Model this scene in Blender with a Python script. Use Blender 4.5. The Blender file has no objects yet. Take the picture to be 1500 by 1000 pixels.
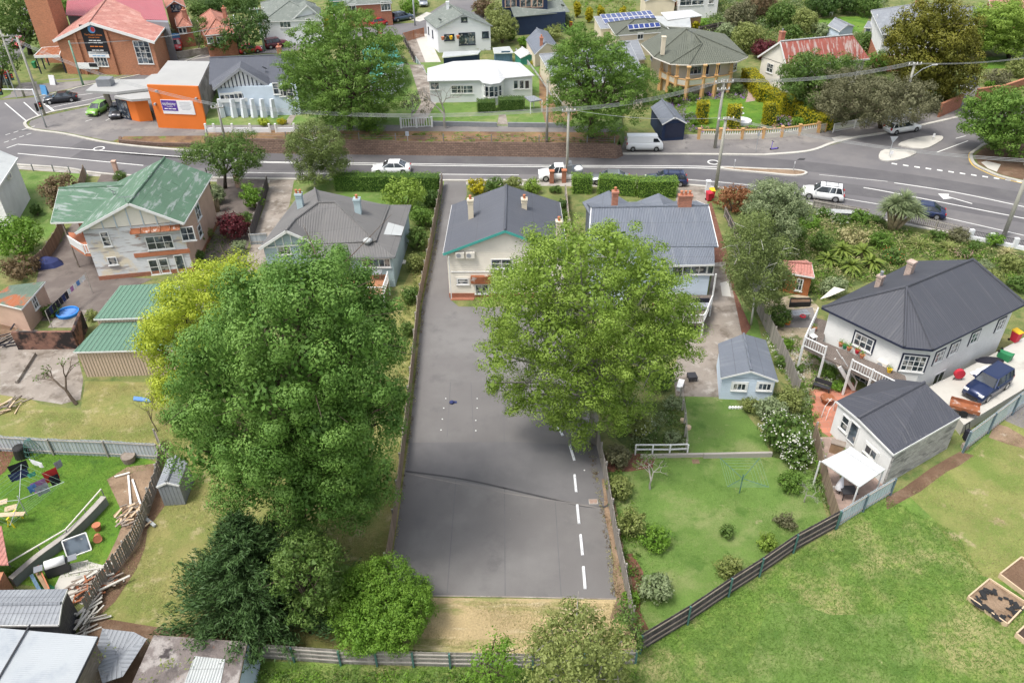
import bpy, math, random
import numpy as np
from mathutils import Vector, Matrix
random.seed(7)
SC = bpy.context.scene
COL = SC.collection
# ---------- camera model (photo measured in 1500x1000 pixels) ----------
F=1165.; TH=math.radians(35.5); H=40.; RO=math.radians(0.9)
_fw=Vector((0,math.cos(TH),-math.sin(TH))); _u0=Vector((0,math.sin(TH),math.cos(TH))); _r0=Vector((1,0,0))
_c,_s=math.cos(RO),math.sin(RO)
_R=_c*_r0-_s*_u0; _U=_c*_u0+_s*_r0
def ray(px,py):
 return _fw+((px-750)/F)*_R-((py-500)/F)*_U
def P(px,py,z=0.):
 d=ray(px,py); t=(z-H)/d.z
 return Vector((d.x*t,d.y*t,z))
def pr(p):
 q=Vector(p)-Vector((0,0,H)); dz=q.dot(_fw)
 return (750+F*q.dot(_R)/dz, 500-F*q.dot(_U)/dz)
def hgt(bx,by,ty,z=0.):
 b=P(bx,by,z); lo,hi=0,60
 for _ in range(40):
  m=(lo+hi)/2
  if pr((b.x,b.y,z+m))[1]>ty: lo=m
  else: hi=m
 return lo
# ---------- materials ----------
MATS={}
def _ln(nt,a,b): nt.links.new(a,b)
def N(nt,t,**kw):
 n=nt.nodes.new(t)
 for k,v in kw.items():
  if k.startswith('i_'):
   key=k[2:]; key=int(key) if key.isdigit() else key.replace('_',' ')
   if hasattr(v,'links') or hasattr(v,'is_linked'): nt.links.new(v,n.inputs[key])
   else: n.inputs[key].default_value=v
  else: setattr(n,k,v)
 return n
def c4(c): return (c[0],c[1],c[2],1.)
def mth(nt,op,a,b=None,c=None,clamp=False):
 n=nt.nodes.new('ShaderNodeMath'); n.operation=op; n.use_clamp=clamp
 for i,v in enumerate((a,b,c)):
  if v is None: continue
  if isinstance(v,(int,float)): n.inputs[i].default_value=v
  else: nt.links.new(v,n.inputs[i])
 return n.outputs[0]
def mixc(nt,f,a,b):
 n=nt.nodes.new('ShaderNodeMix'); n.data_type='RGBA'
 for key,v in ((0,f),(6,a),(7,b)):
  if isinstance(v,(int,float)): n.inputs[key].default_value=v
  elif isinstance(v,tuple): n.inputs[key].default_value=c4(v) if len(v)==3 else v
  else: nt.links.new(v,n.inputs[key])
 return n.outputs[2]
def noise(nt,vec,scale,detail=4,rough=.6,dist=0.):
 n=N(nt,'ShaderNodeTexNoise',i_Scale=scale,i_Detail=detail,i_Roughness=rough,i_Distortion=dist)
 nt.links.new(vec,n.inputs['Vector']); return n.outputs['Fac']
def mapv(nt,vec,s=(1,1,1),rot=0,off=(0,0,0)):
 n=nt.nodes.new('ShaderNodeMapping'); n.inputs['Scale'].default_value=s; n.inputs['Rotation'].default_value=(0,0,rot); n.inputs['Location'].default_value=off
 nt.links.new(vec,n.inputs['Vector']); return n.outputs[0]
def step(nt,v,thr,soft):
 n=nt.nodes.new('ShaderNodeMapRange'); n.interpolation_type='SMOOTHSTEP'
 n.inputs[1].default_value=thr-soft; n.inputs[2].default_value=thr+soft
 nt.links.new(v,n.inputs[0]); return n.outputs[0]
def mat(name,c,rough=.8,var=.12,vs=.7,c2=None,ps=1.,pt=.55,psoft=.06,pst=(1,1,1),layers=(),bump=None,metal=0.,spec=.35,brick=None,world=False,fine=0.06,fs=14.):
 """procedural paint/stone/metal: base colour with broad and fine variation, optional patches of other colours"""
 if name in MATS: return MATS[name]
 m=bpy.data.materials.new(name); m.use_nodes=True; nt=m.node_tree; b=nt.nodes['Principled BSDF']
 if world: vec=nt.nodes.new('ShaderNodeNewGeometry').outputs['Position']
 else: vec=nt.nodes.new('ShaderNodeTexCoord').outputs['UV']
 pos=nt.nodes.new('ShaderNodeNewGeometry').outputs['Position']
 n1=noise(nt,pos,vs,3)
 col=mixc(nt,step(nt,n1,.5,.3),tuple(x*(1-var) for x in c),tuple(min(1,x*(1+var)) for x in c))
 hh=None
 if brick:
  bw,bh,mort,mc=brick
  bt=N(nt,'ShaderNodeTexBrick',i_Scale=1.,i_Mortar_Size=mort,i_Brick_Width=bw,i_Row_Height=bh,i_Mortar_Smooth=.2)
  nt.links.new(vec,bt.inputs['Vector'])
  bt.inputs['Color1'].default_value=c4(tuple(x*.72 for x in c)); bt.inputs['Color2'].default_value=c4(tuple(min(1,x*1.25) for x in c)); bt.inputs['Mortar'].default_value=c4(mc)
  col=mixc(nt,.75,col,bt.outputs['Color'])
  hh=mth(nt,'SUBTRACT',1.,bt.outputs['Fac'])
 if c2 is not None: layers=((c2,ps,pt,psoft,pst),)+tuple(layers)
 for k,(cc,s_,t_,so,st) in enumerate(layers):
  nn=noise(nt,mapv(nt,vec,st,off=(k*7.3,k*3.1,0)),s_,5,.65)
  col=mixc(nt,step(nt,nn,t_,so),col,cc)
 if fine:
  nf=noise(nt,pos,fs,2)
  f=mth(nt,'MULTIPLY_ADD',nf,fine*2,1-fine)
  vm=nt.nodes.new('ShaderNodeVectorMath'); vm.operation='SCALE'; nt.links.new(col,vm.inputs[0]); nt.links.new(f,vm.inputs['Scale']); col=vm.outputs[0]
 if bump and bump[0] in('u','rib') and name.startswith('roof'):
  sy=nt.nodes.new('ShaderNodeSeparateXYZ'); nt.links.new(vec,sy.inputs[0]); lap=mth(nt,'LESS_THAN',mth(nt,'FRACT',mth(nt,'DIVIDE',sy.outputs[1],2.7)),.014)
  col=mixc(nt,mth(nt,'MULTIPLY',lap,.45),col,(.05,.05,.05)); dv_=step(nt,noise(nt,mapv(nt,vec,(3.,.12,1)),1.2,3),.62,.10); col=mixc(nt,mth(nt,'MULTIPLY',dv_,.12),col,(.30,.29,.27))
 nt.links.new(col,b.inputs['Base Color'])
 b.inputs['Roughness'].default_value=rough; b.inputs['Metallic'].default_value=metal; b.inputs['Specular IOR Level'].default_value=spec
 if bump:
  kind,per,dist=bump
  sx=nt.nodes.new('ShaderNodeSeparateXYZ'); nt.links.new(vec,sx.inputs[0])
  if kind=='u': h=mth(nt,'SINE',mth(nt,'MULTIPLY',sx.outputs[0],2*math.pi/per))
  elif kind=='rib': h=mth(nt,'PINGPONG',sx.outputs[0],per/2); h=step(nt,h,per*.12,per*.06)
  elif kind=='v': h=mth(nt,'SUBTRACT',1.,mth(nt,'FRACT',mth(nt,'DIVIDE',sx.outputs[1],per)))
  elif kind=='tile':
   h=mth(nt,'SUBTRACT',1.,mth(nt,'FRACT',mth(nt,'DIVIDE',sx.outputs[1],per)))
   h2=mth(nt,'SINE',mth(nt,'MULTIPLY',sx.outputs[0],2*math.pi/(per*.8))); h=mth(nt,'MULTIPLY_ADD',h2,.35,h)
  elif kind=='brick': h=hh
  else: h=noise(nt,vec,per,6,.7)
  bn=N(nt,'ShaderNodeBump',i_Strength=1.,i_Distance=dist); nt.links.new(h,bn.inputs['Height']); nt.links.new(bn.outputs[0],b.inputs['Normal'])
 MATS[name]=m; return m
def glass(name='window glass',c=(.03,.04,.05)):
 if name in MATS: return MATS[name]
 m=bpy.data.materials.new(name); m.use_nodes=True; b=m.node_tree.nodes['Principled BSDF']; nt=m.node_tree
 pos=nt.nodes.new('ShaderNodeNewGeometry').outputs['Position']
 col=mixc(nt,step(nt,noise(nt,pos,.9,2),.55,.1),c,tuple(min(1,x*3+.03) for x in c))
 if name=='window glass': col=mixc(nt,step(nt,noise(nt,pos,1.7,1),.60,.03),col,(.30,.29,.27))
 nt.links.new(col,b.inputs['Base Color']); b.inputs['Roughness'].default_value=.08; b.inputs['Specular IOR Level'].default_value=.8
 MATS[name]=m; return m
def leafmat(name,c,c2,trans=.3,hi=None):
 if name in MATS: return MATS[name]
 m=bpy.data.materials.new(name); m.use_nodes=True; nt=m.node_tree; b=nt.nodes['Principled BSDF']
 at=nt.nodes.new('ShaderNodeAttribute'); at.attribute_name='rnd'
 pos=nt.nodes.new('ShaderNodeTexCoord').outputs['Object']
 f=mth(nt,'MULTIPLY_ADD',at.outputs['Fac'],.6,mth(nt,'MULTIPLY',noise(nt,pos,.9,2),.55),clamp=True)
 col=mixc(nt,f,c,c2)
 if hi: col=mixc(nt,step(nt,at.outputs['Fac'],.93,.02),col,hi)
 nt.links.new(col,b.inputs['Base Color']); b.inputs['Roughness'].default_value=.55; b.inputs['Specular IOR Level'].default_value=.25
 tr=nt.nodes.new('ShaderNodeBsdfTranslucent'); nt.links.new(col,tr.inputs[0])
 mx=nt.nodes.new('ShaderNodeMixShader'); mx.inputs[0].default_value=trans
 nt.links.new(b.outputs[0],mx.inputs[1]); nt.links.new(tr.outputs[0],mx.inputs[2]); nt.links.new(mx.outputs[0],nt.nodes['Material Output'].inputs[0])
 MATS[name]=m; return m
# ---------- mesh building ----------
def rz(a,x,y): return (x*math.cos(a)-y*math.sin(a), x*math.sin(a)+y*math.cos(a))
class MB:
 def __init__(s): s.v=[]; s.f=[]
 def add(s,vs,fs):
  k=len(s.v); s.v+= [tuple(v) for v in vs]; s.f+=[tuple(i+k for i in f) for f in fs]; return s
 def box(s,c,d,a=0.,tilt=None):
  x,y,z=d[0]/2,d[1]/2,d[2]/2; vs=[]
  for i in (-1,1):
   for j in (-1,1):
    for k in (-1,1):
     p=Vector((i*x,j*y,k*z))
     if tilt: p=Matrix.Rotation(tilt[0],3,tilt[1])@p
     q=rz(a,p.x,p.y); vs.append((c[0]+q[0],c[1]+q[1],c[2]+p.z))
  return s.add(vs,[(0,1,3,2),(4,6,7,5),(0,4,5,1),(2,3,7,6),(0,2,6,4),(1,5,7,3)])
 def b2(s,p0,p1): # axis aligned from corner to corner
  return s.box([(p0[i]+p1[i])/2 for i in range(3)],[abs(p1[i]-p0[i]) for i in range(3)])
 def bar(s,a,b,w,h=None,up=(0,0,1)):
  a=Vector(a);b=Vector(b);h=h or w; d=(b-a)
  if d.length<1e-6: return s
  d.normalize(); u=Vector(up)
  if abs(d.dot(u))>.98: u=Vector((0,1,0))
  r=d.cross(u).normalized(); u=r.cross(d)
  vs=[]
  for p in (a,b):
   for i,j in ((-1,-1),(1,-1),(1,1),(-1,1)): vs.append(p+r*(i*w/2)+u*(j*h/2))
  return s.add(vs,[(3,2,1,0),(4,5,6,7),(0,1,5,4),(1,2,6,5),(2,3,7,6),(3,0,4,7)])
 def tube(s,pts,rad,n=8,cap=True):
  pts=[Vector(p) for p in pts]
  if not hasattr(rad,'__len__'): rad=[rad]*len(pts)
  vs=[];fs=[]
  for i,p in enumerate(pts):
   d=(pts[min(i+1,len(pts)-1)]-pts[max(i-1,0)]).normalized()
   u=Vector((0,0,1)) if abs(d.z)<.9 else Vector((1,0,0))
   r=d.cross(u).normalized(); u=r.cross(d)
   for k in range(n):
    t=2*math.pi*k/n; vs.append(p+r*(math.cos(t)*rad[i])+u*(math.sin(t)*rad[i]))
  for i in range(len(pts)-1):
   for k in range(n):
    a=i*n+k;b=i*n+(k+1)%n; fs.append((a,b,b+n,a+n))
  if cap: fs.append(tuple(range(n-1,-1,-1))); fs.append(tuple(range((len(pts)-1)*n,len(pts)*n)))
  return s.add(vs,fs)
 def cyl(s,c,r,h,n=14,r2=None):
  return s.tube([c,(c[0],c[1],c[2]+h)],[r,r if r2 is None else r2],n)
 def lathe(s,c,prof,n=14):
  vs=[];fs=[]
  for r,z in prof:
   for k in range(n):
    t=2*math.pi*k/n; vs.append((c[0]+r*math.cos(t),c[1]+r*math.sin(t),c[2]+z))
  for i in range(len(prof)-1):
   for k in range(n):
    a=i*n+k;b=i*n+(k+1)%n; fs.append((a,b,b+n,a+n))
  fs.append(tuple(range(n-1,-1,-1))); fs.append(tuple(range((len(prof)-1)*n,len(prof)*n)))
  return s.add(vs,fs)
 def prism(s,poly,z0,z1):
  n=len(poly); A=sum(poly[i][0]*poly[(i+1)%n][1]-poly[(i+1)%n][0]*poly[i][1] for i in range(n))
  if A<0: poly=list(poly)[::-1]
  zz=(lambda v,i:v[i] if hasattr(v,'__len__') else v)
  vs=[(p[0],p[1],zz(z0,i)) for i,p in enumerate(poly)]+[(p[0],p[1],zz(z1,i)) for i,p in enumerate(poly)]
  return s.add(vs,[tuple(range(n-1,-1,-1)),tuple(range(n,2*n))]+[(i,(i+1)%n,n+(i+1)%n,n+i) for i in range(n)])
 def slab(s,pts,t=.1): # polygon in 3d thickened downward
  pts=[Vector(p) for p in pts]; n=len(pts)
  nz=sum(pts[i].x*pts[(i+1)%n].y-pts[(i+1)%n].x*pts[i].y for i in range(n))
  if nz<0: pts=pts[::-1]
  vs=pts+[p-Vector((0,0,t)) for p in pts]
  return s.add(vs,[tuple(range(n)),tuple(range(2*n-1,n-1,-1))]+[(i,n+i,n+(i+1)%n,(i+1)%n) for i in range(n)])
 def face(s,pts): return s.add(pts,[tuple(range(len(pts)))])
 def build(s,name,m,parent=None,world=False,smooth=False):
  me=bpy.data.meshes.new(name); vs=s.v
  if world and parent is not None:
   q=parent
   while q.parent: q=q.parent
   iv=Matrix.LocRotScale(q.location,q.rotation_euler,None).inverted(); vs=[tuple(iv@Vector(v)) for v in vs]
  me.from_pydata(vs,[],s.f);
  uvl=me.uv_layers.new(name='UV'); Z=Vector((0,0,1)); ud=uvl.data; V=me.vertices
  for p in me.polygons:
   n=p.normal; t=Z.cross(n)
   t=Vector((1,0,0)) if t.length<.05 else t.normalized()
   w=n.cross(t)
   for li in p.loop_indices:
    co=V[me.loops[li].vertex_index].co; ud[li].uv=(co.dot(t),co.dot(w))
  if smooth: me.polygons.foreach_set('use_smooth',[True]*len(me.polygons))
  me.materials.append(m if not isinstance(m,str) else MATS[m])
  o=bpy.data.objects.new(name,me); COL.objects.link(o)
  if parent is not None: o.parent=parent
  return o
def tag(o,label=None,cat=None,group=None,kind=None):
 if label: o['label']=label
 if cat: o['category']=cat
 if group: o['group']=group
 if kind: o['kind']=kind
 return o
def thing(name,label,cat,loc=(0,0,0),a=0.,group=None):
 o=bpy.data.objects.new(name,None); COL.objects.link(o); o.location=loc; o.rotation_euler=(0,0,a); o.empty_display_size=.3
 return tag(o,label,cat,group)
def copy_tree(o,parent=None,first=True):
 c=o.copy(); COL.objects.link(c); c.parent=parent
 for ch in list(o.children): copy_tree(ch,c)
 return c
def put(src,label,loc,a=0.,sc=(1,1,1),group=None):
 c=copy_tree(src); c.location=loc; c.rotation_euler=(0,0,a); c.scale=sc; c['label']=label
 if group: c['group']=group
 return c
def pxy(pts,z=0.): return [P(*p,z) for p in pts]
def jit(pts,d,seg=1.5,seed=1):
 rn=random.Random(seed); out=[]
 for i in range(len(pts)):
  a=Vector(pts[i]);b=Vector(pts[(i+1)%len(pts)]); L=(b-a).length; k=max(1,int(L/seg))
  for j in range(k):
   p=a.lerp(b,j/k); out.append(Vector((p.x+rn.uniform(-d,d),p.y+rn.uniform(-d,d),p.z)))
 return out
SHN=[0]
def sheet(name,pts,lev,m,z=0.,jt=0,label=None):
 """a ground layer: lev counts 4 mm steps above the ground"""
 SHN[0]+=1; w=[Vector((p[0],p[1],z+lev*.004+(SHN[0]%7)*.0005)) for p in pts]
 if jt: w=jit(w,jt,seed=len(pts)+lev)
 mb=MB(); n=len(w); A=sum(w[i].x*w[(i+1)%n].y-w[(i+1)%n].x*w[i].y for i in range(n))
 mb.face(w if A>0 else w[::-1]); o=mb.build(name,m); tag(o,kind='structure')
 if label: o['label']=label
 return o
def inset(poly,d):
 n=len(poly); A=sum(poly[i][0]*poly[(i+1)%n][1]-poly[(i+1)%n][0]*poly[i][1] for i in range(n)); sg=1 if A>0 else -1
 out=[]
 for i in range(n):
  a,b,c=[Vector((poly[k%n][0],poly[k%n][1])) for k in (i-1,i,i+1)]
  d1=(b-a).normalized();d2=(c-b).normalized()
  n1=Vector((-d1.y,d1.x))*sg;n2=Vector((-d2.y,d2.x))*sg
  q=(n1+n2); q=q/max(.3,(1+n1.dot(n2))); out.append(b+q*d)
 return out
def smoothpts(pts,k=8,closed=False):
 pts=[Vector(p) for p in pts]; out=[]; n=len(pts)
 for i in range(n if closed else n-1):
  p0=pts[(i-1)%n] if (closed or i>0) else pts[0]; p1=pts[i]; p2=pts[(i+1)%n]; p3=pts[(i+2)%n] if (closed or i+2<n) else pts[-1]
  for j in range(k):
   t=j/k; out.append(.5*((2*p1)+(p2-p0)*t+(2*p0-5*p1+4*p2-p3)*t*t+(3*p1-p0-3*p2+p3)*t**3))
 if not closed: out.append(pts[-1])
 return out
def ribbon(name,pts,w,lev,m,z=0.,label=None):
 """flat stripe following a line on the ground"""
 pts=[Vector(p) for p in pts]; mb=MB(); L=[];Rr=[]
 for i,p in enumerate(pts):
  d=(pts[min(i+1,len(pts)-1)]-pts[max(i-1,0)]).normalized(); n=Vector((-d.y,d.x,0))*w/2
  L.append((p.x+n.x,p.y+n.y,z+lev*.004)); Rr.append((p.x-n.x,p.y-n.y,z+lev*.004))
 for i in range(len(pts)-1): mb.face([Rr[i],Rr[i+1],L[i+1],L[i]])
 o=mb.build(name,m); tag(o,kind='structure')
 if label:o['label']=label
 return o
def curbline(name,pts,w,h,m,label=None,z=0.,closed=False):
 pts=[Vector(p) for p in pts]; mb=MB(); n=len(pts); vs=[];fs=[]
 for i,p in enumerate(pts):
  a=pts[(i-1)%n] if closed or i>0 else p; b=pts[(i+1)%n] if closed or i<n-1 else p
  d=(b-a).normalized(); q=Vector((-d.y,d.x,0))*w/2
  vs+= [(p.x+q.x,p.y+q.y,z-.02),(p.x+q.x,p.y+q.y,z+h),(p.x-q.x,p.y-q.y,z+h),(p.x-q.x,p.y-q.y,z-.02)]
 m_=n if closed else n-1
 for i in range(m_):
  a=4*i;b=4*((i+1)%n)
  for k in range(4): fs.append((a+k,a+(k+1)%4,b+(k+1)%4,b+k))
 if not closed: fs+=[(3,2,1,0),(4*n-4,4*n-3,4*n-2,4*n-1)]
 mb.add(vs,fs); o=mb.build(name,m); tag(o,kind='structure')
 if label:o['label']=label
 return o
# ================= MATERIALS =================
A_=mat
A_('asphalt_road',(0.140,0.134,0.137),.9,.10,.15,world=True,fine=.10,fs=30,layers=[((0.183,0.173,0.168),.10,.55,.15,(1,1,1)),((0.104,0.100,0.102),.35,.66,.05,(.3,1,1))],bump=('n',20,.01))
A_('asphalt_lot',(.155,.147,.142),.9,.08,.2,world=True,fine=.14,fs=26,layers=[((.19,.183,.175),.12,.56,.12,(1,1,1)),((.135,.129,.126),.4,.62,.10,(1,1,1)),((.225,.21,.19),1.7,.73,.04,(1,1,1)),((.08,.077,.077),2.2,.76,.03,(1,1,1)),((.21,.20,.19),.9,.70,.02,(5,.25,1))],bump=('n',20,.008))
A_('asphalt_old',(0.177,0.165,0.159),.95,.12,.2,world=True,fine=.12,fs=20,layers=[((0.244,0.226,0.207),.25,.55,.12,(1,1,1)),((0.122,0.116,0.110),.9,.64,.08,(1,1,1))],bump=('n',20,.01))
A_('asphalt_brown',(.135,.112,.10),.95,.12,.2,world=True,fine=.14,fs=16,layers=[((.18,.155,.135),.4,.56,.12,(1,1,1)),((.08,.07,.06),1.1,.66,.08,(1,1,1))],bump=('n',20,.01))
A_('road_patch',(.132,.128,.129),.9,.06,.3,world=True,fine=.1,fs=30,layers=[((0.152,0.146,0.146),.3,.55,.15,(1,1,1))])
A_('road_tar',(.055,.053,.055),.75,.1,1)
A_('concrete',(.36,.335,.30),.9,.12,.4,world=True,fine=.10,layers=[((.22,.20,.18),.5,.6,.12,(1,1,1)),((.44,.42,.38),.9,.62,.08,(1,1,1))])
A_('concrete_old',(.27,.235,.20),.95,.15,.4,world=True,fine=.14,layers=[((.15,.125,.10),.55,.56,.1,(1,1,1)),((.36,.33,.29),.8,.6,.08,(1,1,1)),((.09,.08,.07),1.6,.7,.03,(.4,2,1))],bump=('n',5,.02))
A_('concrete_pale',(.50,.48,.43),.9,.08,.4,world=True,fine=.08,layers=[((.36,.34,.30),.4,.62,.12,(1,1,1))])
A_('kerb_concrete',(.45,.43,.38),.9,.12,.8,world=True,fine=.12)
A_('road_paint',(.72,.72,.68),.7,.06,1.5,world=True,layers=[((.35,.34,.33),2.5,.68,.05,(1,1,1))])
A_('yellow_paint',(.62,.42,.10),.7,.1,1)
A_('grass_base',(0.132,0.161,0.048),.95,.22,.25,world=True,fine=.35,fs=9,layers=[((0.230,0.213,0.086),.35,.55,.14,(1,1,1)),((0.081,0.127,0.032),1.0,.58,.12,(1,1,1))],bump=('n',6,.06))
A_('grass_lush',(.125,.215,.036),.95,.2,.25,world=True,fine=.35,fs=9,layers=[((.10,.17,.035),.30,.52,.12,(1,1,1)),((.30,.29,.12),.22,.54,.09,(1,1,1)),((.19,.26,.06),1.1,.58,.1,(1,1,1)),((.22,.17,.10),.6,.70,.03,(1,1,1))],bump=('n',6,.10))
A_('grass_paddock_dry',(0.213,0.224,0.069),.95,.18,.25,world=True,fine=.3,fs=9,layers=[((0.138,0.190,0.040),.28,.52,.12,(1,1,1)),((0.345,0.293,0.161),.45,.63,.06,(1,1,1)),((0.299,0.230,0.138),.25,.70,.04,(1,1,1))],bump=('n',6,.06))
A_('grass_vivid',(0.081,0.176,0.016),.95,.18,.3,world=True,fine=.3,fs=10,layers=[((0.135,0.223,0.027),.35,.55,.14,(1,1,1)),((0.047,0.115,0.014),.9,.62,.1,(1,1,1))],bump=('n',7,.07))
A_('grass_lawn',(.115,.195,.040),.95,.15,.25,world=True,fine=.28,fs=10,layers=[((.20,.235,.085),.30,.56,.12,(1,1,1)),((.075,.145,.025),.55,.60,.1,(1,1,1)),((.31,.29,.15),.8,.69,.06,(1,1,1))],bump=('n',7,.06))
A_('grass_dry',(.42,.325,.175),.95,.15,.3,world=True,fine=.3,fs=9,layers=[((.24,.245,.085),.5,.56,.08,(.5,1.4,1)),((.52,.43,.28),.8,.60,.08,(.3,2,1)),((.16,.20,.05),1.3,.68,.06,(.5,1,1))],bump=('n',6,.06))
A_('grass_yard',(0.240,0.222,0.078),.95,.15,.3,world=True,fine=.3,fs=9,layers=[((0.156,0.186,0.046),.35,.50,.14,(1,1,1)),((0.348,0.300,0.156),.8,.62,.1,(1,1,1)),((0.120,0.090,0.054),.30,.72,.04,(1,1,1))],bump=('n',6,.06))
A_('soil',(.14,.085,.052),.98,.2,.5,world=True,fine=.3,fs=8,layers=[((.22,.15,.10),.6,.58,.12,(1,1,1)),((.07,.09,.025),1.0,.66,.06,(1,1,1))],bump=('n',5,.08))
A_('soil_verge',(.235,.145,.075),.98,.2,.5,world=True,fine=.25,fs=8,layers=[((.12,.07,.045),.28,.54,.12,(1,1,1)),((.12,.165,.035),.42,.60,.06,(1,1,1)),((.30,.28,.12),.9,.66,.06,(1,1,1))],bump=('n',5,.08))
A_('soil_pale',(.27,.19,.125),.98,.2,.5,world=True,fine=.25,fs=8,layers=[((.16,.105,.065),.6,.56,.12,(1,1,1)),((.40,.34,.26),1.3,.68,.05,(1,1,1)),((.10,.14,.03),.5,.70,.05,(1,1,1))],bump=('n',5,.08))
A_('garden_ground',(.075,.105,.028),.98,.3,.4,world=True,fine=.4,fs=7,layers=[((.16,.19,.05),.7,.56,.1,(1,1,1)),((.10,.065,.04),.45,.64,.06,(1,1,1)),((.03,.05,.015),1.3,.62,.08,(1,1,1))],bump=('n',4,.2))
A_('garden_gravel',(.36,.30,.21),.98,.2,.7,world=True,fine=.3,fs=7,layers=[((.12,.14,.05),.9,.56,.08,(1,1,1)),((.50,.45,.36),1.6,.62,.05,(1,1,1))],bump=('n',6,.08))
A_('mulch',(.16,.072,.048),.98,.2,.9,world=True,fine=.35,fs=12,layers=[((.26,.17,.12),3.,.64,.05,(1,1,1))],bump=('n',8,.05))
A_('terracotta_paving',(.42,.17,.11),.9,.12,1,brick=(.6,.6,.02,(.30,.2,.15)),world=True)
A_('pavers',(.34,.25,.21),.9,.1,1,brick=(.4,.4,.02,(.25,.2,.17)),world=True)
A_('grass_far',(.13,.18,.045),.95,.2,.1,world=True,fine=.25,fs=5,layers=[((.20,.21,.08),.12,.56,.1,(1,1,1))])
# ================= GROUND =================
g=MB(); g.face([(-900,-60,0),(900,-60,0),(900,1600,0),(-900,1600,0)]); tag(g.build('ground','grass_base'),kind='structure')
S=sheet
S('paddock',[(-20,20,0),P(380,968),P(780,975),P(935,950),P(1220,775),P(1300,725),P(1410,665),P(1500,590),(75,52,0),(90,-20,0),(-20,-20,0)],1,'grass_lush')
S('paddock_dry_grass',pxy([(1330,725),(1410,670),(1500,600),(1620,560),(1700,640),(1640,800),(1500,860),(1440,845),(1400,800),(1370,760)]),2,'grass_paddock_dry',jt=.25)
S('paddock_short_grass',pxy([(1130,880),(1230,900),(1330,880),(1350,960),(1300,1040),(1150,1060),(1090,980)]),2,'grass_lawn',jt=.5)
S('soil_bed',pxy([(1298,727),(1407,660),(1428,668),(1300,745)]),3,'soil',jt=.12)
S('bare_patch',pxy([(1448,640),(1462,622),(1480,625),(1500,640),(1510,660),(1480,650)]),3,'soil_pale',jt=.2)
S('gravel_pad',pxy([(1480,600),(1530,575),(1560,640),(1500,628),(1474,615)]),3,'asphalt_old',jt=.15)
lotL=[(682,262),(651,264),(633,370),(618,450),(608,560),(598,650),(582,770),(572,832),(567,872)]
S('car_park',pxy(lotL+[(905,876),(893,790),(882,700),(870,640),(860,560),(845,470),(835,440),(724,450),(672,449),(661,440),(656,370),(670,320),(684,285)]),2,'asphalt_lot')
S('asphalt_patch',pxy([(600,648),(742,647),(880,652),(893,742),(880,742),(595,690)]),3,'road_patch')
ribbon('tar_joint',smoothpts(pxy([(594,690),(680,702),(770,722),(850,740),(885,742),(893,735)])),.15,4,'road_tar')
ribbon('tar_joint',pxy([(595,693),(740,722),(880,744)]),.1,5,'asphalt_old')
for a,b in (((668,700),(655,868)),((738,560),(740,872)),((808,650),(822,872)),((690,560),(694,640)),((660,560),(655,640))): ribbon('asphalt_joint',pxy([a,b]),.06,4,'road_patch')
ribbon('concrete_edge',pxy([(630,872),(760,874),(903,877)]),.09,4,'concrete_old')
S('dry_grass_strip',pxy([(560,874),(905,878),(925,905),(934,948),(900,965),(610,952),(560,940)]),1,'grass_dry')
S('yard_grass',pxy([(560,620),(598,650),(570,872),(600,880),(560,955),(365,940),(120,905),(165,830),(210,760),(238,680),(240,640),(420,560)]),1,'grass_yard')
S('soil_edge',pxy([(120,900),(165,832),(212,762),(240,690),(252,720),(222,770),(205,830),(175,880),(145,905)]),2,'soil',jt=.25)
S('soil_edge',pxy([(893,905),(905,880),(880,700),(893,700),(925,850),(930,905)]),3,'soil_pale',jt=.1)
S('front_garden',pxy([(430,262),(651,264),(640,330),(600,320),(430,320)]),1,'grass_lawn')
S('side_garden',pxy([(640,330),(633,370),(600,600),(560,640),(560,480),(600,400)]),1,'grass_yard')
S('concrete_driveway',pxy([(396,262),(431,262),(424,300),(402,360),(400,440),(345,440),(372,345),(388,300)]),2,'concrete_old')
S('driveway',pxy([(318,262),(392,262),(380,310),(350,400),(330,470),(285,470),(292,400),(312,330)]),2,'asphalt_brown')
S('driveway',pxy([(150,252),(205,257),(190,280),(150,300),(110,360),(90,350),(125,300)]),2,'asphalt_brown')
S('backyard_asphalt',pxy([(92,352),(112,345),(155,405),(225,408),(180,428),(148,470),(60,470),(52,420),(60,380)]),3,'asphalt_brown')
S('front_lawn',pxy([(25,250),(130,255),(110,300),(60,360),(20,330),(40,290)]),1,'grass_lawn')
S('gravel_path',pxy([(0,325),(36,288),(44,293),(8,335),(0,340)]),2,'concrete_old')
S('concrete_slab',pxy([(0,500),(40,478),(110,505),(122,555),(118,585),(90,592),(0,578)]),3,'concrete_old')
S('concrete_slab',pxy([(70,480),(90,452),(132,455),(120,470),(118,480)]),4,'concrete_old')
S('burnt_ground',pxy([(0,470),(30,465),(40,480),(0,500)]),3,'soil')
S('dry_yard',pxy([(0,560),(60,592),(118,600),(125,558),(235,560),(260,640),(238,672),(0,655)]),2,'grass_yard')
S('green_lawn',pxy([(0,650),(185,662),(238,680),(235,700),(200,770),(150,860),(60,860),(0,850),(-60,800),(-60,650)]),2,'grass_vivid')
S('bare_soil',pxy([(190,685),(238,680),(222,735),(205,800),(160,860),(120,870),(150,830),(170,790),(186,760),(175,730),(162,700)]),3,'soil_pale',jt=.25)
S('soil_bed',pxy([(-30,650),(28,648),(10,690),(-30,720)]),3,'mulch',jt=.1)
S('concrete_patio',pxy([(75,870),(95,828),(130,822),(160,830),(150,870),(120,885)]),4,'concrete_pale')
S('bottom_yard',pxy([(120,900),(365,940),(380,968),(360,1010),(100,1010)]),2,'soil')
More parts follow.
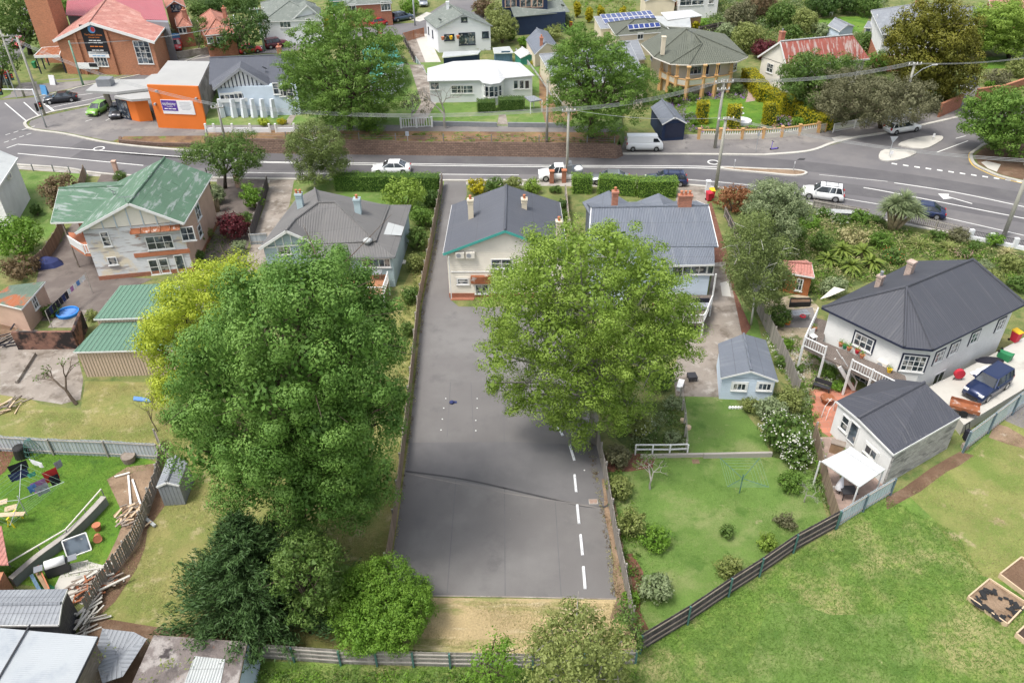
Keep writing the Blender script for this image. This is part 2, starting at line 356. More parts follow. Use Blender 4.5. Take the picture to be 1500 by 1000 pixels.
S('concrete_drive',pxy([(1046,385),(1064,383),(1075,430),(1088,495),(1075,582),(990,580),(985,540),(1005,500),(1035,445)]),2,'concrete_old')
S('concrete_drive',pxy([(990,272),(1036,272),(1036,300),(990,300)]),2,'concrete_old')
S('mulch_path',pxy([(1038,300),(1042,296),(1068,380),(1078,430),(1100,480),(1088,495),(1064,383),(1046,385)]),3,'mulch')
S('pale_patch',pxy([(1056,415),(1068,412),(1072,434),(1056,433)]),4,'concrete_pale',jt=.1)
S('side_grass',pxy([(1078,430),(1110,470),(1130,560),(1100,500),(1088,495)]),2,'grass_lawn')
S('upper_lawn',pxy([(1004,580),(1075,582),(1120,640),(1128,665),(1008,664)]),1,'grass_lawn')
S('garden_bed',pxy([(940,590),(1004,580),(1008,664),(930,666),(900,640)]),2,'garden_ground')
S('lower_lawn',pxy([(880,668),(1130,668),(1190,690),(1215,768),(1100,850),(938,945),(925,890),(900,760)]),1,'grass_lawn')
S('soil_edge',pxy([(900,812),(925,808),(940,840),(935,890),(950,920),(930,930),(915,860)]),3,'mulch',jt=.2)
S('garden_bed',pxy([(885,662),(960,664),(958,685),(925,690),(887,690)]),2,'mulch',jt=.1)
S('garden_bed',pxy([(1110,580),(1190,570),(1215,700),(1218,760),(1190,690),(1130,668)]),2,'garden_ground')
S('garden',pxy([(1085,300),(1190,305),(1310,330),(1520,370),(1560,460),(1440,420),(1330,400),(1200,430),(1180,480),(1110,470),(1080,420)]),1,'garden_ground')
S('garden_gravel',pxy([(1115,440),(1180,430),(1200,450),(1190,520),(1230,560),(1190,580),(1140,500)]),3,'garden_gravel',jt=.15)
S('slab',pxy([(1148,455),(1190,450),(1200,480),(1150,480)]),4,'asphalt_old')
S('terracotta_patio',pxy([(1185,572),(1250,560),(1262,590),(1215,640),(1192,625)]),5,'terracotta_paving')
S('timber_deck_ground',pxy([(1195,640),(1235,640),(1230,700),(1300,700),(1280,735),(1225,765),(1205,700)]),4,'pavers')
# ---- roads ----
south=[(-60,236),(0,240),(96,247),(134,253),(197,258),(353,262),(430,263),(650,265),(760,265),(900,267),(1000,271),(1110,283),(1210,305),(1310,326),(1500,363),(1620,388)]
northL=[(160,210),(96,197),(49.5,190.5),(38,184.5),(39,178.5),(57,171),(81,163.5),(159,149),(200,140),(260,118),(312,86),(340,80),(420,78),(480,62),(560,52),(640,50),(700,34),(760,20)]
northL2=[(760,6),(690,18),(625,33),(560,36),(480,50),(420,64),(345,72),(300,80),(235,103),(127,126),(99,133.5),(52,142.5),(0,147),(-60,150)]
northR=[(1620,282),(1500,267),(1467,259),(1445,250),(1427,240),(1422,227),(1431,219),(1447,210),(1500,196),(1600,170),(1580,140),(1431,165.6),(1352,183.6),(1294,195.6),(1256,201.6),(1194,219.6),(1168,224),(1120,227.5),(920,226),(580,225),(420,222.5),(330,222.5),(254,219.6)]
S('road',pxy(south+northR+northL+northL2),1,'asphalt_road')
S('road',pxy([(-60,150),(0,147),(12,120),(30,85),(62,30),(75,0),(85,-30),(60,-30),(30,20),(0,70),(-60,110)]),2,'asphalt_road')
S('road',pxy([(560,52),(600,38),(640,12),(690,-20),(720,-20),(690,18),(700,34),(640,50)]),2,'asphalt_road')
S('footpath',pxy([(-60,243),(0,246),(96,253),(134,258),(353,268),(430,269),(650,270),(900,274),(1000,279),(1046,286),(1046,280),(1000,271.5),(900,267.5),(650,265.5),(430,263.5),(353,262.5),(197,258.5),(96,247.5),(0,240.5),(-60,236.5)]),1,'concrete')
S('forecourt',pxy([(49,188),(42,183),(45,177),(60,171.5),(159,150),(240,131),(232,165),(305,190),(302,198),(230,200),(175,206),(160,207),(96,194)]),3,'asphalt_old')
S('footpath',pxy([(160,209),(175,205.5),(232,196),(302,191),(305,203),(298,206),(180,206)]),4,'asphalt_old')
S('verge',pxy([(165,207),(182,200),(300,199),(303,212),(250,216),(200,213)]),5,'soil_verge')
S('forecourt',pxy([(905,224),(912,200),(965,200),(1010,197),(1205,193),(1255,185),(1345,168),(1420,150),(1431,163),(1352,181.5),(1294,193.6),(1256,199.6),(1194,217.6),(1168,222),(1120,225.5)]),3,'asphalt_old')
S('pavement',pxy([(0,145),(52,140),(99,131),(127,124),(235,101),(235,95),(150,113),(80,117),(50,120),(30,122),(12,140)]),2,'asphalt_old')
S('church_lawn',pxy([(54,118),(100,118),(235,97),(240,100),(215,104),(150,117),(80,121),(54,124)]),3,'grass_far')
S('corner_lawn',pxy([(0,145),(16,138),(14,118),(30,85),(0,100),(-30,130)]),3,'grass_far')
S('verge_lawn',pxy([(30,105),(25,88),(50,50),(78,30),(95,60),(60,75),(55,95)]),3,'grass_far')
S('street_verge',pxy([(170,92),(300,84),(318,77),(345,71),(352,74),(318,81),(300,85),(235,96)]),3,'concrete')
S('brick_driveway',pxy([(1335,170),(1398,150),(1420,120),(1440,130),(1440,150),(1425,158)]),4,'asphalt_old')
S('corner_ground',pxy([(1500,264),(1470,257),(1450,249),(1433,240),(1428,228),(1437,220),(1452,212),(1500,200),(1620,175),(1620,278)]),3,'soil')
S('pedestrian_pad',pxy([(1437,238),(1445,236),(1466,241),(1460,252),(1447,247)]),5,'concrete_pale')
K='kerb_concrete'
curbline('kerb',smoothpts(pxy(south),4),.35,.13,K,'south kerb of the main road')
curbline('kerb',smoothpts(pxy([(1120,227.5),(920,226),(580,225),(420,222.5),(330,222.5),(254,219.6),(160,210),(96,197),(49.5,190.5),(38,184.5),(39,178.5),(57,171),(81,163.5),(159,149)]),5),.40,.13,K,'kerb under the retaining wall and round the car yard corner')
curbline('kerb',smoothpts(pxy([(920,226),(1120,227.5),(1168,224),(1194,219.6),(1220,210),(1256,201.6),(1294,195.6),(1352,183.6),(1431,165.6)])[1:],5),.45,.13,'concrete_pale','pale kerb curving up into the side street')
curbline('kerb',smoothpts(pxy([(1500,196),(1447,210),(1431,219),(1422,227),(1427,240),(1445,250),(1467,259),(1500,267)]),5),.35,.13,K,'round kerb at the right corner')
ribbon('yellow_line',smoothpts(pxy([(1480,200.5),(1445,209.2),(1429,218.5),(1419.5,227),(1424,241),(1442,251.5),(1466,261),(1500,269)]),5),.18,4,'yellow_paint')
curbline('kerb',smoothpts(pxy(northL2[4:12][::-1]),4),.3,.12,K,'far kerb of the side street')
S('pram_ramp',pxy([(1218,202),(1232,199),(1252,201),(1250,204),(1225,209)]),5,'concrete_pale')
isl=smoothpts(pxy([(1287,232),(1296,220),(1342,223),(1325,233),(1300,237)]),3,True); M=MB(); M.prism([(p.x,p.y) for p in isl],0,.14); tag(M.build('traffic_island','concrete_pale'),kind='structure')
isl=smoothpts(pxy([(1315,213),(1342,203),(1375,200),(1381,204),(1372,211),(1351,219)]),3,True); M=MB(); M.prism([(p.x,p.y) for p in isl],0,.14); tag(M.build('traffic_island','concrete_pale'),kind='structure')
isl=smoothpts(pxy([(1055,246),(1075,246.5),(1120,248.5),(1165,250),(1181,254),(1165,258),(1120,254),(1070,249.5)]),3,True); M=MB(); M.prism([(p.x,p.y) for p in isl],0,.14); tag(M.build('median_island','soil_pale'),kind='structure')
curbline('kerb',isl,.3,.15,'concrete_pale','kerb round the dirt median island',closed=True)
A_('road_lane',(.105,.100,.104),.85,.08,.2,world=True,fine=.1,fs=30,layers=[((.13,.125,.125),.25,.56,.15,(1,1,1))])
for pp in ([(110,212),(254,224),(420,229),(640,232),(900,234),(1100,237),(1300,258),(1500,290)],[(110,227),(254,237),(420,243),(640,246.5),(900,250),(1050,257),(1200,272),(1350,292),(1500,318)]): ribbon('worn_lane',smoothpts(pxy(pp),5),3.1,2,'road_lane')
LW=.16
def line(p,w=LW,lev=4,m='road_paint'): return ribbon('road_marking',smoothpts(pxy(p),4),w,lev,m)
line([(26,211.5),(110,218),(254,229),(330,234),(390,237),(500,238.5),(640,240.5),(800,242.5),(1000,243.5),(1052,245)])
line([(26,211.5),(10,217)])
line([(26,225),(110,233),(210,242.5)])
line([(330,237),(500,240.6),(640,242.7),(800,244.7),(1000,246),(1055,248)])
line([(340,252.5),(430,254),(550,254.5),(700,256),(760,256.5)],.12)
line([(1003,263),(1060,267.5),(1120,273.5)],.12)
line([(1220,288.5),(1295,300.5)],.12); line([(1372,316),(1500,345)],.12)
line([(1265,275),(1310,283),(1500,320)],.16); line([(1310,268),(1400,282),(1500,303)],.16)
line([(1200,256),(1300,266)],.08)
for k in range(12):
 t=k/11.; x=1306+t*183; y=239.5+t*26; line([(x,y),(x+8,y+1.4)],.35)
line([(1375,284.5),(1424,298.5)],.16)
S('arrow_marking',pxy([(1374,284),(1390,284.5),(1389,288),(1397,290.5),(1382,292)]),5,'road_paint')
line([(1372,223.5),(1418,206.5)],.14)
line([(1400,203),(1415,199)],.1)
for a,b in (((7,151),(39,178)),((35,150),(57,170))): line([a,b],.15)
for k in range(4): line([(8+k*12,198-k*3.6),(15+k*12,195.8-k*3.6)],.12)
for k in range(4): line([(6+k*11,209-k*3.8),(13+k*11,206.8-k*3.8)],.12)
line([(65,152),(80,164)],.35); line([(112,140),(145,136)],.12); line([(75,158),(155,141)],.12)
line([(125,178),(135,175)],.1); line([(155,177),(162,173)],.1)
def ring(px,py,r=.75,z=0):
 c=P(px,py,z); M=MB(); n=20
 for k in range(n):
  a,b=2*math.pi*k/n,2*math.pi*(k+1)/n
  M.face([(c.x+rr*math.cos(t),c.y+rr*math.sin(t),z+.024) for rr,t in ((r*.75,a),(r,a),(r,b),(r*.75,b))])
 return tag(M.build('manhole_ring','road_paint'),kind='structure')
ring(145,218); ring(1045,238)
S('manhole',pxy([(1045,236.6),(1050,237),(1049,239),(1043,238.6)]),4,'road_tar')
S('drain_grate',pxy([(1171,232),(1180,232),(1178,235),(1167,235)]),4,'road_tar')
# ---- raised bank north of the road ----
ZP=1.5
front=[(300,202),(330,204),(420,206.5),(580,208.5),(700,210),(860,212),(903,213.5)]
fr_=pxy(front,ZP); rb=pxy([(912,190),(908,150),(880,112)],ZP); bk=pxy([(820,98),(700,94),(600,96),(500,92),(400,90),(330,92)],ZP); lf=pxy([(303,125),(302,185)],ZP)
top=fr_+rb+bk+lf
M=MB(); n=len(top);
low=[]
for i,p in enumerate(top):
 nf,nr=len(fr_),len(fr_)+len(rb)
 if i<nf: q=Vector((p.x,p.y-.5,0))
 elif i<nr: q=Vector((p.x+.4,p.y,0))
 elif i<nr+len(bk): q=Vector((p.x,p.y+7,-.05))
 else: q=Vector((p.x-.3,p.y,0))
 low.append(q)
M.add(top+low,[tuple(range(n))]+[(i,n+i,n+(i+1)%n,(i+1)%n) for i in range(n)])
tag(M.build('terrace','grass_lawn'),kind='structure')
def Q(pts): return pxy(pts,ZP)
S('verge_bank',Q([(303,203),(330,205),(420,207.3),(580,209.3),(700,210.7),(860,212.7),(902,213.5),(908,200),(900,192),(700,190.5),(500,189),(303,189)]),1,'soil_verge',z=ZP)
S('terrace_footpath',Q([(303,190.5),(420,191),(700,193),(900,194),(911,192),(911,186),(700,184),(500,183),(303,183.5)]),2,'asphalt_old',z=ZP)
S('front_path',Q([(728,183),(731,168),(741,168),(744,183)]),3,'concrete_old',z=ZP)
S('front_path',Q([(415,182),(428,165),(436,165),(426,183)]),3,'concrete_old',z=ZP)
S('laneway',Q([(598,182),(612,160),(617,150),(600,95),(620,95),(640,150),(620,182)]),3,'concrete_old',z=ZP)
S('side_yard',Q([(790,150),(800,184),(830,184),(850,160),(850,100),(790,100)]),3,'soil_verge',z=ZP)
S('laneway',pxy([(588,52),(606,50),(640,100),(612,105)]),3,'concrete_old')
S('concrete_yard',pxy([(607,50),(626,50),(650,100),(625,96)]),4,'concrete_pale')
S('round_lawn',smoothpts(pxy([(1000,162),(1012,150),(1040,146),(1080,144),(1110,146),(1125,158),(1140,172),(1120,184),(1060,188),(1010,182)]),4,True),2,'grass_vivid')
S('garden_bed',pxy([(962,165),(1000,135),(1060,140),(1100,130),(1130,140),(1205,182),(1200,190),(1025,196),(975,190)]),1,'garden_ground')
S('brick_path',pxy([(1092,150),(1106,148),(1108,134),(1098,112),(1088,112),(1096,135)]),3,'pavers')
S('far_lawn',pxy([(1195,28),(1275,22),(1262,48),(1190,48)]),2,'grass_vivid')
S('far_lawn',pxy([(1020,28),(1042,25),(1060,48),(1022,48)]),2,'grass_vivid')
S('far_lawn',pxy([(1435,85),(1475,82),(1480,100),(1432,102)]),2,'grass_vivid')
S('garden_dark',pxy([(1140,120),(1370,60),(1430,150),(1340,172),(1190,188)]),1,'garden_ground')
S('driveway',pxy([(488,20),(505,18),(512,40),(495,42)]),3,'asphalt_brown')
S('concrete_path',pxy([(602,30),(625,18),(640,22),(615,32)]),3,'concrete_pale')
A_('retaining_block',(.185,.125,.095),.95,.2,.6,brick=(.45,.22,.03,(.08,.055,.045)),bump=('brick',.2,.03))
rw=thing('retaining_wall','long brown stepped block retaining wall along the far side of the main road','wall',tuple(P(600,225)))
M=MB();
for i in range(len(front)-1):
 a=P(*front[i],ZP);b=P(*front[i+1],ZP)
 k=(i%3)*.05
 M.add([(a.x,a.y-.62,0),(b.x,b.y-.62,0),(b.x,b.y-.12,ZP+.12+k),(a.x,a.y-.12,ZP+.12+k),(a.x,a.y+.2,ZP+.12+k),(b.x,b.y+.2,ZP+.12+k),(a.x,a.y+.2,0),(b.x,b.y+.2,0)],[(0,1,2,3),(3,2,5,4),(0,3,4,6),(1,7,5,2)])
M.build('wall_face','retaining_block',rw,world=True)
M=MB(); a=P(903,213.5,ZP); M.add([(a.x,a.y-.62,0),(a.x+1.0,a.y+.3,0),(a.x+.9,a.y+3,0),(a.x+.6,a.y+3,1.5),(a.x+.6,a.y+.3,1.5),(a.x,a.y-.12,1.62)],[(0,1,4,5),(1,2,3,4)])
M.build('end_face','retaining_block',rw,world=True)
lw=thing('planter_wall','low brown block planter wall in front of the orange building','wall',tuple(P(230,212)))
M=MB(); q=pxy([(177,205),(177,210),(235,214.5),(298,215.5)])
for i in range(3):
 a,b=q[i],q[i+1]; M.bar((a.x,a.y,.25),(b.x,b.y,.25),.35,.5+.003*i)
M.build('wall_face','retaining_block',lw,world=True)
# ================= BUILDING KIT =================
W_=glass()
A_('white_trim',(.72,.72,.70),.6,.06,2)
A_('white_boards',(.62,.62,.60),.7,.08,.8,bump=('v',.17,.035))
A_('peeling_boards',(.55,.56,.56),.85,.08,.6,layers=[((.62,.55,.42),.28,.56,.04,(1,.8,1)),((.33,.30,.28),.9,.56,.04,(.35,2.2,1)),((.40,.20,.12),.5,.665,.02,(.6,1.6,1))],bump=('v',.17,.035))
A_('pink_render',(.50,.34,.26),.9,.12,.6)
A_('cream_boards',(.74,.69,.59),.7,.07,.7,layers=[((.50,.44,.34),.4,.68,.08,(1,2,1))],bump=('v',.2,.035))
A_('cream_render',(.66,.58,.44),.85,.08,.5)
A_('cream_flat',(.72,.68,.60),.8,.07,.5)
A_('blue_boards',(.36,.45,.47),.7,.06,.7,bump=('v',.17,.03))
A_('paleblue_boards',(.50,.58,.66),.7,.06,.7,bump=('v',.17,.03))
A_('blue_trim',(.45,.53,.60),.6,.05,2)
A_('white_render',(.70,.71,.72),.85,.05,.4)
A_('brick_red',(.37,.135,.075),.9,.15,.5,brick=(.24,.086,.012,(.30,.2,.15)),bump=('brick',.1,.01))
A_('brick_orange',(.42,.16,.08),.9,.15,.5,brick=(.24,.086,.012,(.35,.25,.18)))
A_('chimney_brick',(.42,.15,.09),.9,.2,2,brick=(.22,.08,.012,(.33,.26,.2)))
A_('terracotta',(.45,.17,.09),.85,.1,3)
A_('navy_paint',(.018,.032,.075),.7,.1,1)
A_('navy_trim',(.02,.025,.05),.6,.1,2)
A_('teal_trim',(.07,.36,.31),.6,.06,2)
A_('orange_paint',(.70,.175,.03),.8,.05,.4)
A_('grey_paint',(.30,.31,.33),.7,.08,1)
A_('dark_metal',(.04,.04,.045),.5,.1,2)
A_('mid_metal',(.25,.26,.28),.45,.1,2,metal=.4)
A_('timber',(.30,.20,.12),.85,.2,1.5)
A_('timber_grey',(.24,.20,.165),.9,.2,1.5,layers=[((.33,.29,.25),2.5,.6,.08,(.3,3,1))])
A_('deck_boards',(.17,.14,.12),.85,.15,1.,bump=('u',.14,.02))
A_('deck_red',(.36,.17,.09),.8,.12,1.,bump=('u',.14,.02))
A_('roof_charcoal',(.112,.120,.142),.55,.05,.4,bump=('u',.15,.03),fine=.05)
A_('roof_navy',(.062,.065,.078),.55,.05,.4,bump=('rib',.2,.018),fine=.05)
A_('roof_grey_iron',(.18,.175,.17),.75,.08,.4,layers=[((.19,.185,.175),.7,.6,.1,(2.5,.3,1)),((.095,.09,.085),.5,.66,.06,(3,.4,1))],bump=('u',.15,.03))
A_('roof_bluegrey',(.17,.19,.225),.65,.07,.4,layers=[((.21,.23,.26),.6,.6,.1,(2.5,.3,1))],bump=('u',.15,.03))
A_('roof_green_old',(.115,.21,.135),.7,.12,.4,layers=[((.30,.35,.32),.75,.565,.045,(.45,2.2,1)),((.36,.40,.38),.5,.66,.03,(2.2,.5,1)),((.06,.13,.075),.9,.66,.05,(3,.6,1))],bump=('u',.15,.03))
A_('roof_green_new',(.115,.215,.15),.5,.05,.4,bump=('rib',.38,.12))
A_('roof_green_dull',(.14,.20,.15),.8,.1,.4,layers=[((.42,.14,.06),.35,.545,.04,(1,1,1)),((.20,.24,.20),.8,.62,.06,(2,.5,1))],bump=('u',.15,.03))
A_('roof_lightgrey',(.46,.48,.47),.6,.05,.3,layers=[((.38,.40,.40),.5,.6,.1,(1,1,1))],bump=('u',.15,.02))
A_('roof_white',(.54,.55,.545),.6,.03,.3,bump=('u',.2,.02))
A_('roof_palegrey',(.24,.255,.275),.55,.06,.3,layers=[((.31,.33,.35),.5,.6,.1,(.6,2,1))],bump=('rib',.25,.04))
A_('roof_silver',(.36,.385,.40),.5,.05,.3,layers=[((.28,.31,.34),.35,.60,.12,(1,1,1))],bump=('v',.12,.02))
A_('roof_tile_red',(.42,.185,.15),.8,.12,.5,layers=[((.52,.30,.25),.5,.56,.1,(1,1,1)),((.30,.11,.08),1.5,.62,.08,(1,1,1))],bump=('tile',.34,.08))
A_('roof_tile_orange',(.40,.17,.12),.85,.15,.8,layers=[((.27,.13,.10),3.,.56,.04,(1,1,1)),((.52,.30,.24),2.,.64,.05,(1,1,1))],bump=('tile',.34,.06))
A_('roof_tile_olive',(.125,.135,.105),.7,.07,.5,bump=('tile',.38,.11))
A_('roof_crimson',(.36,.10,.115),.55,.04,.3,bump=('u',.3,.02))
A_('roof_red_rust',(.42,.12,.09),.7,.12,.4,layers=[((.55,.43,.39),.9,.55,.05,(2.4,.45,1)),((.30,.09,.06),.8,.63,.06,(2,.5,1))],bump=('u',.15,.03))
A_('roof_grey_green',(.20,.225,.20),.8,.1,.4,layers=[((.30,.32,.29),1.2,.6,.08,(1,1,1))],bump=('u',.15,.03))
A_('roof_membrane',(.36,.36,.345),.8,.06,.2,layers=[((.34,.34,.33),.3,.6,.1,(1,1,1))])
A_('roof_teal',(.05,.26,.20),.6,.06,.4,bump=('u',.2,.03))
A_('roof_dark_red',(.36,.09,.06),.6,.08,.4,bump=('tile',.3,.05))
A_('lead_grey',(.22,.23,.24),.6,.1,2)
A_('rust',(.28,.10,.045),.9,.25,2,layers=[((.48,.42,.38),1.5,.6,.06,(1,1,1))])
def VP(px,py,A,B):
 """the point where a sight line meets the vertical plane through A and B"""
 d=ray(px,py); n=Vector((B[1]-A[1],-(B[0]-A[0]),0)); t=n.dot(Vector((A[0],A[1],0)))/n.dot(d)
 return Vector((d.x*t,d.y*t,H+d.z*t))
class House:
 def __init__(s,name,label,cat,eaves,ze,zb=0.,over=.35,wall='white_boards',group=None,plinth=None,top=None):
  s.eaves=[Vector((p[0],p[1],ze)) for p in eaves]; fp=inset(s.eaves,over)
  A=sum(fp[i].x*fp[(i+1)%len(fp)].y-fp[(i+1)%len(fp)].x*fp[i].y for i in range(len(fp)))
  if A<0: fp=fp[::-1]
  s.fp=fp; s.ze=ze; s.zb=zb; s.wallm=wall
  c=sum(fp,Vector((0,0)))/len(fp)
  s.t=thing(name,label,cat,(c.x,c.y,zb),0,group); s.wm=MB(); s.rf={}; s.tr={}
  s.wm.prism([(p.x,p.y) for p in fp],zb,(top if top else ze-.03))
  if plinth:
   M=MB(); M.prism([(p.x,p.y) for p in inset(fp,-.04)],zb,zb+plinth[0]); M.build('plinth',plinth[1],s.t,world=True)
 def roof(s,polys,m='roof_charcoal',t=.12,ridges=(),rm=None,fascia=None,fw=.16):
  M=MB();
  for p in polys: M.slab(p,t)
  s.roofo=M.build('roof',m,s.t,world=True)
  if ridges:
   M=MB()
   for a,b in ridges: a=Vector(a);b=Vector(b); M.tube([a+Vector((0,0,.03)),b+Vector((0,0,.03))],.11,6)
   M.build('ridge_cap',rm or m,s.roofo,world=True)
  return s.roofo
 def fascia(s,lines,m='white_trim',h=.2,d=.07,dz=-.09):
  for a,b in lines: a=Vector(a);b=Vector(b); M=MB(); M.bar(a+Vector((0,0,dz)),b+Vector((0,0,dz)),d,h); M.build('fascia',m,s.t,world=True)
 def gable(s,a,b,r,inn=.35,t=.12,m=None):
  """triangular wall under a gable: a,b eave corners, r apex"""
  a=Vector(a);b=Vector(b);r=Vector(r); d=(b-a);d.z=0; d.normalize(); n=Vector((-d.y,d.x,0))
  c=sum(s.fp,Vector((0,0)))/len(s.fp)
  if n.dot(Vector((c.x,c.y,0))-a)<0: n=-n
  o=n*inn; k=inn/max(.1,(r-a).length)
  a2=a+(r-a)*k+o-Vector((0,0,.14)); b2=b+(r-b)*k+o-Vector((0,0,.14)); r2=r+o-Vector((0,0,.14))
  f=[a2,b2,r2]; bk=[p+n*t for p in f]
  tgt=s.wm if m is None else MB()
  tgt.add(f+bk,[(0,1,2),(5,4,3),(0,3,4,1),(1,4,5,2),(2,5,3,0)])
  if m is not None: tgt.build('gable_panel',m,s.t,world=True)
 def hit(s,px,py):
  d=ray(px,py); best=None; n_=len(s.fp)
  for i in range(n_):
   a=s.fp[i];b=s.fp[(i+1)%n_]; e=(b-a); L=e.length; e=e/L; n=Vector((e.y,-e.x,0))
   if n.dot(d)>=0: continue
   t=n.dot(Vector((a.x,a.y,0)))/n.dot(d); p=Vector((d.x*t,d.y*t,H+d.z*t)); u=(Vector((p.x,p.y))-a).dot(e)
   if -.4<u<L+.4 and s.zb-.3<p.z<s.ze+2.5:
    if best is None or t<best[0]: best=(t,p,Vector((e.x,e.y,0)),n)
  if best is None: print('NO WALL HIT',s.t.name,px,py); return None
  return best[1:]
 def win(s,px,py,w,h,cols=2,rows=1,fm='white_trim',fwid=.09,gm=None,name='window',sill=True,trim=None,off=.0):
  r=s.hit(px,py)
  if r is None: return
  p,e,n=r; p=p+n*off; Z=Vector((0,0,1)); M=MB(); q=p+n*.03
  def bar(u0,v0,u1,v1,wd,dep=.07): M.bar(q+e*u0+Z*v0,q+e*u1+Z*v1,dep,wd,up=n) if False else M.bar(q+e*u0+Z*v0,q+e*u1+Z*v1,wd,dep,up=n)
  for v in (-h/2,h/2): bar(-w/2-fwid/2,v,w/2+fwid/2,v,fwid)
  for u in (-w/2,w/2): bar(u,-h/2+fwid/2,u,h/2-fwid/2,fwid)
  for k in range(1,cols): u=-w/2+w*k/cols; bar(u,-h/2+fwid/2,u,h/2-fwid/2,fwid*.6,.05)
  for k in range(1,rows): v=-h/2+h*k/rows; bar(-w/2,v,w/2,v,fwid*.5,.045)
  if sill: bar(-w/2-.12,-h/2-.09,w/2+.12,-h/2-.09,.07,.16)
  o=M.build(name,fm,s.t,world=True)
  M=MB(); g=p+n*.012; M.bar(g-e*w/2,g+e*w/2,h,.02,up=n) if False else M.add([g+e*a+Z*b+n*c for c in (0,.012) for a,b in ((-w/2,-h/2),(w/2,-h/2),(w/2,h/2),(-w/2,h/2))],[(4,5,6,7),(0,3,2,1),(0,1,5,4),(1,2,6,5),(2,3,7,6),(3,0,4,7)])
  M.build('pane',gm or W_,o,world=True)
  if trim:
   M=MB(); q=p+n*.018; t_=.12; W2=w/2+fwid/2+t_/2+.004; H2=h/2+fwid/2+t_/2+.004
   for v in (-H2,H2): M.bar(q-e*(W2+t_/2)+Z*v,q+e*(W2+t_/2)+Z*v,t_,.05,up=n)
   for u in (-W2,W2): M.bar(q+e*u-Z*(H2-t_/2),q+e*u+Z*(H2-t_/2),t_,.05,up=n)
   M.build('trim',trim,o,world=True)
  return o
 def door(s,px,py,w=.9,h=2.,m='white_trim',gm=None):
  return s.win(px,py,w,h,1,1,m,.09,gm,'door',False)
 def panel(s,name,px,py,w,h,m,dep=.06):
  r=s.hit(px,py)
  if r is None: return
  p,e,n=r; Z=Vector((0,0,1)); M=MB()
  M.add([p+e*a+Z*b+n*c for c in (0.002,dep) for a,b in ((-w/2,-h/2),(w/2,-h/2),(w/2,h/2),(-w/2,h/2))],[(4,5,6,7),(0,3,2,1),(0,1,5,4),(1,2,6,5),(2,3,7,6),(3,0,4,7)])
  return M.build(name,m,s.t,world=True)
 def aircon(s,px,py,w=.8,h=.6,dep=.3):
  r=s.hit(px,py)
  if r is None: return
  p,e,n=r; Z=Vector((0,0,1)); c=p+n*(dep/2+.02); a=math.atan2(e.y,e.x)
  M=MB(); M.box(c,(w,dep,h),a); o=M.build('air_conditioner','cream_flat',s.t,world=True)
  M=MB(); f=c+n*(dep/2+.01)-e*.12; pts=[f+e*math.cos(t*math.pi/8)*h*.36+Z*math.sin(t*math.pi/8)*h*.36 for t in range(16)]; M.face(pts); M.build('fan_grille','grey_paint',o,world=True)
 def chimney(s,px,py,z,w=.55,d=.55,h=1.6,m='chimney_brick',pots=1,pm='terracotta',a=0.,cap=None,capw=.12):
  b=P(px,py,z); M=MB(); M.box((b.x,b.y,z+h/2-.4),(w,d,h+.8),a)
  M.box((b.x,b.y,z+h-.05),(w+capw,d+capw,.16),a); M.box((b.x,b.y,z+h-.35),(w+.06,d+.06,.06),a)
  o=M.build('chimney',m,s.t,world=True)
  for k in range(pots):
   u=(k-(pots-1)/2)*.38; q=rz(a,u,0); M=MB(); M.lathe((b.x+q[0],b.y+q[1],z+h+.03),[(.12,0),(.11,.25),(.15,.3),(.13,.38),(.08,.38)],10); M.build('chimney_pot',pm,o,world=True)
  return o
 def pipe(s,pts,r=.05,m='white_trim',name='downpipe'):
  M=MB(); M.tube(pts,r,6); M.build(name,m,s.t,world=True)
 def done(s): s.wallo=s.wm.build('wall',s.wallm,s.t,world=True); return s
def posts_rail(parent,pts,z,h,m='white_trim',gap=.16,pw=.1,balw=.035,posth=None,name='railing'):
 """balustrade along world points"""
 pts=[Vector((p[0],p[1],z)) for p in pts]; Z=Vector((0,0,1)); M=MB()
 for i in range(len(pts)-1):
  a,b=pts[i],pts[i+1]; L=(b-a).length; k=max(1,int(L/gap))
  M.bar(a+Z*h,b+Z*h,.09,.06); M.bar(a+Z*.12,b+Z*.12,.06,.06)
  for j in range(1,k): q=a.lerp(b,j/k); M.bar(q+Z*.15,q+Z*(h-.03),balw)
 for p in pts: M.box((p.x,p.y,z+(posth or h+.1)/2),(pw,pw,posth or h+.1))
 return M.build(name,m,parent,world=True)
def sat_dish(h,px,py,z):
 b=P(px,py,z); M=MB(); M.tube([b-Vector((0,0,.1)),b+Vector((0,0,.6))],.03,6)
 c=b+Vector((0,0,.7)); d=Vector((.3,.5,.6)).normalized(); u=d.cross(Vector((0,0,1))).normalized(); v=u.cross(d)
 vs=[c-d*.08]; n=14
 for k in range(n): vs.append(c+u*math.cos(2*math.pi*k/n)*.38+v*math.sin(2*math.pi*k/n)*.38)
 M.add(vs,[(0,1+k,1+(k+1)%n) for k in range(n)]); M.build('satellite_dish','lead_grey',h.t,world=True)
def antenna(h,px,py,z,hh=1.4):
 b=P(px,py,z); M=MB(); M.tube([b,b+Vector((0,0,hh))],.025,5); c=b+Vector((0,0,hh))
 M.bar(c-Vector((.6,0,0)),c+Vector((.6,0,0)),.03)
 for k in range(5): q=c+Vector((-.5+k*.25,0,0)); M.bar(q-Vector((0,.3,0)),q+Vector((0,.3,0)),.02)
 M.build('antenna','mid_metal',h.t,world=True)
def vent(h,px,py,z,s_=.18):
 b=P(px,py,z); M=MB(); M.lathe((b.x,b.y,z-.05),[(s_*.6,0),(s_*.6,.25),(s_*1.2,.3),(s_*1.3,.45),(s_*.7,.6)],10); M.build('roof_vent','roof_lightgrey',h.t,world=True,smooth=True)
